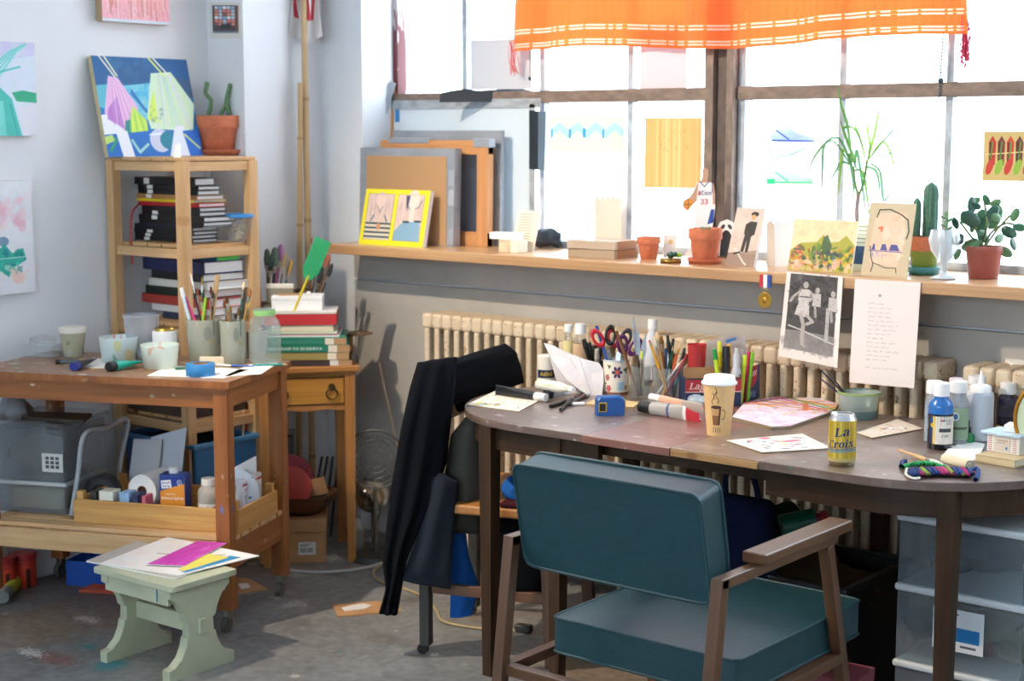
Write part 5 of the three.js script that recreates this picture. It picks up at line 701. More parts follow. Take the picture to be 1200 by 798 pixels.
// ================================================================ teal armchair
{
  const o = thing('armchair', 'teal vinyl armchair with a square wooden frame', 'armchair', [-1.855, 0, -2.86]), X = (x) => x + 1.855, Z = (z) => z + 2.86;
  const vin = MT(speckTex([26, 64, 71], 12, 30, 601), 0.46, { bumpMap: bumpTex(80, 80, 603, 2), bumpScale: 0.0004, clearcoat: 0.12, clearcoatRoughness: 0.45 }), pip = paint(0x20434a, 0.45), frame = MT(woodTex([112, 78, 52], [78, 50, 30], 605), 0.35, { clearcoat: 0.3, clearcoatRoughness: 0.25 });
  function cushionHi(w, h, d, crown, CR = 0.018) { const nx = 24, nz = 24; const g = new THREE.BoxGeometry(w, h, d, nx, 3, nz), P = g.attributes.position; for (let i = 0; i < P.count; i++) { const x = P.getX(i), y = P.getY(i), z = P.getZ(i), u = x / (w / 2), v = z / (d / 2); let ny = y; if (y > 0) ny += crown * (1 - u ** 4) * (1 - v ** 4); const c = 0.008, ex = Math.max(0, Math.abs(x) - (w / 2 - CR)), ez = Math.max(0, Math.abs(z) - (d / 2 - CR)), r = Math.hypot(ex, ez); let s = 1; if (r > CR) s = CR / r; P.setXYZ(i, Math.sign(x) * (Math.min(Math.abs(x), w / 2 - CR) + ex * s), ny, Math.sign(z) * (Math.min(Math.abs(z), d / 2 - CR) + ez * s)); } g.computeVertexNormals(); return g; }
  const ring = (w, d, y, r = 0.018) => { const p = [], n = 5; for (const [sx, sz, a0] of [[1, 1, 0], [-1, 1, 1], [-1, -1, 2], [1, -1, 3]]) for (let i = 0; i <= n; i++) { const a = (a0 + i / n) * Math.PI / 2; p.push([sx * (w / 2 - r) + r * Math.cos(a), y, sz * (d / 2 - r) + r * Math.sin(a)]); } return tube(p, 0.0035, 6, 96, true); };
  const sw = 0.475, sd = 0.55, sh = 0.078, sy = 0.357;
  const seat = part(o, 'seat_cushion', cushionHi(sw, sh, sd, 0.014), vin, [X(-1.8425), sy + sh / 2, Z(-2.955)]); for (const y of [-sh / 2, sh / 2]) part(seat, 'piping', ring(sw, sd, y), pip);
  // back cushion tilted towards the sitter's back
  const bw = 0.472, bh = 0.236, bd = 0.075, bg = new THREE.Group(); 
  const back = part(o, 'back_cushion', cushionHi(bw, bd, bh, 0.006), vin, [X(-1.863), 0.688, Z(-2.627)], [-Math.PI / 2 + 0.2, 0, 0]);
  for (const y of [-bd / 2, bd / 2]) part(back, 'piping', ring(bw, bh, y), pip);
  const t = 0.027;
  for (const [x, s] of [[-1.59, 1], [-2.118, -1]]) {
    part(o, 'rear_leg', bar([X(x), 0, Z(-2.505)], [X(x), 0.632, Z(-2.588)], t, t), frame); part(o, 'front_leg', bar([X(x), 0, Z(-3.19)], [X(x), 0.61, Z(-3.02)], t, t), frame);
    part(o, 'arm_rail', bar([X(x), 0.622, Z(-2.575)], [X(x), 0.622, Z(-3.05)], t, 0.022), frame); part(o, 'seat_rail', bar([X(x), 0.34, Z(-2.56)], [X(x), 0.34, Z(-3.09)], t, 0.024), frame);
    part(o, 'arm_pad', bar([X(x), 0.645, Z(-2.715)], [X(x), 0.645, Z(-3.09)], 0.056, 0.024, 0.004), frame);
  }
  for (const z of [-2.565, -3.08]) part(o, 'cross_rail', bar([X(-2.118), 0.34, Z(z)], [X(-1.59), 0.34, Z(z)], t, 0.024), frame);
}
// ================================================================ chair with coats at the table's left end
const drapePart = (L, R, ref, thick, fold, nf, ph = 0, sl = 0) => {              // cloth body between two pixel polylines, closed and folded
  const nu = 22, nv = 26, P = [], uv = [], idx = [], at = (poly, v) => { const f = v * (poly.length - 1), i = Math.min(poly.length - 2, Math.floor(f)), t = f - i; return [poly[i][0] + (poly[i + 1][0] - poly[i][0]) * t, poly[i][1] + (poly[i + 1][1] - poly[i][1]) * t]; };
  for (let s = 0; s < 2; s++) for (let j = 0; j <= nv; j++) for (let i = 0; i <= nu; i++) {
    const u = i / nu, v = j / nv, a = at(L, v), b = at(R, v), e = Math.sin(Math.PI * u), d = (s ? 1 : -1) * thick * Math.pow(e, 0.5) * 0.5 * (0.4 + 0.6 * Math.min(1, Math.min(v, 1 - v) * 8)) + fold * Math.sin(u * nf + ph + v * 1.6) * (0.3 + 0.7 * v) * Math.min(1, 0.35 + (1 - v) * 2.5) + sl * (u - 0.5);
    const p = onF(a[0] + (b[0] - a[0]) * u, a[1] + (b[1] - a[1]) * u, ref).addScaledVector(FLAT, d); P.push(p.x - ref.x, p.y - ref.y, p.z - ref.z); uv.push(u, 1 - v);
  }
  const n = (nu + 1) * (nv + 1); for (let s = 0; s < 2; s++) for (let j = 0; j < nv; j++) for (let i = 0; i < nu; i++) { const a = s * n + j * (nu + 1) + i, q = [a, a + nu + 1, a + 1, a + 1, a + nu + 1, a + nu + 2]; idx.push(...(s ? q.reverse() : q)); }
  for (const j of [0, nv]) for (let i = 0; i < nu; i++) { const a = j * (nu + 1) + i; idx.push(a, a + 1, a + n, a + 1, a + n + 1, a + n); }
  const g = new THREE.BufferGeometry(); g.setAttribute('position', new THREE.Float32BufferAttribute(P, 3)); g.setAttribute('uv', new THREE.Float32BufferAttribute(uv, 2)); g.setIndex(idx); g.computeVertexNormals(); return g;
};
{
  const A = V(-2.965, 0, -3.25), B = V(-3.115, 0, -3.66), e = B.clone().sub(A).normalize(), n = V(-e.z, 0, e.x), cw = A.distanceTo(B), c = A.clone().add(B).multiplyScalar(0.5), turn = Math.atan2(n.x, n.z);   // +z of the chair looks to the table
  const o = thing('wooden_chair', 'wooden swivel-back chair under coats at the table\'s left end', 'chair', c, turn), dk = MT(woodTex([118, 80, 54], [78, 50, 32], 621), 0.45);
  for (const s of [-1, 1]) { part(o, 'rear_leg', bar([s * (cw / 2 - 0.02), 0.03, -0.02], [s * (cw / 2 - 0.02), 0.8, -0.02], 0.034, 0.03), paint(0x3a3834, 0.5)); part(o, 'front_leg', bar([s * (cw / 2 - 0.03), 0.0, 0.36], [s * (cw / 2 - 0.03), 0.43, 0.34], 0.034, 0.034), dk); part(o, 'side_stretcher', bar([s * (cw / 2 - 0.025), 0.2, 0], [s * (cw / 2 - 0.025), 0.2, 0.35], 0.02, 0.03), dk); part(o, 'caster', shift(new THREE.CylinderGeometry(0.016, 0.016, 0.014, 16).rotateZ(Math.PI / 2), s * (cw / 2 - 0.02), 0.017, -0.03), black); }
  part(o, 'seat', box(cw + 0.02, 0.028, 0.4, 0.008, 2), oak, [0, 0.43, 0.18]); part(o, 'top_rail', box(cw, 0.06, 0.022, 0.006, 2), dk, [0, 0.745, -0.02]); part(o, 'mid_rail', box(cw - 0.03, 0.06, 0.018, 0.006, 2), dk, [0, 0.66, -0.02]);
  const ref = (px, off = 0) => A.clone().lerp(B, Math.max(0, Math.min(1, (px - 488) / 104))).addScaledVector(FLAT, off);
  const navy = cloth(0x0b0e14), charcoal = cloth(0x252a32), olive = cloth(0x4a4a44), blueC = cloth(0x1f58a0), blackC = cloth(0x0e0f12);
  let r = ref(500, -0.05).setY(0.45), j = thing('jacket', 'dark navy jacket draped over the chair back', 'jacket', r);
  const r2 = ref(552, 0).setY(0.45); part(j, 'top', drapePart([[500, 423], [497, 436], [496, 452], [498, 474]], [[592, 410], [605, 420], [611, 438], [615, 458]], r2, 0.075, 0.006, 11, 1, 0.3), navy, r2.clone().sub(r));
  part(j, 'lining', drapePart([[516, 436], [514, 456], [514, 482]], [[600, 424], [604, 450], [590, 474]], r2.clone().addScaledVector(FLAT, 0.06), 0.03, 0.003, 7, 0, 0.3), blackC, r2.clone().addScaledVector(FLAT, 0.06).sub(r));
  part(j, 'hanging_front', drapePart([[489, 425], [480, 455], [470, 500], [460, 560], [452, 620], [448, 660], [452, 690], [444, 718]], [[536, 418], [533, 460], [528, 500], [524, 540], [512, 580], [492, 620], [476, 660], [466, 720]], r, 0.09, 0.014, 16, 2), navy);
  const r3 = ref(500, -0.075).setY(0.45); one('charcoal_trousers', 'charcoal cloth hanging below the navy jacket', 'trousers', drapePart([[507, 549], [500, 580], [488, 630], [470, 680]], [[537, 564], [534, 600], [530, 650], [528, 690]], r3, 0.05, 0.006, 9, 0.5), charcoal, r3);
  const r4 = ref(520, -0.08).setY(0.45); one('olive_coat', 'olive grey coat sleeve hanging behind the navy jacket', 'coat', drapePart([[546, 488], [528, 510], [520, 560], [516, 620]], [[562, 486], [566, 510], [568, 570], [562, 626]], r4, 0.08, 0.008, 7), olive, r4);
  const r5 = ref(520, -0.06).setY(0.45); one('blue_shirt', 'bright blue cloth trailing below the coats', 'cloth', drapePart([[530, 612], [529, 650], [528, 690], [527, 724]], [[545, 612], [549, 650], [562, 690], [552, 722]], r5, 0.03, 0.008, 7), blueC, r5);
  const r6 = V(-2.8, 0.2, -3.36); one('black_bag', 'black cloth bag hanging under the chair seat', 'bag', drapePart([[562, 608], [560, 650], [566, 690]], [[660, 606], [664, 670], [650, 702]], r6, 0.1, 0.008, 6), blackC, r6);
  { const s = onY(592, 594, 0.4585); one('blue_garment', 'blue garment bundled on the chair seat', 'garment', (() => { const g = new THREE.SphereGeometry(0.07, 22, 14), P = g.attributes.position; for (let i = 0; i < P.count; i++) { const q = 0.75 + 0.5 * vnoise(P.getX(i) * 40 + 30, P.getY(i) * 40 + P.getZ(i) * 35 + 30, 99, 99, 8); P.setXYZ(i, P.getX(i) * q * 1.2, Math.max(-0.02, P.getY(i) * q * 0.6), P.getZ(i) * q); } g.computeVertexNormals(); return g; })(), blueC, s.clone().add(V(0.02, 0.038, -0.09))); one('maroon_cloth', 'folded maroon cloth on the chair seat', 'cloth', box(0.2, 0.016, 0.15, 0.007, 2), cloth(0x4a2028), s.clone().add(V(0.03, 0.0, -0.1)), turn); }
}
// ================================================================ under the dark table
{
  // clear drawers on the right
  const zf = -3.44, xl = onZ(1050, 690, zf).x, xr = onZ(1199, 690, zf).x, w = xr - xl, yy = (py) => onZ(1050, py, zf).y, o = thing('drawer_tower', 'clear plastic drawer tower under the dark table', 'drawers', [(xl + xr) / 2, 0, zf - 0.18]), fr = paint(0xdfe6ea, 0.15, { transmission: 0.9, thickness: 0, specularIntensity: 0.5 }), rim = paint(0xcfd3d4, 0.4);
  const ys = [0.02, yy(772), yy(682), yy(600)];
  for (let i = 0; i < 3; i++) { const h = ys[i + 1] - ys[i] - 0.022; const dr = part(o, 'drawer', merge([shift(box(w, h, 0.004, 0.002), 0, 0, 0.17), shift(box(0.004, h, 0.34, 0), w / 2 - 0.002, 0, 0), shift(box(0.004, h, 0.34, 0), -w / 2 + 0.002, 0, 0), shift(box(w, h, 0.004, 0), 0, 0, -0.17)]), fr, [0, ys[i], 0]); part(dr, 'handle', extr([[-w * 0.22, 0], [w * 0.22, 0], [w * 0.2, 0.035], [w * 0.16, 0.042], [-w * 0.16, 0.042], [-w * 0.2, 0.035]], 0.006, 0.002), fr, [0.0, h * 0.62, 0.176]); part(o, 'shelf', box(w + 0.012, 0.018, 0.36, 0.007, 2), rim, [0, ys[i + 1] - 0.02, 0.0]); }
  part(o, 'label_sticker', face(0.125, yy(700) - yy(748)), MT(ctex(256, 256, (g) => { rect(g, 0, 0, 256, 256, '#dde0e2'); rect(g, 20, 110, 216, 84, '#1f78b8'); rect(g, 20, 26, 110, 10, '#667'); rect(g, 20, 46, 70, 8, '#889'); rect(g, 20, 206, 90, 26, '#1f78b8'); rect(g, 140, 214, 80, 14, '#556'); }), 0.5), [0.005, yy(748), 0.181]);
  seed = 641;
  const stuffIn = (y0, n, cols, group) => { for (let i = 0; i < n; i++) { const c = pick(cols); one('stored_item', c[1], 'cloth', (() => { const g = new THREE.SphereGeometry(0.055, 14, 9), P = g.attributes.position; for (let k = 0; k < P.count; k++) { const q = 0.7 + 0.6 * vnoise(P.getX(k) * 40 + 50, P.getY(k) * 40 + P.getZ(k) * 30 + 50 + i, 99, 99, i + 5); P.setXYZ(k, P.getX(k) * q * 1.15, P.getY(k) * q * 0.75, P.getZ(k) * q); } g.computeVertexNormals(); return g; })(), cloth(c[0]), [xl + 0.06 + (w - 0.12) * rnd(), y0 + 0.045 + 0.03 * (i % 3), zf - 0.08 - 0.2 * rnd()], 0, group); } };
  stuffIn(ys[2], 6, [[0x24465a, 'bundle of dark blue cloth in the top clear drawer'], [0x6a5a3c, 'tan cloth bundle in the top clear drawer'], [0x1c2c38, 'black-blue bundle in the top clear drawer']], 'bundles in the top clear drawer');
  stuffIn(ys[1], 7, [[0x8a2a30, 'red cloth bundle in the middle clear drawer'], [0x8a7a5a, 'beige cloth bundle in the middle clear drawer'], [0x4a4a44, 'grey cloth bundle in the middle clear drawer']], 'bundles in the middle clear drawer');
  // black tub and what is heaped on it
  const bx = -2.06, bz = -3.66, bw = 0.56, bd = 0.36, bh = 0.36, t = thing('black_tub', 'large black storage tub behind the armchair', 'tub', [bx, 0, bz]); part(t, 'shell', merge([box(bw, 0.006, bd, 0), shift(box(bw, bh, 0.006, 0.002), 0, 0, bd / 2), shift(box(bw, bh, 0.006, 0.002), 0, 0, -bd / 2), shift(box(0.006, bh, bd, 0.002), bw / 2, 0, 0), shift(box(0.006, bh, bd, 0.002), -bw / 2, 0, 0)]), paint(0x131416, 0.5)); part(t, 'rim', merge([shift(box(bw + 0.03, 0.014, 0.02, 0.004), 0, bh, bd / 2 + 0.005), shift(box(bw + 0.03, 0.014, 0.02, 0.004), 0, bh, -bd / 2 - 0.005), shift(box(0.02, 0.014, bd + 0.02, 0.004), bw / 2 + 0.005, bh, 0), shift(box(0.02, 0.014, bd + 0.02, 0.004), -bw / 2 - 0.005, bh, 0)]), paint(0x1b1c1f, 0.4));
  const rag = (name, label, cat, col, r, sx, sy, sz, at, s) => one(name, label, cat, (() => { const g = new THREE.SphereGeometry(r, 22, 14), P = g.attributes.position; for (let k = 0; k < P.count; k++) { const q = 0.75 + 0.5 * vnoise(P.getX(k) * 25 + 50, P.getY(k) * 25 + P.getZ(k) * 22 + 50, 99, 99, s); P.setXYZ(k, P.getX(k) * q * sx, P.getY(k) * q * sy, P.getZ(k) * q * sz); } g.computeVertexNormals(); return g; })(), cloth(col), at);
  rag('brown_rags', 'brown rags heaped in the black tub', 'rags', 0x4a3c2a, 0.17, 1.3, 0.55, 0.85, [bx + 0.05, bh - 0.06, bz], 61);
  rag('green_cloth', 'dark green cloth on the heap in the black tub', 'cloth', 0x0f4a3a, 0.1, 1.4, 0.6, 0.8, [bx - 0.02, bh + 0.07, bz - 0.06], 62);
  { const p = T(872, 640); const q = thing('tote_bag', 'dark navy tote bag standing behind the armchair back', 'bag', [-2.3, 0, -3.42]); const g = new RoundedBoxGeometry(0.2, 0.56, 0.1, 4, 0.03), P = g.attributes.position; for (let i = 0; i < P.count; i++) { const v = (P.getY(i) + 0.28) / 0.56; P.setX(i, P.getX(i) * (1 - 0.1 * v + 0.03 * Math.sin(v * 9))); P.setZ(i, P.getZ(i) * (1 - 0.4 * v)); } g.computeVertexNormals(); g.translate(0, 0.28, 0); part(q, 'body', g, cloth(0x131c38)); part(q, 'handle', tube([[-0.05, 0.55, 0], [-0.04, 0.62, 0.01], [0.03, 0.62, 0.01], [0.05, 0.55, 0]], 0.008, 6), cloth(0x131c38)); q.position.copy(onF(868, 700, V(-2.13, 0, -3.45))).setY(0.001); }
  { const a = V(bx + 0.06, bh + 0.12, bz + 0.11), q = thing('spray_bottle', 'green spray bottle with a red nozzle lying on the heap', 'bottle', a); const b = onF(972, 604, a).sub(a), e = along(V(0, 0, 0), b); part(q, 'body', rod([0, 0, 0], b.clone().multiplyScalar(0.7), 0.032, 0.03, 18), paint(0x0f6a52, 0.3, { transmission: 0.3, thickness: 0 })); part(q, 'collar', rod(b.clone().multiplyScalar(0.7), b.clone().multiplyScalar(0.86), 0.014, 0.012, 14), paint(0xa82838, 0.4)); part(q, 'nozzle', merge([rod(b.clone().multiplyScalar(0.84), b.clone().multiplyScalar(0.95), 0.018, 0.015, 10), rod(b.clone().multiplyScalar(0.9), b.clone().multiplyScalar(0.92).add(V(0.03, -0.02, 0.01)), 0.007, 0.007, 8)]), paint(0xa82838, 0.4)); }
  { const c = onF(921, 700, V(-1.93, 0, -3.44)), q = thing('print_cartridge_box', 'white printed carton standing on a dark box behind the armchair', 'box', [c.x, 0.281, c.z], 0.2); part(q, 'carton', box(0.075, 0.05, 0.04, 0.001), paint(0xc9c5be, 0.6)); part(q, 'dark_panel', box(0.03, 0.036, 0.001, 0), paint(0x2a2e36, 0.5), [-0.012, 0.007, 0.0206]); part(q, 'barcode', box(0.02, 0.036, 0.001, 0), paint(0x8a8880, 0.5), [0.022, 0.007, 0.0206]); one('dark_box', 'plain black box under the white carton', 'box', box(0.16, 0.28, 0.08, 0.004), paint(0x18191b, 0.6), [c.x - 0.02, 0, c.z - 0.01], 0.2); }
  { const c = onY(965, 800, 0.12); const q = thing('pink_box', 'pink box on the floor under the armchair', 'box', [-1.72, 0, -3.3], 0.1); part(q, 'carton', box(0.18, 0.2, 0.12, 0.003), paint(0x83404a, 0.6)); part(q, 'lid', box(0.184, 0.03, 0.124, 0.003), paint(0x8f4a52, 0.6), [0, 0.201, 0]); }
}

// ================================================================ on the dark table
// a flat piece cut to an outline of pixels, standing in the upright plane that faces the camera at a point (tilt leans it back)
function cutout(name, label, cat, pxs, ref, t, mat, side, o = {}) {
  const n = FLAT.clone().multiplyScalar(Math.cos(o.tilt ?? 0)).add(V(0, -Math.sin(o.tilt ?? 0), 0)), P = pxs.map(([x, y]) => onPlane(x, y, ref, n)), ax = RIGHT.clone(), ay = ax.clone().cross(n).normalize(); if (ay.y < 0) ay.negate();
  const q = P.map((p) => { const d = p.clone().sub(ref); return new THREE.Vector2(d.dot(ax), d.dot(ay)); }), g = new THREE.ExtrudeGeometry(new THREE.Shape(q), { depth: t, bevelEnabled: false, curveSegments: 4 });
  const xs = pxs.map((p) => p[0]), ys = pxs.map((p) => p[1]), bx = o.box ?? [Math.min(...q.map((v) => v.x)), Math.min(...q.map((v) => v.y)), Math.max(...q.map((v) => v.x)), Math.max(...q.map((v) => v.y))], pos = g.attributes.position, uv = g.attributes.uv;
  for (let i = 0; i < pos.count; i++) uv.setXY(i, (pos.getX(i) - bx[0]) / (bx[2] - bx[0]), (pos.getY(i) - bx[1]) / (bx[3] - bx[1]));
  const az = ax.clone().cross(ay), m = new THREE.Matrix4().makeBasis(ax, ay, az); g.applyMatrix4(m);
  return o.parent ? part(o.parent, name, g, [mat, side ?? mat], o.at ?? [0, 0, 0]) : one(name, label, cat, g, [mat, side ?? mat], ref, 0, o.group);
}
function bottlePx(name, label, px, py, wp, hp, c) {              // base centre, width and height in pixels
  const p = (c.on ?? T)(px, py), k = mpp(p), r = wp * k / 2, h = hp * k * 1.01, o = thing(name, label, c.cat ?? 'bottle', p, c.turn ?? FACE, c.group), nr = r * (c.neck ?? 0.5), sh = c.shoulder ?? 0.66, ch = c.cap ?? 0.2;
  part(o, 'body', lathe([[0, 0.001], [r * 0.94, 0.001], [r, h * 0.04], [r, h * sh * 0.85], [r * 0.9, h * sh * 0.95], [nr, h * (1 - ch) * 0.96], [nr, h * (1 - ch * 0.5)]], 24), c.body);
  if (ch) part(o, 'cap', lathe([[nr * 1.15, 0], [nr * 1.15, h * ch * 0.92], [nr * 1.05, h * ch], [0, h * ch]], 20), c.capMat ?? white, [0, h * (1 - ch), 0]);
  if (c.nozzle) part(o, 'nozzle', lathe([[nr * 0.5, 0], [nr * 0.18, h * 0.16], [0, h * 0.165]], 12), c.capMat ?? white, [0, h, 0]);
  if (c.lab) part(o, 'label', new THREE.CylinderGeometry(r * 1.012, r * 1.012, h * (c.labH ?? 0.4), 26, 1, true, -1.2, 2.4).translate(0, h * (c.labY ?? 0.3), 0), c.lab);
  if (c.fill) part(o, 'contents', cyl(r * 0.9, r * 0.92, h * sh * c.fill[1], 22), c.fill[0], [0, 0.003, 0]);
  return o;
}
const paletteTex = (base, s, cols, n = 22) => ctex(256, 192, (g, w, h) => { rect(g, 0, 0, w, h, base); seed = s; daubs(g, n, 20, 20, w - 20, h - 20, cols, 6, 26, 0.9); for (let i = 0; i < 26; i++) { const x = rr(30, w - 30), y = rr(30, h - 30); brushy(g, [[x, y], [x + rr(-24, 24), y + rr(-8, 8)]], rr(4, 12), pick(cols), 0.7); } });
const boardEdge = paint(0x8a7a62, 0.8);
{ // flat palettes
  lyingSlab('palette_card', 'paint-daubed palette card at the table\'s left end', 'palette', [[547, 474], [608, 482], [632, 469], [580, 458]], TABLE, 0.003, MT(paletteTex('#e4dccb', 701, ['#eef0e6', '#f2efe0', '#e6d84a', '#d8e6e0', '#7a6a6a', '#e9eef0']), 0.6), boardEdge);
  lyingSlab('palette_card', 'palette card with mint and pink smears between the cup and the can', 'palette', [[851, 516], [893, 530], [975, 525], [940, 508]], TABLE, 0.004, MT(paletteTex('#e2d8ce', 703, ['#a8e6d4', '#eef2ee', '#22284a', '#e8dc3c', '#d8506a', '#c8f0e0', '#e6a8c0']), 0.55), boardEdge);
  lyingSlab('palette_card', 'cream palette card with white smears before the paint bottles', 'palette', [[1004, 507], [1022, 513], [1082, 502], [1052, 491]], TABLE, 0.004, MT(paletteTex('#dccdb8', 705, ['#eeeae4', '#f4f2ee', '#b85a4a', '#c8984a', '#f0eee8', '#33353c'], 12), 0.55), boardEdge);
  lyingSlab('thin_board', 'thin bare board behind the tape measure', 'board', [[686, 473], [742, 477], [750, 471], [700, 466]], TABLE, 0.005, paint(0xd8bd8a, 0.7), paint(0xa88a5a, 0.7));
  const pad = [[857, 489], [905, 501], [926, 500], [978, 482], [983, 474], [962, 467], [908, 465], [872, 472]];
  let f = flatPx(pad, TABLE, 0.007), o = thing('palette_pad', 'painted palette pad with pink and orange swirls beside the coffee cup', 'palette', f.c); part(o, 'board', f.g, boardEdge);
  f = flatPx(pad.map(([x, y]) => [x + (922 - x) * 0.02, y + (482 - y) * 0.03 - 1]), TABLE + 0.0073, 0.002); { const P = f.g.attributes.position, uv = f.g.attributes.uv; for (let i = 0; i < P.count; i++) uv.setXY(i, P.getX(i) * 2.2 + 0.5, P.getZ(i) * 2.2 + 0.5); }
  part(o, 'painted_sheet', f.g, MT(ctex(512, 512, (g) => { rect(g, 0, 0, 512, 512, '#ecdce8'); seed = 707; daubs(g, 120, 0, 0, 512, 512, ['#e6c2dc', '#f2ecf4', '#d8e2f2', '#f0d0e0', '#eef0f6', '#dfa8cc'], 14, 50, 0.6); for (let i = 0; i < 26; i++) brushy(g, [[rr(60, 460), rr(250, 470)], [rr(60, 460), rr(250, 470)]], rr(6, 20), pick(['#e07a3a', '#d8622e', '#c84a86', '#e8a04a', '#4aa04a']), 0.8); daubs(g, 40, 60, 60, 450, 300, ['#8ab0e0', '#c8a0d8', '#f4f4f8', '#e0c040'], 5, 16, 0.7); }), 0.55), f.c.clone().sub(o.position));
}
{ // coffee cup
  const p = T(842, 509), k = mpp(p), h = 71 * k, r1 = 19 * k, r0 = 13.5 * k, o = thing('coffee_cup', 'tan paper coffee cup with a white lid and printed brown cup', 'cup', p, FACE);
  const art = ctex(512, 256, (g, w, h2) => { rect(g, 0, 0, w, h2, '#dcb47c'); const x = 128; g.strokeStyle = '#5a3a26'; g.lineWidth = 4; g.lineCap = 'round'; for (const [a, b, s] of [[-26, 66, 1], [0, 60, -1], [-12, 40, 1]]) { g.beginPath(); g.moveTo(x + a, b + 30); g.bezierCurveTo(x + a - 24 * s, b + 10, x + a + 26 * s, b, x + a, b - 26); g.stroke(); } poly(g, [[x - 38, 112], [x + 20, 106], [x + 14, 200], [x - 28, 200]], '#8a5a38'); rect(g, x - 36, 112, 56, 40, '#c89a68'); g.beginPath(); g.ellipse(x - 8, 110, 30, 9, 0, 0, 6.3); g.fillStyle = '#4a2c1c'; g.fill(); g.beginPath(); g.ellipse(x + 30, 146, 18, 24, 0, -1.6, 1.6); g.stroke(); brushy(g, [[x + 16, 112], [x + 10, 196]], 9, '#3c2418'); for (let i = 0; i < 4; i++) brushy(g, [[x - 24 + i * 14, 212], [x - 28 + i * 15, 236]], 4, '#6a4a34'); });
  art.wrapS = THREE.RepeatWrapping; art.repeat.set(1, 1); art.offset.set(0, 0);
  const body = new THREE.CylinderGeometry(r1, r0, h * 0.86, 40, 1, true); body.rotateY(Math.PI / 2 - 0.25); body.translate(0, h * 0.43, 0); { const uv = body.attributes.uv; for (let i = 0; i < uv.count; i++) uv.setX(i, uv.getX(i)); }
  body.rotateY(Math.PI * 1.0); part(o, 'paper_cup', body, MT(art, 0.7)); part(o, 'bottom', cyl(r0 * 0.98, r0 * 0.98, 0.002, 24), paint(0xdcb47c, 0.7));
  part(o, 'lid', lathe([[r1 * 1.0, h * 0.845], [r1 * 1.1, h * 0.85], [r1 * 1.1, h * 0.885], [r1 * 1.0, h * 0.9], [r1 * 0.95, h * 0.965], [r1 * 0.9, h * 0.985], [r1 * 0.82, h * 0.985], [r1 * 0.8, h * 0.96], [0, h * 0.96]], 40), paint(0xf4f4f2, 0.35));
}
{ // drink can
  const p = T(986, 544), k = mpp(p), R = 0.0325, h = 0.121, o = thing('drink_can', 'gold drink can with blue script lettering', 'can', p, FACE), art = ctex(1024, 512, (g, w, h2) => {
    rect(g, 0, 0, w, h2, '#c9a93c'); for (let i = 0; i < 60; i++) rect(g, (i * 137) % w, 0, 14 + (i % 4) * 9, h2, ['#d8bc4a', '#b8962e', '#e0c858', '#c4a238'][i % 4]);
    for (const x of [0, 512]) { g.save(); g.translate(x + 256, 0); g.fillStyle = '#1c2f78'; g.textAlign = 'center'; g.font = 'italic bold 150px serif'; g.save(); g.rotate(-0.12); g.fillText('La', -20, 190); g.restore(); g.font = 'italic bold 128px serif'; g.save(); g.rotate(-0.08); g.fillText('Croix', -40, 330, 330); g.restore(); for (const [y, c2, l] of [[372, '#2a78b8', 12], [392, '#3aa6c0', 10], [352, '#2a58a8', 8]]) { g.strokeStyle = c2; g.lineWidth = l; g.beginPath(); g.moveTo(-250, y - 20); g.bezierCurveTo(-120, y + 40, 40, y - 40, 250, y - 6); g.stroke(); } g.restore(); }
    rect(g, 0, 470, w, 42, '#c8b478');
  });
  const body = new THREE.CylinderGeometry(R, R, h * 0.8, 40, 1, true); body.rotateY(-Math.PI / 2 - 0.25); body.translate(0, h * 0.49, 0); part(o, 'body', body, MT(art, 0.25, { metalness: 0.25 }));
  part(o, 'shoulder', lathe([[R, h * 0.89], [R * 0.86, h * 0.965], [R * 0.86, h], [R * 0.8, h], [R * 0.78, h * 0.97], [0, h * 0.97]], 40), metal(0xd6d6d6, 0.25)); part(o, 'base', lathe([[0, 0.004], [R * 0.78, 0.001], [R * 0.84, 0.001], [R, h * 0.09]], 40), metal(0xcabf9c, 0.3)); part(o, 'tab', extr([[-0.008, -0.012], [0.008, -0.012], [0.008, 0.006], [0.004, 0.011], [-0.004, 0.011], [-0.008, 0.006]], 0.001, 0.0005).rotateX(-Math.PI / 2), metal(0xc8c8c8, 0.3), [0, h * 0.98, 0]);
}
{ // tape measure
  const p = T(715, 486), k = mpp(p), o = thing('tape_measure', 'blue tape measure with yellow trim', 'tape measure', p, FACE + 0.15), w = 31 * k, h = 21 * k, s = new THREE.Shape(); s.moveTo(-w / 2, 0.001); s.lineTo(w / 2 - 0.004, 0.001); s.lineTo(w / 2, 0.008); s.lineTo(w / 2, h - 0.008); s.lineTo(w / 2 - 0.01, h); s.lineTo(-w / 2 + 0.006, h); s.lineTo(-w / 2, h - 0.006); s.closePath();
  part(o, 'case', extr(s, 0.03, 0.004), paint(0x23589c, 0.35)); part(o, 'yellow_trim', box(0.004, h * 0.8, 0.036, 0.001), paint(0xe0b820, 0.4), [w / 2 + 0.001, h * 0.1, 0]); part(o, 'window_trim', box(w * 0.3, h * 0.52, 0.002, 0.0005), paint(0xd8b020, 0.4), [-w * 0.34, h * 0.24, 0.0195]); part(o, 'window', box(w * 0.24, h * 0.42, 0.002, 0.0005), paint(0x23252a, 0.3), [-w * 0.35, h * 0.29, 0.0202]);
}
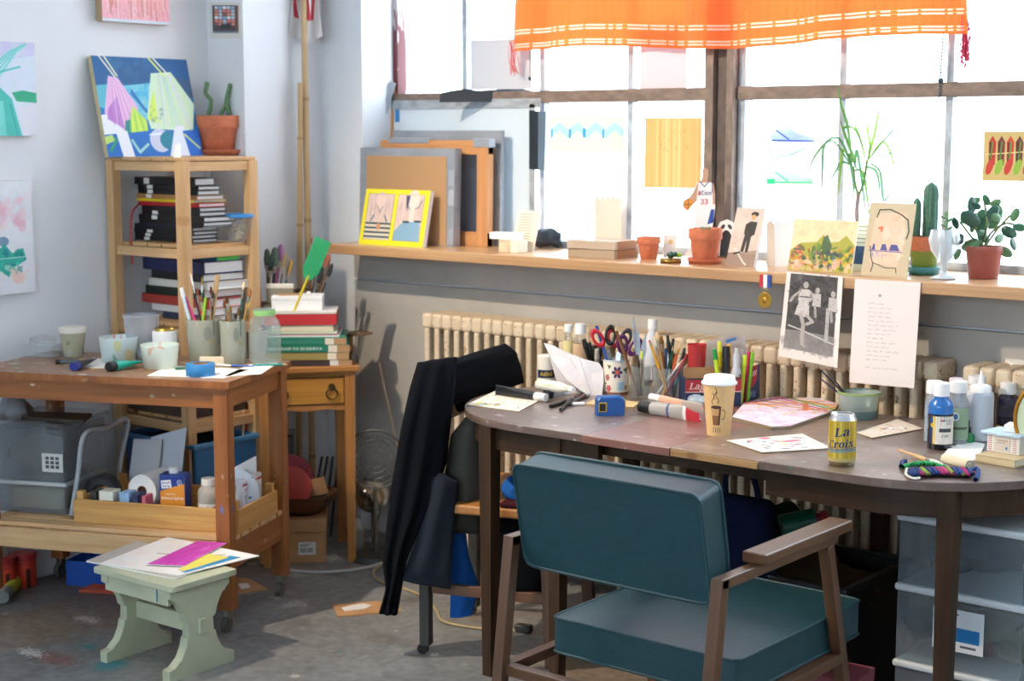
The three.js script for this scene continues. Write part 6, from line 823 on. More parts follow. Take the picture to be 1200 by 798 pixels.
{ // tubes and pens in the middle
  const L = (x0, y0, x1, y1, h) => [onY(x0, y0, TABLE + h), onY(x1, y1, TABLE + h)];
  let a, b, o;
  [a, b] = L(751, 476, 822, 487, 0.0185); o = paintTube('paint_tube', 'large silver paint tube with a black cap before the coffee cup', a, b, 0.018, 0xa9a49c, 0x17181a, MT(ctex(128, 128, (g) => { rect(g, 0, 0, 128, 128, '#a8a49e'); rect(g, 0, 0, 128, 34, '#c02c3a'); rect(g, 0, 34, 128, 8, '#e8e4e0'); rect(g, 0, 78, 128, 5, '#3a4a80'); }), 0.35));
  [a, b] = L(763, 465, 826, 480, 0.0405); o = paintTube('paint_tube', 'pink paint tube resting on the silver one', a, b, 0.0115, 0xe8ae92, 0xe9e6e2, MT(ctex(128, 128, (g) => { rect(g, 0, 0, 128, 128, '#b9aaa0'); rect(g, 0, 60, 128, 68, '#ecac90'); }), 0.4));
  [a, b] = L(580, 458, 640, 466, 0.014); paintTube('paint_tube', 'black squeezed paint tube on the palette card', b, a, 0.0135, 0x1d2126, 0xd8d8d4);
  [a, b] = L(640, 461, 664, 458, 0.019); paintTube('paint_tube', 'crumpled silver paint tube beside the white one', a, b, 0.018, 0xaab0b6, 0x2a2e34);
  [a, b] = L(630, 450, 668, 456, 0.04); o = thing('white_tube', 'white paint tube with green spots behind the silver one', 'paint tube', a); { const e = along(a, b); o.quaternion.copy(e.q); part(o, 'tube', lathe([[0, 0], [0.014, 0.002], [0.0165, 0.02], [0.0165, e.L * 0.7], [0.008, e.L]], 20), MT(paintStain('#e2dcd0', ['#6fb04a', '#e8e4da', '#e2dcd0', '#e8e4da'], 711), 0.5)); part(o, 'cap', cyl(0.009, 0.008, 0.014, 14), white, [0, e.L, 0]); }
  const pens = 'pens heaped before the white envelope';
  for (const [x0, y0, x1, y1, c, cap, l] of [[645, 476, 668, 469, 0x141518, 0x141518, 'black capped pen in the heap before the envelope'], [657, 480, 672, 466, 0x1a1c20, 0x9aa4b0, 'dark pen with a pale end in the heap before the envelope'], [668, 474, 684, 464, 0x2a2c30, 0x8a3a3a, 'grey pen with a red band in the heap before the envelope'], [672, 470, 690, 462, 0x15171a, 0xc8c8c8, 'black pen with a chrome end in the heap before the envelope'], [664, 472, 682, 460, 0x4a3028, 0x26282c, 'brown pen in the heap before the envelope']]) { [a, b] = L(x0, y0, x1, y1, 0.006); pencil(l, a, b, { color: c, r: 0.0055, end: 'cap', cap, name: 'pen', cat: 'pen', group: undefined }); }
  one('eraser', 'white worn eraser before the pens', 'eraser', box(0.042, 0.009, 0.018, 0.004, 2), paint(0xe9e6e2, 0.7), T(677, 475), FACE + 0.2);
}
{ // envelope, glue and bottles
  const ref = T(690, 466).addScaledVector(FLAT, 0.05); let p, k;
  cutout('envelope', 'crumpled white envelope propped up among the pens', 'envelope', [[637, 402], [650, 406], [664, 414], [684, 421], [702, 426], [707, 434], [707, 448], [705, 466], [696, 467], [680, 458], [664, 446], [648, 424]], ref, 0.008, MT(ctex(256, 256, (g) => { rect(g, 0, 0, 256, 256, '#ece4e2'); seed = 721; daubs(g, 40, 0, 0, 256, 256, ['#f2eeee', '#e2dadc', '#d8d2da', '#efe9e6'], 14, 44, 0.5); brushy(g, [[150, 60], [210, 256]], 5, '#c8c4d2', 0.8); brushy(g, [[110, 70], [140, 120]], 4, '#b8b4c2', 0.6); }), 0.7), paint(0xdcd6d6, 0.7), { tilt: 0.3 });
  cutout('envelope', 'second creased white envelope behind the first', 'envelope', [[640, 404], [668, 414], [690, 424], [690, 460], [668, 462], [652, 446]], ref.clone().addScaledVector(FLAT, 0.03), 0.006, paint(0xd9d3d4, 0.7), undefined, { tilt: 0.3 });
  bottlePx('glue_bottle', 'white glue bottle with a navy and yellow label', 640, 452, 21, 36, { body: paint(0xe6dfd2, 0.45), neck: 0.85, shoulder: 0.8, cap: 0.32, capMat: paint(0xe9e2d4, 0.5), lab: MT(ctex(256, 96, (g, w, h) => { rect(g, 0, 0, w, h, '#16264a'); g.fillStyle = '#e0b81e'; g.font = 'bold 62px sans-serif'; g.textAlign = 'center'; g.fillText('Adhil', 128, 70); }), 0.5), labH: 0.26, labY: 0.42 });
  bottlePx('small_bottle', 'small clear bottle with a round white cap behind the envelope', 666, 442, 14, 62, { body: glassy(0xf0efe8, 0.1, 0.85), neck: 0.6, cap: 0.14, lab: paint(0xe8d89a, 0.6), labH: 0.3, labY: 0.55 });
  bottlePx('small_bottle', 'clear bottle with a tall white cap behind the markers', 680, 444, 19, 65, { body: glassy(0xf2f0ea, 0.1, 0.85), neck: 0.6, cap: 0.19, lab: paint(0xd9b490, 0.6), labH: 0.3, labY: 0.5 });
  bottlePx('white_bottle', 'white bottle wrapped in tissue behind the scissors', 764, 446, 18, 72, { body: paint(0xdfe3ea, 0.5), neck: 0.55, cap: 0.16 });
}
{ // decorated cup, tumblers and what stands in them
  let p = T(722, 461), k = mpp(p); const cup = thing('painted_cup', 'cream cup painted with purple flowers', 'cup', p, FACE);
  const art = ctex(512, 192, (g, w, h) => { rect(g, 0, 0, w, h, '#e6dccb'); for (const x0 of [0, 256]) { const fl = (x, y, r, c) => { for (let i = 0; i < 6; i++) blob(g, x0 + x + Math.cos(i * 1.047) * r, y + Math.sin(i * 1.047) * r, r * 0.6, r * 0.42, c, 1, i * 1.047); blob(g, x0 + x, y, r * 0.5, r * 0.5, '#d8602e'); }; fl(128, 66, 22, '#4a2a5a'); fl(60, 96, 12, '#8a2a3a'); fl(70, 156, 13, '#a82a4a'); fl(190, 150, 10, '#c07a3a'); poly(g, [[x0 + 165, 50], [x0 + 210, 34], [x0 + 196, 76]], '#5a6a2a'); poly(g, [[x0 + 90, 30], [x0 + 60, 24], [x0 + 76, 50]], '#4a5a2a'); blob(g, x0 + 42, 130, 10, 6, '#5a7a3a'); rect(g, x0 + 130, 120, 50, 44, '#a8c8d8'); } rect(g, 0, 0, w, 12, '#c8d0d4'); rect(g, 0, 176, w, 16, '#8a5a3a'); });
  const cb = new THREE.CylinderGeometry(15.5 * k, 14.5 * k, 41 * k, 32, 1, true); cb.rotateY(Math.PI * 1.5); cb.translate(0, 20.5 * k, 0); part(cup, 'cup', cb, MT(art, 0.35)); part(cup, 'bottom', cyl(14 * k, 14 * k, 0.002, 20), white);
  const cp = p.clone();
  p = T(750, 466); k = mpp(p); vessel('glass_tumbler', 'narrow glass tumbler of sticks beside the painted cup', p, [[0, 0.001], [11 * k, 0.001], [12.5 * k, 38 * k]], glassy(0xdfe4e4, 0.08, 0.85), 'glass'); const g1 = p.clone();
  p = T(783, 469); k = mpp(p); vessel('glass_tumbler', 'wide glass tumbler of pencils and brushes', p, [[0, 0.001], [17.5 * k, 0.001], [19.5 * k, 40 * k]], glassy(0xdfe6ea, 0.08, 0.85), 'glass'); const g2 = p.clone();
  seed = 731; const put = (ref, px, py, off, rad, f) => f(foot(ref, rad, 0.005), onF(px, py, ref).addScaledVector(FLAT, off));
  const sc = (label, ref, px, py, c1, off, tilt) => { const a = foot(ref, 0.008, 0.008), b = onF(px, py, ref).addScaledVector(FLAT, off), e = along(a, b), o = thing('scissors', label, 'scissors', a); o.quaternion.copy(e.q).multiply(new THREE.Quaternion().setFromAxisAngle(V(0, 1, 0), FACE + tilt)); const bl = e.L - 0.075; for (const s of [-1, 1]) { part(o, 'blade', extr([[s * 0.001, 0], [s * 0.007, bl * 0.5], [s * 0.006, bl], [-s * 0.004, bl]], 0.0016), metal(0xa9adb2, 0.3), [0, 0, s * 0.001]); part(o, 'handle', (() => { const g = new THREE.TorusGeometry(0.016, 0.0052, 8, 26); g.scale(0.85, 1.5, 1); g.rotateZ(-s * 0.3); return g; })(), paint(s < 0 ? c1[0] : c1[1], 0.4), [s * 0.019, bl + 0.042, s * 0.002]); } part(o, 'pivot', cyl(0.004, 0.004, 0.005, 12).rotateX(Math.PI / 2), metal(0x999999, 0.3), [0, bl * 0.92, 0.0]); };
  sc('scissors with red and black handles in the painted cup', cp, 705, 382, [0xc81f34, 0x1b1c22], 0, 0.1); sc('second black-handled scissors beside the red ones', cp, 727, 384, [0xb82034, 0x202228], 0.02, -0.2); sc('scissors with purple handles in the painted cup', cp, 740, 392, [0x5a1f5a, 0x6a2868], -0.012, 0.15);
  put(cp, 699, 382, 0.01, 0.012, (a, b) => pencil('blue pen between the scissors', a, b, { color: 0x2a4aa0, r: 0.0045, end: 'cap', cap: 0x2a4aa0, name: 'pen', cat: 'pen' }));
  const mk = T(697, 452);  const mcup = vessel('marker_cup', 'short black cup of markers behind the envelope', mk, [[0, 0.001], [0.03, 0.001], [0.031, 0.075]], paint(0x1c1d20, 0.5), 'cup');
  for (const [x, y] of [[684, 398], [690, 402], [697, 405], [704, 406]]) put(mk, x, y, rr(-0.01, 0.01), 0.012, (a, b) => pencil('black marker in the short cup behind the envelope', a, b, { color: 0x1a1b1e, r: 0.0075, end: 'cap', cap: 0x121315, name: 'marker', cat: 'marker', group: 'markers behind the envelope' }));
  put(mk, 699, 408, -0.02, 0.012, (a, b) => pencil('silver marker in the short cup behind the envelope', a, b, { color: 0xa8a49a, r: 0.007, end: 'cap', cap: 0xc0bcb0, name: 'marker', cat: 'marker' }));
  put(g1, 720, 381, -0.01, 0.008, (a, b) => pencil('long brown stick slanting out of the narrow tumbler', a, b, { color: 0x7a4c30, r: 0.0045, name: 'stick', cat: 'stick' }));
  const kn = (label, ref, px, py, off, col, w) => put(ref, px, py, off, 0.008, (a, b) => { const e = along(a, b), o = thing('palette_knife', label, 'knife', a); o.quaternion.copy(e.q).multiply(new THREE.Quaternion().setFromAxisAngle(V(0, 1, 0), FACE)); part(o, 'handle', lathe([[0, 0], [0.006, 0.004], [0.007, e.L * 0.4], [0.004, e.L * 0.52]], 10), paint(col, 0.5)); part(o, 'blade', extr([[-0.003, e.L * 0.5], [0.003, e.L * 0.5], [w, e.L * 0.75], [0.001, e.L], [-0.001, e.L], [-w, e.L * 0.75]], 0.0012), metal(0xcfd2d6, 0.25)); });
  kn('palette knife with a long thin blade in the narrow tumbler', g1, 742, 371, 0, 0x4a3a30, 0.006); kn('palette knife with a dark handle in the narrow tumbler', g1, 748, 384, 0.012, 0x22262c, 0.007); kn('broad palette knife behind the tumblers', g1, 757, 392, 0.02, 0x6a6a70, 0.009);
  put(g1, 752, 410, -0.012, 0.008, (a, b) => brush('lime-tipped brush in the narrow tumbler', a, b, { handle: 0xb8a888, hair: 0xc8d860, w: 0.005 }));
  const gp = 'pencils in the wide tumbler';
  put(g2, 761, 399, 0.0, 0.02, (a, b) => pencil('yellow pencil with a pink eraser upright in the wide tumbler', a, b, { end: 'eraser' }));
  for (const [x, y, c, l] of [[781, 402, 0x23538a, 'blue pencil in the wide tumbler'], [803, 414, 0x2f5f9a, 'light-tipped blue pencil leaning in the wide tumbler'], [804, 402, 0x20242a, 'black pencil leaning in the wide tumbler'], [808, 408, 0x9a2a3a, 'dark red pencil leaning in the wide tumbler'], [798, 404, 0xe0a11c, 'yellow pencil slanting in the wide tumbler'], [800, 420, 0xe8e4dc, 'white pencil slanting in the wide tumbler'], [789, 404, 0x1f6a48, 'green pencil in the wide tumbler'], [806, 424, 0x2a7a9a, 'teal pencil at the edge of the wide tumbler'], [794, 408, 0xd8562a, 'orange pencil in the wide tumbler']]) put(g2, x, y, rr(-0.02, 0.02), 0.024, (a, b) => { if (c === 0xe0a11c || c === 0xe8e4dc) a.addScaledVector(RIGHT, -0.03); pencil(l, a, b, { color: c }); });
  for (const [x, y, c] of [[769, 388, { n: 'tan-handled brush', handle: 0xb08a58, hair: 0xd8b888, w: 0.006 }], [774, 392, { n: 'orange-brown brush', handle: 0xa8602a, hair: 0x7a5020, w: 0.007 }], [766, 396, { n: 'pale wooden brush with cream bristles', handle: 0xc8a878, hair: 0xe0d0b0, w: 0.005 }], [777, 398, { n: 'dark chestnut brush', handle: 0x8a4a24, hair: 0x4a3020, w: 0.005 }]]) put(g2, x, y, rr(-0.02, 0.02), 0.02, (a, b) => brush(`${c.n} standing in the wide tumbler`, a, b, c));
  for (const [x, y, c] of [[783, 394, 0x15171a], [785, 402, 0xe6e6e2], [790, 398, 0x16301f]]) put(g2, x, y, 0.02, 0.02, (a, b) => pencil(`${c === 0x15171a ? 'black' : c === 0xe6e6e2 ? 'white' : 'dark green'} pen with a black cap in the wide tumbler`, a, b, { color: c, r: 0.0045, end: 'cap', name: 'pen', cat: 'pen' }));
}
{ // drink carrier, red cup, bottles and highlighters behind the coffee cup
  const c0 = T(803, 477), c1 = T(868, 476), back = T(884, 464); const e = c1.clone().sub(c0), w = e.length(), turn = Math.atan2(-e.z, e.x), d = 0.1, h = 0.082, mid = c0.clone().add(c1).multiplyScalar(0.5), nrm = V(Math.sin(turn), 0, Math.cos(turn)), o = thing('drink_carrier', 'red and navy cardboard drink carrier holding markers', 'carrier', mid.clone().addScaledVector(nrm, -d / 2), turn);
  const fr = ctex(512, 256, (g, W2, H2) => { rect(g, 0, 0, W2, H2, '#1c2c4e'); rect(g, 0, 0, W2, 130, '#a82230'); rect(g, 0, 120, W2, 8, '#d8c8b0'); g.fillStyle = '#d8c0b0'; g.font = 'italic bold 80px serif'; g.fillText('Lager', 30, 100); rect(g, 0, 0, W2, 14, '#2a2a30'); });
  part(o, 'front_panel', slab(V(-w / 2, 0, d / 2), V(w / 2, 0, d / 2), V(w / 2, h, d / 2), V(-w / 2, h, d / 2), 0.002), [MT(fr, 0.5), kraft]); part(o, 'back_panel', box(w, h, 0.002, 0), kraft, [0, 0, -d / 2 + 0.001]); part(o, 'bottom', box(w, 0.002, d - 0.006, 0), kraft, [0, 0.0005, 0]); part(o, 'end_panel', box(0.002, h, d - 0.006, 0), paint(0x1c2c4e, 0.5), [-w / 2 + 0.001, 0, 0]);
  part(o, 'divider', box(w - 0.006, h * 1.25, 0.002, 0), kraft, [0, 0.003, 0]); part(o, 'end_panel', box(0.002, h * 1.1, d - 0.006, 0), paint(0x1c2c4e, 0.5), [w / 2 - 0.001, 0, 0]);
  cutout('carrier_flap', 'navy carton flap with a red shield standing at the carrier end', 'carton', [[869, 434], [890, 426], [890, 466], [870, 474]], T(879, 471), 0.003, MT(ctex(256, 320, (g) => { rect(g, 0, 0, 256, 320, '#1c2c4e'); poly(g, [[50, 30], [220, 10], [214, 130], [150, 190], [70, 150]], '#a82230'); g.save(); g.translate(66, 120); g.rotate(-0.25); g.fillStyle = '#e0d4c8'; g.font = 'italic bold 64px serif'; g.fillText('Boxer', -4, 0, 156); g.restore(); blob(g, 90, 250, 60, 34, '#8a96a8', 1, -0.4); rect(g, 150, 210, 50, 50, '#5a6a86'); }), 0.5), kraft);
  const inC = (px, off = 0) => { const q = mid.clone().addScaledVector(nrm, -d / 2 + off); const b = onF(px, 460, q); return V(b.x, TABLE + 0.004, b.z); };
  { const p = inC(816, -0.025), k = mpp(p); vessel('red_cup', 'translucent red plastic cup in the drink carrier', p, [[0, 0.001], [8.5 * k, 0.001], [11 * k, 66 * k], [11.6 * k, 67 * k]], paint(0xc83a3a, 0.25, { transmission: 0.35, thickness: 0 }), 'cup'); }
  { const p = inC(862, 0.02), k = mpp(p), b = thing('pump_bottle', 'clear pump bottle with a tan label in the drink carrier', 'bottle', p, FACE); part(b, 'body', lathe([[0, 0.001], [7.5 * k, 0.001], [7.5 * k, 30 * k], [5 * k, 40 * k], [3.6 * k, 44 * k], [3.6 * k, 58 * k], [2 * k, 60 * k], [2 * k, 66 * k]], 20), cloudy(0xe9edf0, 0.4)); part(b, 'label', cyl(7.7 * k, 7.7 * k, 15 * k, 20, true), paint(0xc08848, 0.6), [0, 18 * k, 0]); }
  const hi = (px0, px, py, c, cap, l, r = 0.0065, off = 0.02) => { const a = inC(px0, off), b = onF(px, py, a); pencil(l, a, b, { color: c, r, end: 'cap', cap, name: 'highlighter', cat: 'marker' }); };
  hi(846, 837, 409, 0xc8e030, 0x1f9a4a, 'lime highlighter with a green cap in the carrier'); hi(845, 843, 400, 0xd8c81e, 0xe6e840, 'yellow highlighter with a yellow cap in the carrier', 0.006, -0.02); hi(850, 851, 406, 0x191a1c, 0x121315, 'fat black marker in the carrier', 0.011, 0.015); hi(855, 854, 404, 0xe0a020, 0xe8b428, 'orange-yellow marker in the carrier', 0.006, -0.02); hi(868, 873, 416, 0xc8e030, 0xd6ec3a, 'bright lime highlighter near the carton flap', 0.0068, 0.0); hi(874, 878, 412, 0xd02a6a, 0xc82a64, 'magenta marker near the carton flap', 0.005, -0.02); hi(876, 882, 413, 0x8ad030, 0x7ac828, 'light green marker near the carton flap', 0.005, -0.012); hi(866, 871, 409, 0xb8bcc0, 0xa8acb0, 'grey marker near the carton flap', 0.005, -0.03);
  const bagRef = mid.clone().addScaledVector(nrm, -d - 0.03); cutout('plastic_sleeve', 'crumpled clear plastic sleeve behind the drink carrier', 'sleeve', [[822, 402], [838, 398], [854, 393], [872, 394], [874, 400], [876, 436], [872, 462], [826, 464], [820, 432]], bagRef, 0.006, paint(0xe6dfdc, 0.35, { transmission: 0.55, thickness: 0 }));
  cutout('blue_tag', 'blue and white card tag above the pump bottle', 'card', [[850, 399], [862, 395], [863, 398], [851, 402]], bagRef.clone().addScaledVector(FLAT, -0.012), 0.002, paint(0x2a78b8, 0.5));
  { const p = mid.clone().addScaledVector(nrm, 0.02).add(e.clone().normalize().multiplyScalar(-0.02)); one('foil_wad', 'crumpled grey-blue plastic wad before the drink carrier', 'wrapper', (() => { const g = new THREE.SphereGeometry(0.028, 16, 10), P = g.attributes.position; for (let i = 0; i < P.count; i++) { const q = 0.7 + 0.6 * vnoise(P.getX(i) * 90 + 40, P.getY(i) * 90 + P.getZ(i) * 70 + 40, 99, 99, 3); P.setXYZ(i, P.getX(i) * q * 1.3, P.getY(i) * q * 0.7, P.getZ(i) * q); } g.computeVertexNormals(); return g; })(), paint(0x9fb0bc, 0.3), T(822, 478).add(V(0, 0.017, 0))); }
}
{ // water tub with brushes
  const p = T(1006, 489), k = mpp(p), o = thing('water_tub', 'clear plastic water tub with a green-stained rim and brushes', 'tub', p); part(o, 'tub', lathe([[0, 0.001], [21 * k, 0.001], [24 * k, 27 * k], [25.5 * k, 28 * k], [25.5 * k, 31 * k], [24 * k, 31 * k]], 32), MT(paintStain('#c2d0c8', ['#5a9a8a', '#c8b83a', '#7ab0a8', '#d0dcd6', '#c86a4a'], 741), 0.25, { transmission: 0.45, thickness: 0 })); part(o, 'rim_stain', lathe([[25.7 * k, 28.5 * k], [25.7 * k, 31 * k], [23.6 * k, 31.2 * k]], 32), MT(paintStain('#8a9a5a', ['#5a9a6a', '#c8b83a', '#2a7a7a'], 743), 0.5)); part(o, 'water', cyl(22 * k, 22.5 * k, 9 * k, 24), glassy(0xa8c6c8, 0.05, 0.8), [0, 0.002, 0]);
  seed = 745; const tipIn = (x, y) => onF(x, y, p);
  for (const [x, y, c, l] of [[961, 433, 0x23262c, 'dark-handled brush leaning out of the water tub'], [962, 444, 0x1f3a5a, 'navy-handled brush leaning low out of the water tub'], [968, 432, 0x2c3036, 'slim grey-handled brush leaning out of the water tub']]) brush(l, tipIn(x, y).addScaledVector(FLAT, rr(-0.01, 0.01)), p.clone().add(V(rr(0, 0.03), 0.008, rr(-0.02, 0.01))), { handle: c, r: 0.0036, hair: 0x6a5a40 });
}
{ // bottles at the right
  const cap = paint(0xf0efee, 0.4);
  bottlePx('paint_bottle', 'clear bottle half hidden behind the blue paint bottle', 1093, 518, 21, 72, { body: glassy(0xe2e8ee, 0.1, 0.75), neck: 0.78, shoulder: 0.75, cap: 0.2, capMat: cap, fill: [paint(0xa8c0d8, 0.4), 0.8] });
  { const o = bottlePx('paint_bottle', 'bright blue paint bottle with a white cap and cream label', 1101, 525, 29, 77, { body: paint(0x1a6ab8, 0.2, { clearcoat: 0.6 }), neck: 0.56, shoulder: 0.74, cap: 0.2, capMat: cap, labH: 0.42, labY: 0.3, lab: MT(ctex(256, 256, (g) => { rect(g, 0, 0, 256, 256, '#ded8cc'); rect(g, 0, 0, 34, 256, '#24355e'); rect(g, 34, 0, 24, 256, '#e6c86a'); blob(g, 22, 40, 14, 18, '#1a58a8'); blob(g, 26, 84, 16, 20, '#e0c020'); rect(g, 100, 30, 24, 14, '#b83a3a'); rect(g, 124, 30, 16, 14, '#3a4a8a'); rect(g, 90, 110, 110, 34, '#3a3c44'); g.fillStyle = '#44464e'; g.font = 'bold 30px sans-serif'; g.fillText('2 OZ', 110, 190); for (let i = 0; i < 5; i++) rect(g, 150, 30 + i * 10, 60, 4, '#8a8a92'); }), 0.5) }); const k = mpp(o.position); part(o, 'dark_base', lathe([[0, 0.0005], [14.6 * k, 0.0005], [14.7 * k, 42 * k]], 26), paint(0x121a2a, 0.2, { clearcoat: 0.5 })); }
  bottlePx('paint_bottle', 'bottle with a green label and a spotted white cap', 1121, 520, 25, 74, { body: glassy(0xd8dce0, 0.1, 0.7), neck: 0.7, shoulder: 0.75, cap: 0.18, capMat: MT(ctex(64, 64, (g) => { rect(g, 0, 0, 64, 64, '#f0eeec'); blob(g, 20, 30, 3, 3, '#3a2a3a'); blob(g, 44, 20, 3, 4, '#5a2a4a'); blob(g, 34, 48, 3, 2, '#2a2a3a'); }), 0.4), lab: MT(ctex(128, 128, (g) => { rect(g, 0, 0, 128, 128, '#8fa88e'); blob(g, 40, 34, 18, 18, '#e6e8e2'); blob(g, 40, 34, 11, 11, '#3a7ab0'); rect(g, 24, 76, 80, 10, '#4a5a4a'); }), 0.5), labH: 0.5, labY: 0.34, fill: [paint(0xb8bcc0, 0.5), 0.8] });
  bottlePx('paint_bottle', 'bottle with a pink-tinged cap behind the green-labelled one', 1119, 505, 20, 62, { body: glassy(0xd8d4dc, 0.1, 0.7), neck: 0.75, shoulder: 0.75, cap: 0.2, capMat: paint(0xe4d0da, 0.4) });
  { const p = T(1147, 516), k = mpp(p), o = thing('squeeze_bottle', 'translucent white squeeze bottle with a pointed nozzle', 'bottle', p), b = cloudy(0xdde4ee, 0.35); part(o, 'body', lathe([[0, 0.001], [15 * k, 0.001], [15.5 * k, 3 * k], [15.5 * k, 54 * k], [14.5 * k, 57 * k], [12 * k, 58 * k]], 26), b); part(o, 'cap', lathe([[12.5 * k, 57 * k], [12.5 * k, 64 * k], [9 * k, 66 * k], [4 * k, 67 * k]], 24), cap); part(o, 'nozzle', lathe([[4 * k, 66 * k], [1.2 * k, 82 * k], [0, 82.5 * k]], 14), cap); }
  bottlePx('squeeze_bottle', 'white squeeze bottle standing behind the pointed one', 1143, 500, 22, 60, { body: cloudy(0xe2e6ea, 0.3), neck: 0.8, shoulder: 0.8, cap: 0.16, capMat: cap });
  bottlePx('white_jar', 'white capped jar behind the squeeze bottles', 1161, 489, 20, 54, { cat: 'jar', body: paint(0xd9d2c4, 0.5), neck: 0.85, shoulder: 0.72, cap: 0.24, capMat: cap });
  { const p = T(1132, 519), k = mpp(p), o = thing('dropper_bottle', 'small green ink bottle with a black dropper', 'bottle', p); part(o, 'body', lathe([[0, 0.001], [9 * k, 0.001], [9.5 * k, 2 * k], [9.5 * k, 9 * k], [5 * k, 13 * k]], 22), paint(0x18a058, 0.2, { transmission: 0.35, thickness: 0 })); part(o, 'collar', cyl(5.6 * k, 5.2 * k, 7 * k, 18), black, [0, 12 * k, 0]); part(o, 'bulb', lathe([[3.4 * k, 19 * k], [3.6 * k, 25 * k], [2 * k, 29 * k], [0, 29.6 * k]], 16), black); }
  bottlePx('ink_bottle', 'dark violet ink bottle with a white cap', 1180, 498, 27, 50, { body: paint(0x2c2440, 0.2, { clearcoat: 0.5 }), neck: 0.6, shoulder: 0.72, cap: 0.26, capMat: cap, lab: paint(0x3a3644, 0.5), labH: 0.26, labY: 0.36 });
  bottlePx('paint_bottle', 'slim clear bottle with a white cap beside the violet ink', 1170, 492, 18, 45, { body: glassy(0xd6d2c8, 0.1, 0.7), neck: 0.7, shoulder: 0.72, cap: 0.28, capMat: cap });
  { const p = T(1195, 486), k = mpp(p), o = thing('round_canister', 'cream round canister behind the ink bottle', 'canister', p); part(o, 'body', lathe([[0, 0.001], [18 * k, 0.001], [18 * k, 62 * k], [17 * k, 65 * k], [0, 65 * k]], 28), paint(0xe0cfa4, 0.5)); part(o, 'lid', lathe([[18.6 * k, 58 * k], [18.6 * k, 66 * k], [0, 66.5 * k]], 28), paint(0xe9e4da, 0.5)); }
  // gold-rimmed tray leaning at the picture's edge
  { const ref = T(1200, 541).addScaledVector(FLAT, 0.0), o = thing('gilt_tray', 'pale green oval tray with a gilt rim standing on edge', 'tray', ref, FACE - 0.5), k = mpp(ref), s = new THREE.Shape(); s.absellipse(34 * k, 52 * k, 46 * k, 50 * k, 0, Math.PI * 2); part(o, 'panel', extr(s, 0.004, 0, 24), paint(0xd3dcb4, 0.4)); const pts = []; for (let i = 0; i < 48; i++) { const a = i / 48 * Math.PI * 2; pts.push([34 * k + 46 * k * Math.cos(a), 52 * k + 50 * k * Math.sin(a), 0.0]); } part(o, 'gilt_rim', tube(pts, 0.0055, 7, 96, true), metal(0xc88a34, 0.3)); }
  // book and lidded box
  { const c = [[1146, 539], [1192, 547], [1240, 536], [1190, 524]].map(([x, y]) => onY(x, y, TABLE + 0.001)), turn = Math.atan2(-(c[1].z - c[0].z), c[1].x - c[0].x), m = c[0].clone().add(c[2]).multiplyScalar(0.5), w = c[0].distanceTo(c[1]), d = c[0].distanceTo(c[3]); book('cream paperback under the small lidded box', m.clone().setY(TABLE + 0.0005), w, d, 0.018, 0xd9c49a, turn, undefined, {}); const o = thing('small_lidded_box', 'small white lidded box tied with striped tape', 'box', m.clone().setY(TABLE + 0.019).add(RIGHT.clone().multiplyScalar(-0.02)), turn); part(o, 'carton', box(0.085, 0.042, 0.065, 0.001), paint(0xe2dcd4, 0.6)); for (let i = 0; i < 7; i++) for (const sx of [-0.034, 0.03]) part(o, 'stripe', box(0.009, 0.0025, 0.001, 0), paint(0xc89a94, 0.6), [sx, 0.004 + i * 0.0052, 0.0331]); part(o, 'printed_panel', face(0.042, 0.034), MT(ctex(128, 96, (g) => { rect(g, 0, 0, 128, 96, '#cfc2b4'); rect(g, 20, 20, 88, 8, '#a08a80'); rect(g, 20, 36, 70, 6, '#a08a80'); blob(g, 100, 72, 10, 10, '#3a78a8'); }), 0.6), [-0.002, 0.004, 0.033]); part(o, 'lid', box(0.105, 0.005, 0.08, 0.001), paint(0xbfd8ea, 0.4), [-0.004, 0.0425, 0]); one('folded_card', 'folded white card on the small lidded box', 'card', box(0.07, 0.016, 0.05, 0.001), paper, m.clone().setY(TABLE + 0.067).add(RIGHT.clone().multiplyScalar(0.005)), turn + 0.3); }
  // paper, roll, brush, braid
  { const f = flatPx([[1104, 535], [1124, 542], [1146, 538], [1154, 520], [1134, 516], [1112, 524]], TABLE, 0.004); one('paper_palette', 'scalloped white paper palette by the book', 'paper', f.g, paper, f.c); }
  { const a = onY(1106, 537, TABLE + 0.0165), b = onY(1136, 545, TABLE + 0.0165), e = along(a, b), o = thing('paper_roll', 'cream rolled cylinder lying before the paper palette', 'roll', a); o.quaternion.copy(e.q); part(o, 'roll', lathe([[0, 0], [0.011, 0.001], [0.012, 0.005], [0.012, e.L - 0.002], [0.004, e.L]], 22), paint(0xe2cfae, 0.6)); part(o, 'end_disc', cyl(0.0105, 0.0105, 0.001, 20), paint(0xa8a08a, 0.6), [0, e.L - 0.0015, 0]); }
  { const a = onY(1053, 527, TABLE + 0.009), b = onY(1108, 547, TABLE + 0.009); brush('flat white brush with a pale wooden handle lying by the braid', a, b, { handle: 0xd8b07a, r: 0.0055, hair: 0xe8e6e2, w: 0.012, flat: 0.4, bristle: 0.06, ferrule: 0.02, metal: 0xd8d8d8 }); }
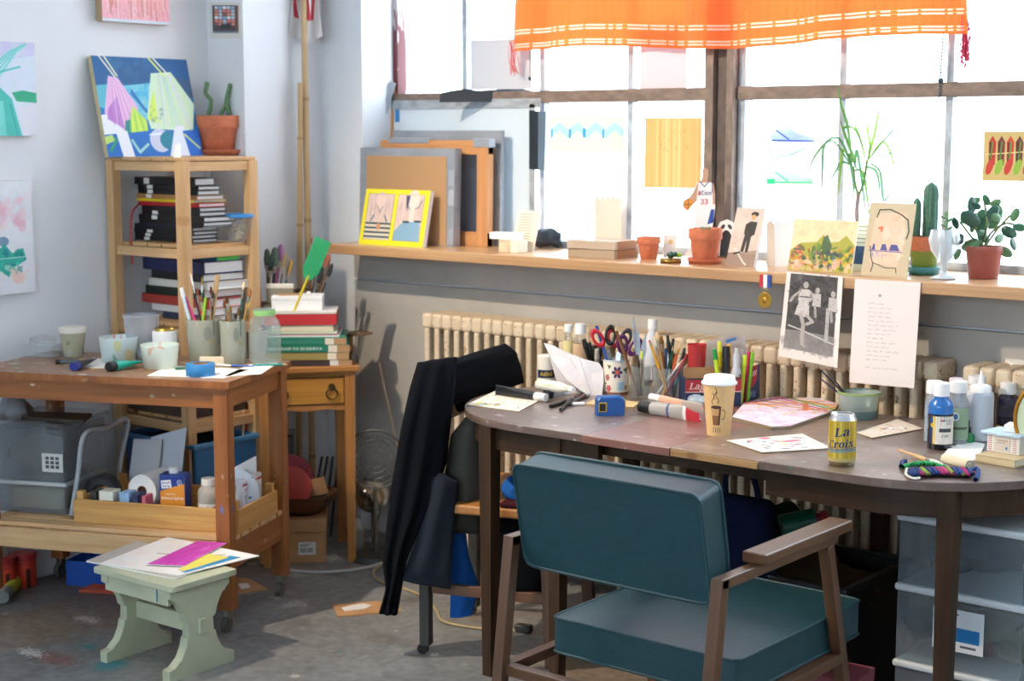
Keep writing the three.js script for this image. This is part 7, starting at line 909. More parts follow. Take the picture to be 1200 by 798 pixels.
  { const o = thing('yarn_braid', 'braided band of navy, magenta and green yarn at the table\'s edge', 'braid', T(1100, 556)), pt = (x, y, h) => onY(x, y, TABLE + h).sub(o.position), cols = [0x28407a, 0xa8306a, 0x28407a, 0x8aa048, 0x2a3f72, 0xb03a70, 0x9a3468, 0x26386a]; seed = 751;
    const yarn = MT(dtex(64, 64, (u, v) => { const n = 150 + 100 * Math.sin((u * 3 + v * 12) * 6.283); return [n, n, n]; }), 0.95); 
    for (let s = 0; s < 3; s++) { const pts = []; for (let i = 0; i <= 60; i++) { const t = i / 60, x = 1066 + t * 74, ph = t * 26 + s * 2.094; pts.push(pt(x, 553.5 + 3.2 * Math.sin(ph) - 2 * Math.sin(t * 3.1), 0.009 + 0.0045 * Math.cos(ph))); } for (let q = 0; q < 6; q++) part(o, 'strand', tube(pts.slice(q * 10, q * 10 + 12), 0.0046, 7, 24), paint(cols[(q * 3 + s * 2) % 8], 0.95)); }
    { const pts = []; for (let i = 0; i <= 40; i++) { const t = i / 40; pts.push(pt(1058 + t * 48, 547 - 4 * Math.sin(t * 3.14) + 1.2 * Math.sin(i * 1.9), 0.008 + 0.003 * Math.cos(i * 1.9))); } part(o, 'green_cord', tube(pts, 0.0042, 7, 120), paint(0x1fa05a, 0.9)); }
    part(o, 'white_loop', tube([pt(1063, 549, 0.006), pt(1062, 556, 0.005), pt(1072, 561, 0.005), pt(1078, 560, 0.005)], 0.003, 6, 24), paint(0xe6e0d6, 0.9)); part(o, 'tassel', tube([pt(1136, 552, 0.01), pt(1144, 549, 0.008), pt(1146, 556, 0.006), pt(1143, 562, 0.006)], 0.0055, 7, 24), paint(0x26407a, 0.95)); part(o, 'tassel', tube([pt(1056, 546, 0.006), pt(1058, 541, 0.006), pt(1062, 540, 0.007)], 0.005, 7, 20), paint(0x3a4a78, 0.95)); }
}

// ================================================================ on the window sill
const SZ = (px, z) => { const n = ray(px, 0).cross(ray(px, 798)); return V(CAM.x - (n.y * (SILL - CAM.y) + n.z * (z - CAM.z)) / n.x, SILL, z); };   // on the sill in column px at depth z
const sillY = (px, z) => proj(SZ(px, z))[1] + 0.6;
function leanZ(px0, z0, px1, z1, py, deg) {                      // four corners of a board on the sill, its top left edge seen at row py
  const A = SZ(px0, z0), B = SZ(px1, z1), e = B.clone().sub(A).normalize(), n = V(e.z, 0, -e.x); if (n.dot(FLAT) < 0) n.negate();
  const dir = V(0, Math.cos(deg / 57.3), 0).addScaledVector(n, Math.sin(deg / 57.3)); let a = 0.01, b = 1; for (let i = 0; i < 40; i++) { const L = (a + b) / 2; if (proj(A.clone().addScaledVector(dir, L))[1] > py) a = L; else b = L; }
  return [A, B, B.clone().addScaledVector(dir, a), A.clone().addScaledVector(dir, a)];
}
const boardOn = (name, label, cat, px0, z0, px1, z1, py, deg, t, front, side) => slabThing(name, label, cat, leanZ(px0, z0, px1, z1, py, deg), t, front, side);
{ // taped canvases at the left end
  const tape = MT(speckTex([158, 164, 172], 26, 9, 801), 0.35, { metalness: 0.3 }), c = leanZ(421, -4.165, 531, -4.165, 173, 2), b = c[0].clone().add(c[1]).multiplyScalar(0.5), o = thing('taped_canvas', 'cardboard-backed canvas edged with silver duct tape on the sill', 'canvas', b), q = c.map((p) => p.clone().sub(b)), cc = q[0].clone().add(q[2]).multiplyScalar(0.5);
  part(o, 'taped_frame', slab(...q, 0.036), [tape, tape]); const ins = [q[0].clone().lerp(q[1], 0.08), q[1].clone().lerp(q[0], 0.07), q[2].clone().lerp(q[3], 0.09).lerp(q[1], 0.09), q[3].clone().lerp(q[2], 0.08).lerp(q[0], 0.09)], n = q[1].clone().sub(q[0]).cross(q[3].clone().sub(q[0])).normalize(); part(o, 'cardboard', slab(...ins.map((p) => p.clone().addScaledVector(n, 0.0015).add(V(0, 0.002, 0))), 0.0014), [kraftPlain, kraftPlain]);
  seed = 803; for (let i = 0; i < 5; i++) { const a = q[1].clone().lerp(q[2], i * 0.2 + 0.02), d = q[1].clone().lerp(q[2], i * 0.2 + 0.18); part(o, 'tape_strip', slab(a.clone().addScaledVector(n, 0.002).add(q[0].clone().sub(q[1]).multiplyScalar(0.06)), a.clone().addScaledVector(n, 0.0015), d.clone().addScaledVector(n, 0.001), d.clone().addScaledVector(n, 0.002).add(q[0].clone().sub(q[1]).multiplyScalar(0.05)), 0.001), [paint([0xaab2bc, 0x9aa2ac, 0xb8c0c8][i % 3], 0.3, { metalness: 0.3 }), tape]); }
  // stretcher frame behind, bare wood
  const s = leanZ(449, -4.245, 574, -4.245, 164, 1), sb = s[0].clone().add(s[1]).multiplyScalar(0.5), f = thing('stretcher_frame', 'bare wooden stretcher frame with taped corners behind the cardboard canvas', 'frame', sb), z = s.map((p) => p.clone().sub(sb)), bw = 0.05, pineO = MT(woodTex([214, 160, 108], [176, 116, 66], 805, 2), 0.6);
  part(f, 'bottom_rail', bar(z[0].clone().add(V(0, bw / 2, 0)), z[1].clone().add(V(0, bw / 2, 0)), 0.03, bw), pineO); part(f, 'top_rail', bar(z[3].clone().add(V(0, -bw / 2, 0)), z[2].clone().add(V(0, -bw / 2, 0)), 0.03, bw), pineO);
  const ex = z[1].clone().sub(z[0]).normalize(); part(f, 'stile', bar(z[0].clone().addScaledVector(ex, bw / 2), z[3].clone().addScaledVector(ex, bw / 2), bw, 0.03), pineO); part(f, 'stile', bar(z[1].clone().addScaledVector(ex, -bw / 2), z[2].clone().addScaledVector(ex, -bw / 2), bw, 0.032), pineO); part(f, 'corner_tape', box(0.075, 0.032, 0.036, 0.003), tape, z[2].clone().addScaledVector(ex, -0.03).add(V(0, -0.025, 0))); part(f, 'corner_tape', box(0.2, 0.02, 0.036, 0.003), tape, z[3].clone().addScaledVector(ex, 0.14).add(V(0, -0.012, 0)));
  const h = leanZ(463, -4.29, 586, -4.29, 153, 1); slabThing('taped_canvas', 'grey duct-taped canvas farthest back in the stack', 'canvas', h, 0.018, tape, tape);
  { const p = SZ(452, -4.335), w = thing('tape_bundle', 'grey tape-wrapped wood strip standing in the window corner', 'strip', [p.x - 0.02, SILL, -4.335]); part(w, 'strip', bar([0.02, 0, 0], [0.035, 0.56, -0.03], 0.03, 0.014), pineO); part(w, 'tape_wrap', merge([bar([0.005, 0, 0.004], [0.02, 0.58, -0.026], 0.026, 0.02), bar([0.02, 0.47, 0.0], [0.045, 0.585, -0.024], 0.04, 0.022)]), tape); }
  // yellow double portrait
  const art = ctex(512, 400, (g) => { rect(g, 0, 0, 512, 400, '#e8dc1e'); for (const x of [30, 268]) { rect(g, x, 34, 208, 330, '#d8bfb4'); seed = 807 + x; for (let i = 0; i < 60; i++) brushy(g, [[x + rr(0, 205), 34 + rr(0, 100)], [x + rr(0, 205) * 0 + rr(0, 205), 34 + rr(100, 220)]].map((p, k, a) => (k ? [a[0][0] + rr(-8, 8), p[1]] : p)), 3, pick(['#b8949a', '#e4d0c6', '#8a7a86', '#c8a8a4']), 0.5); } 
    blob(g, 134, 80, 40, 60, '#e0c4ba'); brushy(g, [[110, 120], [134, 170], [158, 120]], 4, '#3a4a5a'); brushy(g, [[90, 190], [70, 230]], 10, '#2a6a80'); brushy(g, [[180, 190], [200, 230]], 10, '#2a6a80'); rect(g, 30, 236, 208, 128, '#d9cbb8'); for (let i = 0; i < 4; i++) rect(g, 30, 240 + i * 32, 208, 14, '#1d4a52'); blob(g, 140, 270, 16, 26, '#c8906a');
    blob(g, 392, 70, 46, 70, '#e6d2c6'); poly(g, [[330, 40], [364, 40], [352, 150], [340, 120]], '#4a4a6a'); brushy(g, [[340, 90], [380, 150], [440, 120], [456, 70]], 5, '#2a3a48'); rect(g, 372, 130, 40, 100, '#e6d2c6'); poly(g, [[268, 300], [330, 230], [460, 220], [476, 364], [268, 364]], '#7fa6c0'); for (let i = 0; i < 26; i++) brushy(g, [[290 + i * 7, 240], [280 + i * 7.6, 360]], 2, i % 2 ? '#4a7896' : '#b0cad8', 0.7); rect(g, 330, 220, 50, 14, '#24384a'); rect(g, 420, 214, 50, 14, '#24384a'); for (const x of [30, 268]) { g.strokeStyle = '#5a5a3a'; g.lineWidth = 2; g.strokeRect(x, 34, 208, 330); } });
  boardOn('small_painting', 'yellow-bordered double portrait painting leaning at the sill\'s left end', 'painting', 420, -4.075, 495, -4.075, 221, 13, 0.02, painted(art), paint(0xd8cbc0, 0.7));
  // block, soap and list card
  { const a = SZ(600, -4.11), t = thing('wood_block', 'cream carved wood block at the end of the stretcher frame', 'block', a, 0); part(t, 'block', box(0.075, 0.042, 0.05, 0.002), MT(speckTex([214, 190, 160], 50, 14, 809), 0.7)); part(t, 'end_grain', box(0.035, 0.043, 0.051, 0.002), paint(0xe6dcc8, 0.7), [0.03, 0, 0.0]); const q = thing('white_box', 'flat white box resting on the carved wood block', 'box', [a.x - 0.025, SILL + 0.0425, a.z], 0.05); part(q, 'carton', box(0.11, 0.016, 0.045, 0.002), white); part(q, 'lid', box(0.112, 0.006, 0.047, 0.002), white, [0, 0.0165, 0]); }
  { const r = SZ(612, -4.17), y0 = SILL + 0.001, w = 0.095, h = 0.135, m = ctex(160, 220, (g) => { rect(g, 0, 0, 160, 220, '#e6d9c6'); for (let i = 0; i < 13; i++) rect(g, 18, 18 + i * 15, 90 + (i * 37) % 36, 4, '#a09486'); }); slabThing('list_card', 'cream card of faint lines leaning behind the wood block', 'card', [V(r.x - w / 2, y0, r.z), V(r.x + w / 2, y0, r.z), V(r.x + w / 2 + 0.01, y0 + h, r.z - 0.03), V(r.x - w / 2 + 0.01, y0 + h, r.z - 0.03)], 0.003, MT(m, 0.7), paper); }
  one('black_plastic', 'crumpled black plastic at the foot of the window', 'plastic', (() => { const g = new THREE.SphereGeometry(0.045, 18, 12), P = g.attributes.position; for (let i = 0; i < P.count; i++) { const q = 0.6 + 0.8 * vnoise(P.getX(i) * 60 + 40, P.getY(i) * 60 + P.getZ(i) * 50 + 40, 99, 99, 6); P.setXYZ(i, P.getX(i) * q * 1.3, P.getY(i) * q * 0.75 , P.getZ(i) * q * 0.5); } g.computeVertexNormals(); g.computeBoundingBox(); g.translate(0, -g.boundingBox.min.y, 0); return g; })(), paint(0x2a333e, 0.4), SZ(640, -4.33));
}
{ // framed panels, pickets, pots, cutouts
  let p, k, o;
  { const a = SZ(664, -4.07), turn = -0.02, w = 0.19, d = 0.13; for (const [i, label] of [[0, 'lower small glazed frame in the stack by the little pot'], [1, 'upper small glazed frame in the stack by the little pot']]) { o = thing('shadow_box', label, 'box', [a.x + w / 2, SILL + i * 0.0285, a.z - d / 2 - 0.004 + i * 0.003], turn + i * 0.05); for (const s of [-1, 1]) { part(o, 'side', box(0.014, 0.027, d - 0.03, 0.001), oak, [s * (w / 2 - 0.007), 0, 0]); part(o, 'rail', box(w, 0.027, 0.014, 0.001), paint(i ? 0xb9a590 : 0xa8927a, 0.6), [0, 0, s * (d / 2 - 0.007)]); } part(o, 'panel', box(w - 0.028, 0.004, d - 0.028, 0), paint(i ? 0xb9bcc0 : 0x8a8d86, 0.15), [0, 0.021, 0]); } }
  const picket = (name, label, pts, ref, t, m) => cutout(name, label, 'card box', pts, ref, t, m);
  { const r = SZ(713, -4.3); const z = (x0, x1, n, yt, yb) => { const q = [[x0, yb]]; for (let i = 0; i < n; i++) { const a = x0 + (x1 - x0) * i / n, b = x0 + (x1 - x0) * (i + 1) / n; q.push([a, yt + 7], [(a + b) / 2, yt]); } q.push([x1, yt + 7], [x1, yb]); return q; };
    o = thing('picket_box', 'cream open box with a zigzag top behind the small frames', 'box', r); cutout('front', '', '', z(697, 728, 5, 227, sillY(713, -4.3)), r, 0.002, paint(0xe8d9c6, 0.6), undefined, { parent: o }); const r2 = r.clone().addScaledVector(FLAT, 0.045); cutout('back', '', '', z(706, 741, 5, 229, 288), r2, 0.002, paint(0xf2efec, 0.6), undefined, { parent: o, at: r2.clone().sub(r) });
    const r3 = SZ(918, -4.19), yb = sillY(918, -4.19); o = thing('picket_box', 'white box with a zigzag top beside the landscape painting', 'box', r3); cutout('front', '', '', z(907, 934, 3, 256, yb), r3, 0.002, paint(0xeceae8, 0.6), undefined, { parent: o }); cutout('side', '', '', [[898, yb - 1], [898, 262], [903, 257], [907, 262], [908, yb]], r3, 0.002, paint(0xe6d2bc, 0.6), undefined, { parent: o }); }
  p = SZ(760, -4.16); k = mpp(p); terracotta('terracotta_pot', 'small empty terracotta pot on the sill', p, 14 * k, 26 * k);
  p = SZ(826, -4.13); k = mpp(p); o = terracotta('potted_succulent', 'terracotta pot with a tiny succulent before the player cutout', p, 19.8 * k, 41 * k, { saucer: true }); for (let i = 0; i < 9; i++) { const a = i * 0.7; part(o, 'leaf', lathe([[0, 0], [1.6 * k, 3 * k], [1.2 * k, 6 * k], [0, 8 * k]], 7).rotateX(0.5).rotateY(a), plantGreen, [Math.sin(a) * 2 * k, 36 * k, Math.cos(a) * 2 * k]); }
  p = SZ(785, -4.24); k = mpp(p); o = thing('white_carton', 'small white carton with a gold dot behind the gold tin', 'box', p, FACE); part(o, 'carton', box(15 * k, 27 * k, 10 * k, 0.001), paint(0xe9e4e0, 0.6)); part(o, 'gold_dot', cyl(3 * k, 3 * k, 0.001, 16).rotateX(Math.PI / 2), paint(0xd8b880, 0.4), [0, 19 * k, 5 * k]);
  p = SZ(786, -4.08); k = mpp(p); o = thing('gold_tin', 'round gold tin with a dark green lump on top', 'tin', p); part(o, 'tin', lathe([[0, 0.0005], [12.5 * k, 0.0005], [12.5 * k, 5.5 * k], [0, 6 * k]], 26), metal(0xb89a58, 0.35)); one('green_figurine', 'dark green lump with a lime tip on the gold tin', 'figurine', merge([ball(4 * k, 1.2, 1, 1, 10), ball(3 * k, 1, 1, 1, 9).translate(6 * k, 1 * k, 0)]), paint(0x1f4a3a, 0.4), p.clone().add(V(0, 9.4 * k, 0))); one('lime_lump', 'lime green lump on the gold tin', 'figurine', ball(3.4 * k, 1.2, 0.9, 1, 10), paint(0x9fd83a, 0.5), p.clone().addScaledVector(RIGHT, 9 * k).add(V(0, 9 * k, 0)));
  // the player cutout
  { const r = SZ(818, -4.24), out = [[812, 301], [802, 300], [808, 290], [813, 268], [815, 248], [817, 236], [812, 240], [806, 248], [800, 243], [800, 236], [806, 232], [812, 224], [817, 214], [822, 211], [823, 205], [822.5, 199], [826, 196], [830, 199], [830, 206], [829, 212], [836, 215], [838, 228], [838, 244], [836, 258], [834, 272], [836, 301]];
    const m = ctex(320, 860, (g) => { rect(g, 0, 0, 320, 860, '#ece6e2'); const P = (x, y) => [(x - 800) / 38 * 320, (y - 196) / 107 * 860]; poly(g, [P(819, 214), P(822, 211), P(823, 196), P(831, 196), P(830, 212), P(837, 215), P(838, 240), P(834, 240), P(833, 216)], '#c99a80'); poly(g, [P(818, 213), P(822, 212), P(816, 236), P(806, 250), P(800, 240), P(810, 230)], '#c99a80'); poly(g, [P(818, 214), P(834, 214), P(836, 258), P(814, 258)], '#eee9e6'); brushy(g, [P(820, 213), P(825, 219), P(830, 213)], 8, '#28306a'); brushy(g, [P(834, 214), P(834, 226)], 6, '#28306a'); g.fillStyle = '#28306a'; g.font = 'bold 56px sans-serif'; const a = P(818.5, 229); g.fillText('UConn', a[0], a[1], 128); rect(g, a[0] - 4, a[1] - 36, 18, 38, '#c83a3a'); const b = P(820.5, 240); g.font = 'bold 70px sans-serif'; g.fillText('33', b[0], b[1]); const c = P(806.5, 240); blob(g, c[0], c[1], 56, 58, '#e0923c'); g.strokeStyle = '#4a2a14'; g.lineWidth = 5; g.beginPath(); g.moveTo(c[0] - 56, c[1]); g.lineTo(c[0] + 56, c[1]); g.moveTo(c[0], c[1] - 58); g.lineTo(c[0], c[1] + 58); g.stroke(); poly(g, [P(833, 246), P(837, 246), P(836, 262), P(829, 264)], '#2a4a9a'); });
    cutout('player_cutout', 'flat cutout of a basketball player in a white number 33 jersey', 'cutout', out, r, 0.003, MT(m, 0.5), paper); }
  { const r = SZ(851, -4.2), s = cutout('arch_card', 'black and white arched card behind the terracotta pot', 'card', [[842, 300], [840, 268], [844, 260], [852, 257], [859, 260], [862, 268], [860, 300]], r, 0.004, MT(ctex(128, 256, (g) => { rect(g, 0, 0, 128, 256, '#e9e2da'); g.fillStyle = '#2c2c2e'; g.beginPath(); g.moveTo(22, 256); g.lineTo(30, 110); g.quadraticCurveTo(64, 40, 98, 110); g.lineTo(104, 256); g.fill(); blob(g, 40, 52, 12, 20, '#2c2c2e', 1, 0.6); blob(g, 88, 52, 12, 20, '#2c2c2e', 1, -0.6); }), 0.5), paper); }
  boardOn('photo_canvas', 'sepia canvas of a figure in a black coat and hat leaning on the sill', 'painting', 850, -4.13, 883, -4.11, 243, 16, 0.012, MT(ctex(256, 420, (g) => { rect(g, 0, 0, 256, 420, '#cdbcb0'); seed = 821; daubs(g, 60, 0, 0, 256, 420, ['#d8c8bc', '#bfae a2'.replace(' ', ''), '#d2c2b4'], 14, 50, 0.4); rect(g, 0, 330, 256, 90, '#8a7266'); poly(g, [[60, 330], [256, 300], [256, 420], [0, 420], [0, 350]], '#96806f', 0.8); blob(g, 176, 44, 34, 18, '#26211f'); blob(g, 168, 66, 22, 20, '#c89a6a'); poly(g, [[110, 120], [150, 96], [210, 100], [206, 190], [170, 210], [110, 190]], '#2a2524'); poly(g, [[120, 190], [180, 195], [176, 320], [150, 320], [148, 230], [136, 320], [108, 316]], '#2c2726'); brushy(g, [[60, 300], [150, 390], [180, 410]], 12, '#e0d6cc', 0.9); poly(g, [[40, 330], [110, 316], [110, 330], [50, 342]], '#26211f'); }), 0.5), paint(0xeeeae6, 0.6));
  boardOn('landscape_painting', 'painted card of green and yellow hills leaning on the sill', 'painting', 923, -4.11, 997, -4.09, 256, 12, 0.006, painted(ctex(400, 320, (g) => { rect(g, 0, 0, 400, 320, '#ecd3a6'); seed = 823; daubs(g, 60, 0, 0, 400, 120, ['#f0dab2', '#e8c898', '#eed0a8', '#d8c29a'], 14, 46, 0.5); poly(g, [[0, 200], [60, 150], [160, 140], [200, 90], [230, 140], [300, 130], [340, 90], [400, 150], [400, 320], [0, 320]], '#a8a23e'); daubs(g, 140, 0, 170, 400, 300, ['#6a8a2a', '#c8862a', '#d8603a', '#e0c020', '#3a5a3a', '#2a4a4a', '#b84a38', '#e8a888', '#48782e'], 8, 30, 0.75); poly(g, [[200, 110], [225, 90], [260, 160], [250, 220], [190, 210]], '#3a5a3e', 0.9); daubs(g, 40, 170, 200, 330, 290, ['#2a4a58', '#38604a', '#e0c828', '#4a3a3a'], 8, 26, 0.85); daubs(g, 40, 0, 250, 400, 320, ['#e8a890', '#e07a62', '#d8c0a0', '#f0c0b0'], 10, 30, 0.7); })), paint(0xe9e0d2, 0.7));
  boardOn('postcard', 'postcard with a navy band standing behind the abstract card', 'postcard', 988, -4.19, 1018, -4.19, 262, 4, 0.004, MT(ctex(128, 256, (g) => { rect(g, 0, 0, 128, 256, '#d9dccf'); for (let i = 0; i < 5; i++) rect(g, 0, 10 + i * 22, 128, 6, '#8a9a7a'); rect(g, 0, 120, 128, 100, '#24466a'); rect(g, 0, 220, 128, 36, '#cfd0b0'); }), 0.5), paper);
  boardOn('abstract_card', 'tan card with a pink inked shape leaning on the sill', 'painting', 1009, -4.08, 1062, -4.07, 237, 11, 0.005, painted(ctex(256, 400, (g) => { rect(g, 0, 0, 256, 400, '#c8b798'); poly(g, [[40, 90], [70, 60], [190, 50], [220, 130], [215, 250], [190, 350], [60, 330], [30, 240]], '#f0c2a6'); seed = 825; daubs(g, 40, 40, 70, 210, 330, ['#f4ccb4', '#eab498', '#f2bca0', '#f8dccb'], 12, 40, 0.5); brushy(g, [[50, 80], [60, 40], [120, 36], [180, 60]], 7, '#3a3a34'); brushy(g, [[185, 62], [225, 90], [238, 150], [230, 190]], 8, '#4a4a42'); brushy(g, [[32, 240], [44, 300], [60, 340], [52, 380]], 6, '#3a3a34'); brushy(g, [[60, 330], [130, 355], [190, 352], [196, 380]], 5, '#4a4a40'); brushy(g, [[70, 140], [86, 136], [84, 154]], 12, '#d86a4a'); for (const [x, w2] of [[40, 22], [90, 40], [140, 60]]) poly(g, [[x, 260], [x + 8, 226], [x + w2 * 0.7, 226], [x + w2, 260]], '#4a4a8a'); brushy(g, [[30, 264], [210, 266]], 6, '#6a6a9a'); daubs(g, 10, 40, 270, 130, 300, ['#8a8ab0', '#a8a0b8'], 6, 14, 0.6); })), paint(0xc4b394, 0.7));
}
{ // plants and goblet
  let p, k, o; seed = 831;
  // cactus
  p = SZ(1082, -4.2); k = mpp(p); o = thing('potted_cactus', 'green and terracotta pot of two column cacti on a teal saucer', 'plant', p); part(o, 'saucer', lathe([[0, 0.001], [17 * k, 0.001], [20 * k, 9 * k], [18.5 * k, 9.5 * k], [16 * k, 3 * k], [0, 3 * k]], 30), paint(0x4a98a2, 0.35)); part(o, 'pot', lathe([[0, 3.2 * k], [13 * k, 3.2 * k], [17.5 * k, 29 * k], [16.5 * k, 29 * k]], 30), paint(0x7f8f3a, 0.4)); part(o, 'rim', lathe([[17.6 * k, 28 * k], [18.8 * k, 45 * k], [17.4 * k, 45 * k], [16.8 * k, 38 * k], [0, 38 * k]], 30), terra);
  const ribbed = (h, r) => { const g = new THREE.CylinderGeometry(r, r, h, 44, 14), P = g.attributes.position; for (let i = 0; i < P.count; i++) { const v = P.getY(i) / h + 0.5, a = Math.atan2(P.getZ(i), P.getX(i)), rad = Math.hypot(P.getX(i), P.getZ(i)) / r, top = v > 0.8 ? Math.sqrt(Math.max(0.001, 1 - ((v - 0.8) / 0.2) ** 2)) : 1, q = rad * r * top * (0.86 + 0.14 * Math.abs(Math.cos(a * 5.5))); P.setX(i, Math.cos(a) * q); P.setZ(i, Math.sin(a) * q); } g.computeVertexNormals(); return g.translate(0, h / 2, 0); }, cg = MT(speckTex([70, 112, 92], 40, 14, 833), 0.6);
  part(o, 'cactus_column', ribbed(72 * k, 9 * k), cg, RIGHT.clone().multiplyScalar(6 * k).add(V(0, 36 * k, 0))); part(o, 'cactus_column', ribbed(54 * k, 5.2 * k), cg, RIGHT.clone().multiplyScalar(-10 * k).add(V(0, 36 * k, 0)));
  // goblet
  p = SZ(1105, -4.09); k = mpp(p); o = thing('glass_goblet', 'pressed glass goblet holding a succulent sprig', 'goblet', p); { const g = lathe([[0, 0.001], [15 * k, 0.001], [14 * k, 3 * k], [5 * k, 6 * k], [3.5 * k, 12 * k], [4 * k, 20 * k], [9 * k, 25 * k], [15 * k, 34 * k], [17 * k, 46 * k], [15.5 * k, 58 * k]], 48), P = g.attributes.position; for (let i = 0; i < P.count; i++) { const y = P.getY(i); if (y > 24 * k) { const a = Math.atan2(P.getZ(i), P.getX(i)), q = 1 + 0.06 * Math.cos(a * 12) * Math.cos(y / k * 0.4); P.setX(i, P.getX(i) * q); P.setZ(i, P.getZ(i) * q); } } g.computeVertexNormals(); part(o, 'glass', g, paint(0xdde4e8, 0.12, { transmission: 0.4, thickness: 0, clearcoat: 0.6 })); }
  part(o, 'sprig_stem', tube([[0, 46 * k, 0], [0.004, 60 * k, 0], [0.006, 74 * k, 0.002]], 1.2 * k, 6), plantGreen); for (let i = 0; i < 6; i++) { const a = i * 2.1; part(o, 'sprig_leaf', ball(4 * k, 1.1, 0.4, 0.7, 8), plantGreen, [0.004 + Math.cos(a) * 4.5 * k, (60 + i * 3.2) * k, Math.sin(a) * 4.5 * k], [0.3, -a, 0.5]); }
  // jade plant
  p = SZ(1152, -4.19); k = mpp(p); o = thing('jade_plant', 'jade plant with fat round leaves in a reddish plastic pot', 'plant', p); part(o, 'pot', lathe([[0, 0.001], [17 * k, 0.001], [20.5 * k, 31 * k], [22 * k, 31 * k], [22.5 * k, 38 * k], [21 * k, 38 * k], [20 * k, 33 * k], [0, 33 * k]], 30), paint(0xa0544a, 0.4)); part(o, 'soil', cyl(19.5 * k, 19.5 * k, 0.003, 20), soilMat, [0, 32.5 * k, 0]);
  const jade = [MT(speckTex([66, 116, 84], 40, 8, 835), 0.35), MT(speckTex([92, 138, 92], 40, 8, 836), 0.35), MT(speckTex([48, 92, 74], 36, 8, 837), 0.35)], q = (x, y, d = 0) => onF(x, y, p).sub(p).addScaledVector(FLAT, d);
  const stems = [[[1150, 288], [1144, 268], [1136, 245]], [[1152, 288], [1154, 262], [1156, 236]], [[1155, 288], [1164, 272], [1180, 262], [1192, 264]], [[1148, 288], [1136, 276], [1126, 260]], [[1153, 288], [1168, 270], [1182, 252]], [[1151, 288], [1142, 280], [1130, 284]]];
  for (const s of stems) part(o, 'stem', tube(s.map(([x, y]) => q(x, y, rr(-0.02, 0.02))), 1.4 * k, 6), paint(0x6a7a4a, 0.6));
  const leafGeo = (() => { const g = new THREE.SphereGeometry(1, 10, 7); g.scale(0.6, 1, 0.2); g.translate(0, 0.9, 0); return g; })();
  for (const [x, y, r, a] of [[1137, 250, 9, 0.2], [1145, 262, 12, 0.9], [1140, 272, 10, -0.6], [1152, 272, 12, 0.1], [1164, 268, 13, -0.3], [1160, 280, 11, 0.9], [1132, 282, 9, 1.2], [1126, 268, 7, 0.6], [1170, 282, 8, -1.2], [1180, 280, 8, -2.4], [1182, 258, 7, -0.4], [1188, 266, 7, -1.5], [1156, 240, 6, 0.3], [1162, 240, 6, -1.2], [1149, 243, 6, 1.3], [1134, 258, 7, 1.8], [1154, 256, 9, -0.8], [1172, 258, 7, 0.8], [1128, 276, 8, 2.2], [1146, 284, 10, 1.9], [1168, 290, 8, -2.2], [1124, 292, 7, 2.6], [1140, 240, 6, -0.9], [1176, 268, 9, -2.0], [1150, 252, 8, 2.4]]) { const m = part(o, 'leaf', leafGeo, pick(jade), q(x, y, rr(-0.035, 0.035))); m.scale.setScalar(r * k * 1.2); m.rotation.set(rr(-0.5, 0.5), FACE + rr(-0.8, 0.8), a); }
  // spider-leaved plant near the pane
  p = SZ(1006, -4.3); k = mpp(p); o = thing('dracaena', 'tall thin dracaena with long drooping leaves by the window', 'plant', p); part(o, 'pot', lathe([[0, 0.001], [13 * k, 0.001], [17 * k, 30 * k], [16 * k, 30 * k], [15 * k, 26 * k], [0, 26 * k]], 24), terra); const y = (px, py, d = 0) => onF(px, py, p).sub(p).addScaledVector(FLAT, d);
  part(o, 'trunk', tube([y(1006, 272), y(1004, 250), y(1006, 228)], 2.6 * k, 7), paint(0x8a7a72, 0.8)); part(o, 'trunk', tube([y(1006, 230), y(1002, 215), y(1000, 196)], 1.7 * k, 6), paint(0x7a8a5a, 0.7)); part(o, 'trunk', tube([y(1006, 230), y(1012, 214), y(1016, 190)], 1.7 * k, 6), paint(0x7a8a5a, 0.7));
  const leafM = [paint(0x6a9a4a, 0.5, { transmission: 0.25, thickness: 0 }), paint(0x5a8a5a, 0.5, { transmission: 0.25, thickness: 0 }), paint(0x8ab04a, 0.5, { transmission: 0.25, thickness: 0 })];
  const blade = (pts, w) => { const c = new THREE.CatmullRomCurve3(pts), n = 14, P = [], idx = []; for (let i = 0; i <= n; i++) { const t = i / n, c0 = c.getPoint(t), tg = c.getTangent(t), side = tg.clone().cross(FLAT).normalize(), ww = w * Math.pow(Math.sin(Math.PI * (0.12 + 0.88 * t)), 0.7); for (const s of [-1, 0, 1]) { const q2 = c0.clone().addScaledVector(side, s * ww).addScaledVector(FLAT, Math.abs(s) * ww * 0.5); P.push(q2.x, q2.y, q2.z); } if (i < n) for (const s of [0, 1]) { const a = i * 3 + s; idx.push(a, a + 3, a + 1, a + 1, a + 3, a + 4); } } const g = new THREE.BufferGeometry(); g.setAttribute('position', new THREE.Float32BufferAttribute(P, 3)); g.setAttribute('uv', new THREE.Float32BufferAttribute(new Float32Array(P.length / 3 * 2), 2)); g.setIndex(idx); g.computeVertexNormals(); return g; };
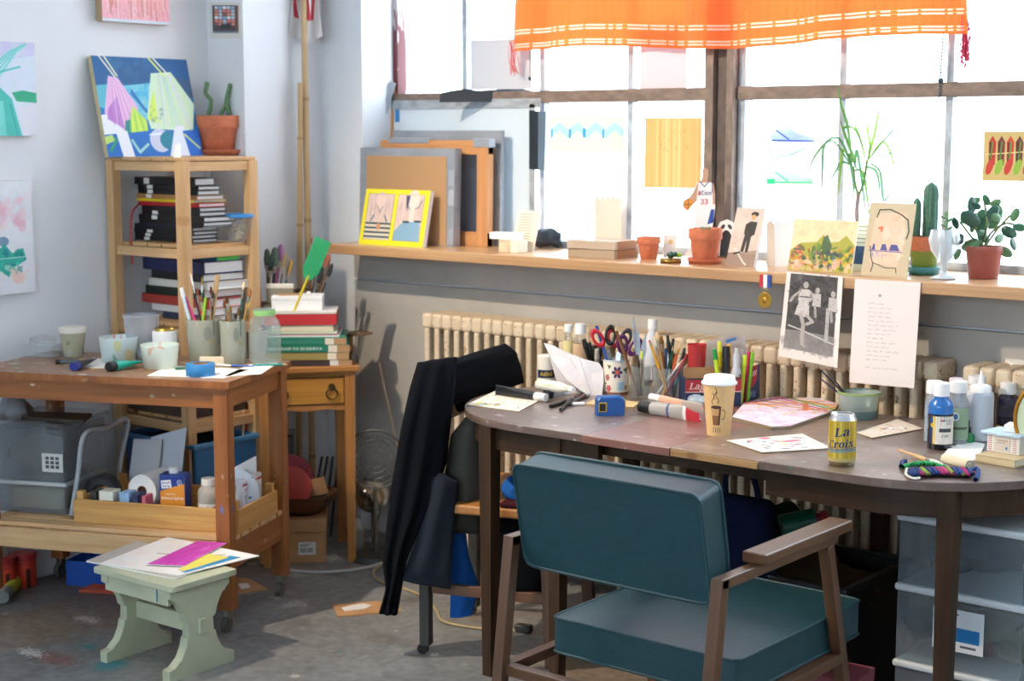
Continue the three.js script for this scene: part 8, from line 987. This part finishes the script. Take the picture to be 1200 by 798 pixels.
  for (const [pts, w] of [[[[1000, 196], [993, 150], [986, 125], [978, 96]], 2], [[[1016, 190], [1024, 160], [1031, 119]], 2.2], [[[1016, 190], [1036, 165], [1060, 138]], 1.4], [[[1000, 196], [984, 162], [966, 168], [962, 200], [966, 238]], 1.8], [[[1000, 196], [975, 165], [955, 180], [946, 202]], 1.5], [[[1002, 190], [990, 150], [1000, 150], [1012, 180]], 1.8], [[[1016, 190], [1034, 166], [1044, 185], [1048, 215]], 1.6], [[[1014, 195], [1024, 200], [1030, 232]], 2], [[[1016, 190], [1030, 200], [1038, 236], [1048, 205]], 1.8], [[[1000, 196], [1004, 175], [1010, 220], [1014, 260]], 2], [[[1000, 196], [990, 175], [984, 205], [980, 230]], 1.8], [[[1004, 200], [996, 180], [998, 215], [1000, 240]], 2], [[[1014, 190], [1008, 165], [1004, 150], [996, 142]], 1.8], [[[1000, 196], [988, 190], [975, 205], [968, 216]], 1.6], [[[1016, 190], [1020, 170], [1014, 150], [1018, 140]], 1.7], [[[1000, 200], [1008, 200], [1016, 230], [1020, 262]], 1.9], [[[1014, 196], [1040, 180], [1056, 185], [1064, 192]], 1.1], [[[1002, 196], [992, 160], [984, 140]], 1.9]]) part(o, 'leaf', blade(pts.map(([a, b]) => y(a, b, rr(-0.03, 0.02))), w * k * 0.9), pick(leafM));
}
{ // hanging from the sill's edge
  const z = -3.996, H = (px, py, d = 0) => onZ(px, py, z + d);
  { const a = H(897, 322), k = mpp(a), o = thing('medal', 'gold medal on a red, white and blue ribbon hung at the sill', 'medal', a); const cs = [0xc02a3a, 0xf0eeea, 0x2a4a9a]; for (let i = 0; i < 3; i++) part(o, 'ribbon_band', box(4 * k * 1.25, 15 * k, 0.0015, 0), paint(cs[i], 0.7), [(i - 1) * 4 * k * 1.25, -15 * k, 0]); part(o, 'ring', new THREE.TorusGeometry(2.2 * k, 0.5 * k, 6, 16), metal(0xc8a860, 0.3), [0, -18.5 * k, 0.001]); part(o, 'disc', lathe([[0, -0.0015], [9 * k, -0.0015], [9.5 * k, 0], [9 * k, 0.0015], [7 * k, 0.0008], [0, 0.0008]], 28).rotateX(Math.PI / 2), metal(0xc79a44, 0.35), [0, -30 * k, 0.001]); part(o, 'relief', ball(4 * k, 0.8, 1, 0.3, 10), metal(0xb88a3a, 0.4), [0, -30 * k, 0.0015]); }
  { const c = [H(912, 417, 0.012), H(981, 431, 0.012), H(988, 324), H(922, 318)]; slabThing('photo_print', 'torn-edged black and white print of a runner taped to the sill', 'photograph', c, 0.0012, MT(ctex(512, 800, (g) => { rect(g, 0, 0, 512, 800, '#e9ddd4'); rect(g, 40, 14, 430, 700, '#4a4644'); seed = 851; daubs(g, 130, 50, 30, 460, 420, ['#35312f', '#5a5452', '#2a2726', '#6a6462', '#45403e'], 12, 46, 0.8); rect(g, 40, 540, 430, 174, '#8a8480'); daubs(g, 60, 40, 560, 470, 710, ['#9a9490', '#7a7470', '#857f7b'], 14, 60, 0.5); poly(g, [[60, 490], [470, 600], [470, 612], [60, 504]], '#c8c2be'); rect(g, 388, 300, 30, 300, '#b8b2ae'); const sk = '#b3a9a2', cl = '#cdc6c1'; blob(g, 190, 110, 24, 32, sk); poly(g, [[150, 150], [230, 150], [240, 220], [226, 300], [140, 300], [130, 220]], cl); rect(g, 136, 214, 100, 14, '#55504e'); brushy(g, [[148, 170], [90, 220], [62, 270]], 24, sk); brushy(g, [[236, 170], [268, 214], [240, 250]], 22, sk); poly(g, [[130, 300], [236, 296], [246, 400], [180, 410], [112, 390]], cl); brushy(g, [[170, 390], [200, 480], [196, 600], [200, 650]], 34, sk); brushy(g, [[220, 390], [280, 440], [230, 470]], 26, sk); brushy(g, [[200, 650], [222, 672]], 18, sk); for (const [x, y] of [[300, 150], [440, 170]]) { blob(g, x, y, 20, 28, '#b9afa8'); poly(g, [[x - 34, y + 30], [x + 34, y + 30], [x + 40, y + 150], [x - 36, y + 150]], '#c4bcb6'); brushy(g, [[x - 10, y + 150], [x, y + 240]], 22, '#a8a09a'); } daubs(g, 240, 42, 30, 468, 520, ['#2e2a28', '#6a6361', '#3f3a38', '#88807c', '#4c4644'], 3, 11, 0.4); daubs(g, 90, 130, 150, 245, 400, ['#d8d2cd', '#9a928d', '#c2bab4'], 4, 14, 0.4); poly(g, [[470, 0], [512, 0], [512, 800], [484, 800], [478, 640], [490, 520], [476, 400], [488, 260], [474, 120]], '#efe5dd'); }), 0.5), paper); }
  { const c = [H(995, 448, 0.016), H(1071, 455, 0.016), H(1079, 331), H(1002, 327)]; slabThing('poem_sheet', 'sheet of faint handwriting hung from the sill', 'paper', c, 0.001, MT(ctex(512, 800, (g) => { rect(g, 0, 0, 512, 800, '#ecdfd9'); blob(g, 204, 116, 14, 12, '#8a8482', 0.7); seed = 853; g.strokeStyle = '#b8afab'; g.lineWidth = 3; for (let i = 0; i < 15; i++) { let x = 120, y = 180 + i * 33 + (i > 13 ? 30 : 0); const end = x + 110 + rnd() * 130; while (x < end) { const w = rr(20, 60); g.beginPath(); for (let t = 0; t < w; t += 4) g.lineTo(x + t, y + rr(-6, 6)); g.stroke(); x += w + 12; } } }), 0.8), paper); }
}
// ================================================================ radiators under the sill
{
  const cream = MT(dtex(256, 256, (u, v) => { const n = fbm(u, v, 10, 10, 861, 4), r = fbm(u, v, 36, 30, 865, 3); return r > 0.68 ? mix([216, 196, 166], [140, 96, 62], Math.min(1, (r - 0.68) * 6)) : mix([222, 206, 180], [200, 176, 144], n); }), 0.55);
  const pitch = 0.0455, H = 0.875, W2 = pitch - 0.001, D = 0.135;
  const section = (() => { const g = [], col = (z) => { const c = new RoundedBoxGeometry(0.023, H - 0.1, 0.05, 2, 0.009); c.translate(0, H / 2, z); return c; }; g.push(col(0.042), col(-0.042)); for (const y of [H - 0.027, 0.1]) { const hub = new RoundedBoxGeometry(W2, 0.054, D, 3, 0.012); hub.translate(0, y, 0); g.push(hub); } const link = new THREE.CylinderGeometry(0.02, 0.02, pitch, 12).rotateZ(Math.PI / 2); for (const y of [H - 0.03, 0.1]) g.push(link.clone().translate(0, y, 0)); const m = merge(g); return [0, 1, 2, 3, 4].map(() => boxUV(m.clone(), 'y', 0.3, 0.3)); })();
  const footG = (() => { const g = cyl(0.014, 0.018, 0.08, 8); return g.clone().translate(0, 0, 0.03); })();
  const z = -4.105, x0 = onZ(495, 380, z + 0.06).x, x1 = onZ(1098, 440, z + 0.06).x, y0 = onZ(1124, 440, z + 0.06).x;
  const mk = (label, xa, n) => { const o = thing('radiator', label, 'radiator', [xa + n * pitch / 2, 0, z]); for (let i = 0; i < n; i++) { const s = part(o, 'section', section[(i * 3) % 5], cream, [(i + 0.5 - n / 2) * pitch, 0, 0]); if (i === 0 || i === n - 1 || i % 12 === 6) part(s, 'foot', footG, cream); } return o; };
  mk('long cream cast-iron radiator with flaking paint under the sill', x0, Math.round((x1 - x0) / pitch)); mk('second cream radiator behind the paint bottles', y0 + 0.01, 26);
}
// ================================================================ hung and taped in the window
{
  const zi = ZG + 0.03, Z = (px, py, d = 0) => onZ(px, py, zi + d), trans = (m, t = 0.4) => { m.transmission = t; m.thickness = 0; m.roughness = 0.9; return m; };
  const pane4 = (name, label, cat, x0, y0, x1, y1, front, d = 0, side = front) => { const a = Z(x0, y1, d), b = Z(x1, y1, d), c = Z(x1, y0, d), e = Z(x0, y0, d); return slabThing(name, label, cat, [V(a.x, a.y, zi + d), V(b.x, (a.y + b.y) / 2, zi + d), V(b.x, (c.y + e.y) / 2, zi + d), V(a.x, e.y, zi + d)], 0.0012, front, side); };
  // grey board that closes the lower left panes, with tape
  { const a = Z(462, 122), b = Z(622, 122), o = thing('window_board', 'pale grey plastic board closing the lower left panes', 'board', [(a.x + b.x) / 2, SILL + 0.003, zi]); const w = b.x - a.x, h = a.y - SILL - 0.01; part(o, 'board', box(w, h, 0.008, 0.001), trans(M(0xd2dade, 0.8), 0.2)); const tp = MT(speckTex([160, 166, 172], 40, 16, 871), 0.4); part(o, 'top_tape', box(w + 0.06, 0.034, 0.003, 0.001), tp, [0.02, h - 0.014, 0.006]); part(o, 'side_tape', box(0.026, h, 0.003, 0.001), tp, [w / 2 + 0.012, 0, 0.006]); part(o, 'blue_tape', box(0.02, 0.05, 0.002, 0), paint(0x2a7fc0, 0.5), [-w / 2 + 0.02, h - 0.06, 0.006]); part(o, 'grey_tab', box(0.045, 0.09, 0.002, 0), paint(0x9aa2aa, 0.5), [-w / 2 - 0.03 + 0.04, h - 0.18, 0.007]); }
  { const r = Z(569, 112, 0.02); cutout('black_tape', 'torn strip of black tape along the window bar', 'tape', [[515, 120], [516, 109], [530, 106], [545, 104], [560, 106], [580, 105], [602, 102], [623, 106], [623, 116], [600, 119]], r, 0.002, paint(0x2c3238, 0.6)); const r2 = Z(630, 165, 0.022); cutout('black_tape', 'black tape strip hanging down the window bar', 'tape', [[620, 129], [640, 131], [638, 200], [620, 198]], r2, 0.002, MT(ctex(64, 128, (g) => { rect(g, 0, 0, 64, 128, '#1d2329'); rect(g, 34, 0, 30, 128, '#5f7180'); }), 0.35)); }
  pane4('grey_paper', 'plain grey paper filling an upper left pane', 'paper', 552, 47, 623, 105, trans(M(0xcfd1d6, 0.9), 0.16)); pane4('white_paper', 'pale pinkish paper in the pane beside the window post', 'paper', 750, 30, 804, 108, trans(M(0xe2d4d8, 0.9), 0.18));
  pane4('zigzag_print', 'paper strip printed with a pale blue zigzag', 'paper', 645, 138, 731, 178, trans(MT(ctex(400, 180, (g) => { rect(g, 0, 0, 400, 180, '#eef0cf'); g.fillStyle = '#b4d2d4'; for (let i = 0; i < 4; i++) { const x = i * 100; poly(g, [[x, 60], [x + 50, 20], [x + 100, 60], [x + 100, 110], [x + 50, 70], [x, 110]], '#b6d6d8'); } rect(g, 0, 60, 12, 44, '#2a9ac8'); rect(g, 104, 60, 10, 48, '#2a9ac8'); rect(g, 180, 56, 14, 48, '#2a9ac8'); rect(g, 286, 60, 8, 48, '#2a9ac8'); }), 0.9), 0.3));
  pane4('orange_paper', 'orange wood-grained sheet taped to a pane', 'paper', 755, 138, 821, 220, trans(MT(ctex(256, 320, (g) => { rect(g, 0, 0, 256, 320, '#f4c080'); seed = 873; for (let i = 0; i < 70; i++) rect(g, rr(0, 256), 0, rr(2, 14), 320, pick(['#f6c88c', '#f0b472', '#f8d09a', '#f2bc7e'])); daubs(g, 24, 60, 50, 200, 150, ['#7a4a2a', '#a86a34'], 1.5, 4, 0.8); }), 0.9), 0.26));
  pane4('sneaker_drawing', 'white sheet with faint sneaker sketches on the pane', 'drawing', 887, 137, 963, 252, trans(MT(ctex(320, 480, (g) => { rect(g, 0, 0, 320, 480, '#f4f6f8'); const shoe = (y, c, c2) => { poly(g, [[60, y + 34], [90, y], [150, y - 4], [200, y + 26], [270, y + 40], [276, y + 60], [120, y + 66], [70, y + 58]], c); brushy(g, [[90, y + 8], [150, y + 50]], 6, c2); brushy(g, [[70, y + 56], [270, y + 58]], 6, c2); }; shoe(58, '#b8c8ea', '#2a4aa0'); poly(g, [[40, 150], [100, 160], [240, 150], [150, 190], [70, 200]], '#cfe0dc'); brushy(g, [[40, 150], [70, 200], [150, 186], [240, 150]], 3, '#4a7a78'); shoe(260, '#c6ecd4', '#3ac07a'); rect(g, 46, 300, 40, 26, '#3ad088'); daubs(g, 20, 70, 360, 250, 390, ['#dce4f0', '#c8d4ec'], 6, 16, 0.6); }), 0.9), 0.4));
  pane4('pepper_painting', 'small painting of red and green peppers on the far pane', 'painting', 1151, 154, 1212, 212, MT(ctex(300, 280, (g) => { rect(g, 0, 0, 300, 280, '#c8b070'); seed = 875; for (let i = 0; i < 5; i++) { const x = 30 + i * 52; poly(g, [[x, 60], [x + 22, 24], [x + 44, 60], [x + 40, 190], [x + 4, 190]], ['#b83428', '#7a3030', '#c8402c', '#6a2c2c', '#b83a2a'][i]); rect(g, x + 6, 60, 10, 120, '#4a2424'); } brushy(g, [[10, 130], [290, 110]], 6, '#d8c890'); for (let i = 0; i < 5; i++) { blob(g, 40 + i * 54, 200, 20, 46, i % 2 ? '#8ab03a' : '#c03a2a', 1, 0.3); brushy(g, [[52 + i * 54, 60], [44 + i * 54, 150]], 9, '#5a8a2a'); } }), 0.6), 0.004);
  // orange woven valance
  { const zc = ZG + 0.075, L = onZ(601, 60, zc), R = onZ(1136, 45, zc), w = R.x - L.x, yb = (L.y + onZ(1100, 42, zc).y) / 2 , yt = 2.42, nu = 120, nv = 24, P = [], uv = [], idx = []; 
    for (let j = 0; j <= nv; j++) for (let i = 0; i <= nu; i++) { const u = i / nu, v = j / nv, sag = 0.012 * Math.sin(u * 9) - 0.008 * u; P.push(L.x + w * (u * (1 - 0.02 * v) + 0.01 * v) + 0.02 * v * (1 - 2 * u), yb + sag * (1 - v) + (yt - yb) * v, zc + 0.016 * Math.sin(u * 34 + Math.sin(u * 11) * 2) * (1 - 0.6 * v) + 0.006 * Math.sin(u * 71)); uv.push(u * 7, v * 2.2); }
    for (let j = 0; j < nv; j++) for (let i = 0; i < nu; i++) { const a = j * (nu + 1) + i; idx.push(a, a + 1, a + nu + 1, a + 1, a + nu + 2, a + nu + 1); }
    const base = V((L.x + R.x) / 2, yb, zc), g = new THREE.BufferGeometry(); g.setAttribute('position', new THREE.Float32BufferAttribute(P.map((q, i) => q - (i % 3 === 0 ? base.x : i % 3 === 1 ? base.y : base.z)), 3)); g.setAttribute('uv', new THREE.Float32BufferAttribute(uv, 2)); g.setIndex(idx); g.computeVertexNormals();
    const m = ctex(512, 512, (c) => { rect(c, 0, 0, 512, 512, '#ea5a1e'); for (let y = 0; y < 512; y += 16) for (let x = 0; x < 512; x += 16) { c.strokeStyle = '#f58a40'; c.lineWidth = 2; c.beginPath(); c.moveTo(x, y + 8); c.lineTo(x + 8, y); c.lineTo(x + 16, y + 8); c.lineTo(x + 8, y + 16); c.closePath(); c.stroke(); } for (let x = 0; x < 512; x += 64) rect(c, x, 0, 20, 512, 'rgba(232,92,40,0.25)'); for (const y of [494, 480, 424, 408]) { rect(c, 0, y - 5, 512, 3, '#f6a24a'); for (const [a, b] of [[20, 150], [190, 150], [360, 40], [430, 60]]) for (let x = a; x < a + b; x += 6) rect(c, x, y - 4, 4, 8, '#fbd9cf'); } rect(c, 0, 504, 512, 8, '#ee6a2a'); }); m.wrapS = THREE.RepeatWrapping; m.wrapT = THREE.ClampToEdgeWrapping;
    const uvA = g.attributes.uv; for (let i = 0; i < uvA.count; i++) uvA.setY(i, uvA.getY(i) / 2.2 * 2.2 * 0.5 > 1 ? 1 : (yt - yb) * (uvA.getY(i) / 2.2) / 0.34 % 1.0000001); m.wrapT = THREE.RepeatWrapping;
    const o = thing('orange_valance', 'orange woven cloth hung across the top of the window', 'curtain', base); part(o, 'cloth', g, trans(MT(m, 0.9), 0.22)); part(o, 'rod', rod([-w / 2 - 0.05, yt - yb, 0], [w / 2 + 0.05, yt - yb, 0], 0.01, 0.01, 10), paint(0x6a5a4a, 0.5));
    seed = 877; const tass = (x, n, len, col) => { const gs = []; for (let i = 0; i < n; i++) { const a = x + rr(-0.012, 0.012); gs.push(tube([[a, 0.005 + rr(0, 0.08), rr(-0.01, 0.01)], [a + rr(-0.008, 0.01), -len * 0.45, rr(-0.012, 0.012)], [a + rr(-0.012, 0.02), -len * rr(0.75, 1), rr(-0.014, 0.014)]], 0.0011, 4, 8)); } part(o, 'fringe', merge(gs), paint(col, 0.9)); }; tass(-w / 2 + 0.004, 14, 0.085, 0xd83a3a); tass(w / 2 - 0.012, 30, 0.1, 0xc83a5a); }
  { const a = onZ(1107, 30, zi + 0.01), o = thing('bead_chain', 'thin blind chain of small beads hanging in the window', 'chain', a); const gs = []; for (let i = -10; i < 22; i++) gs.push(ball(0.0032, 1, 1.4, 1, 6).translate((i + 10) * -0.0003, -i * 0.0095, 0)); part(o, 'beads', merge(gs), paint(0x3a5a6a, 0.4)).userData.kind = 'stuff'; part(o, 'stop_bead', ball(0.009, 1, 0.9, 1, 10), paint(0x2c3a44, 0.4), [-0.006, -0.155, 0]); }
  { const a = onZ(621, 62, zi + 0.012); const o = thing('window_cord', 'dark thin cord hanging beside the grey paper', 'cord', a); part(o, 'cord', cyl(0.0012, 0.0012, 0.12, 5), paint(0x4a4a4a, 0.7), [0, -0.085, 0]); part(o, 'knot', ball(0.006, 1, 1.2, 1, 8), paint(0x2c2c2c, 0.7), [0, -0.088, 0]); }
}
renderer.render(scene, camera);
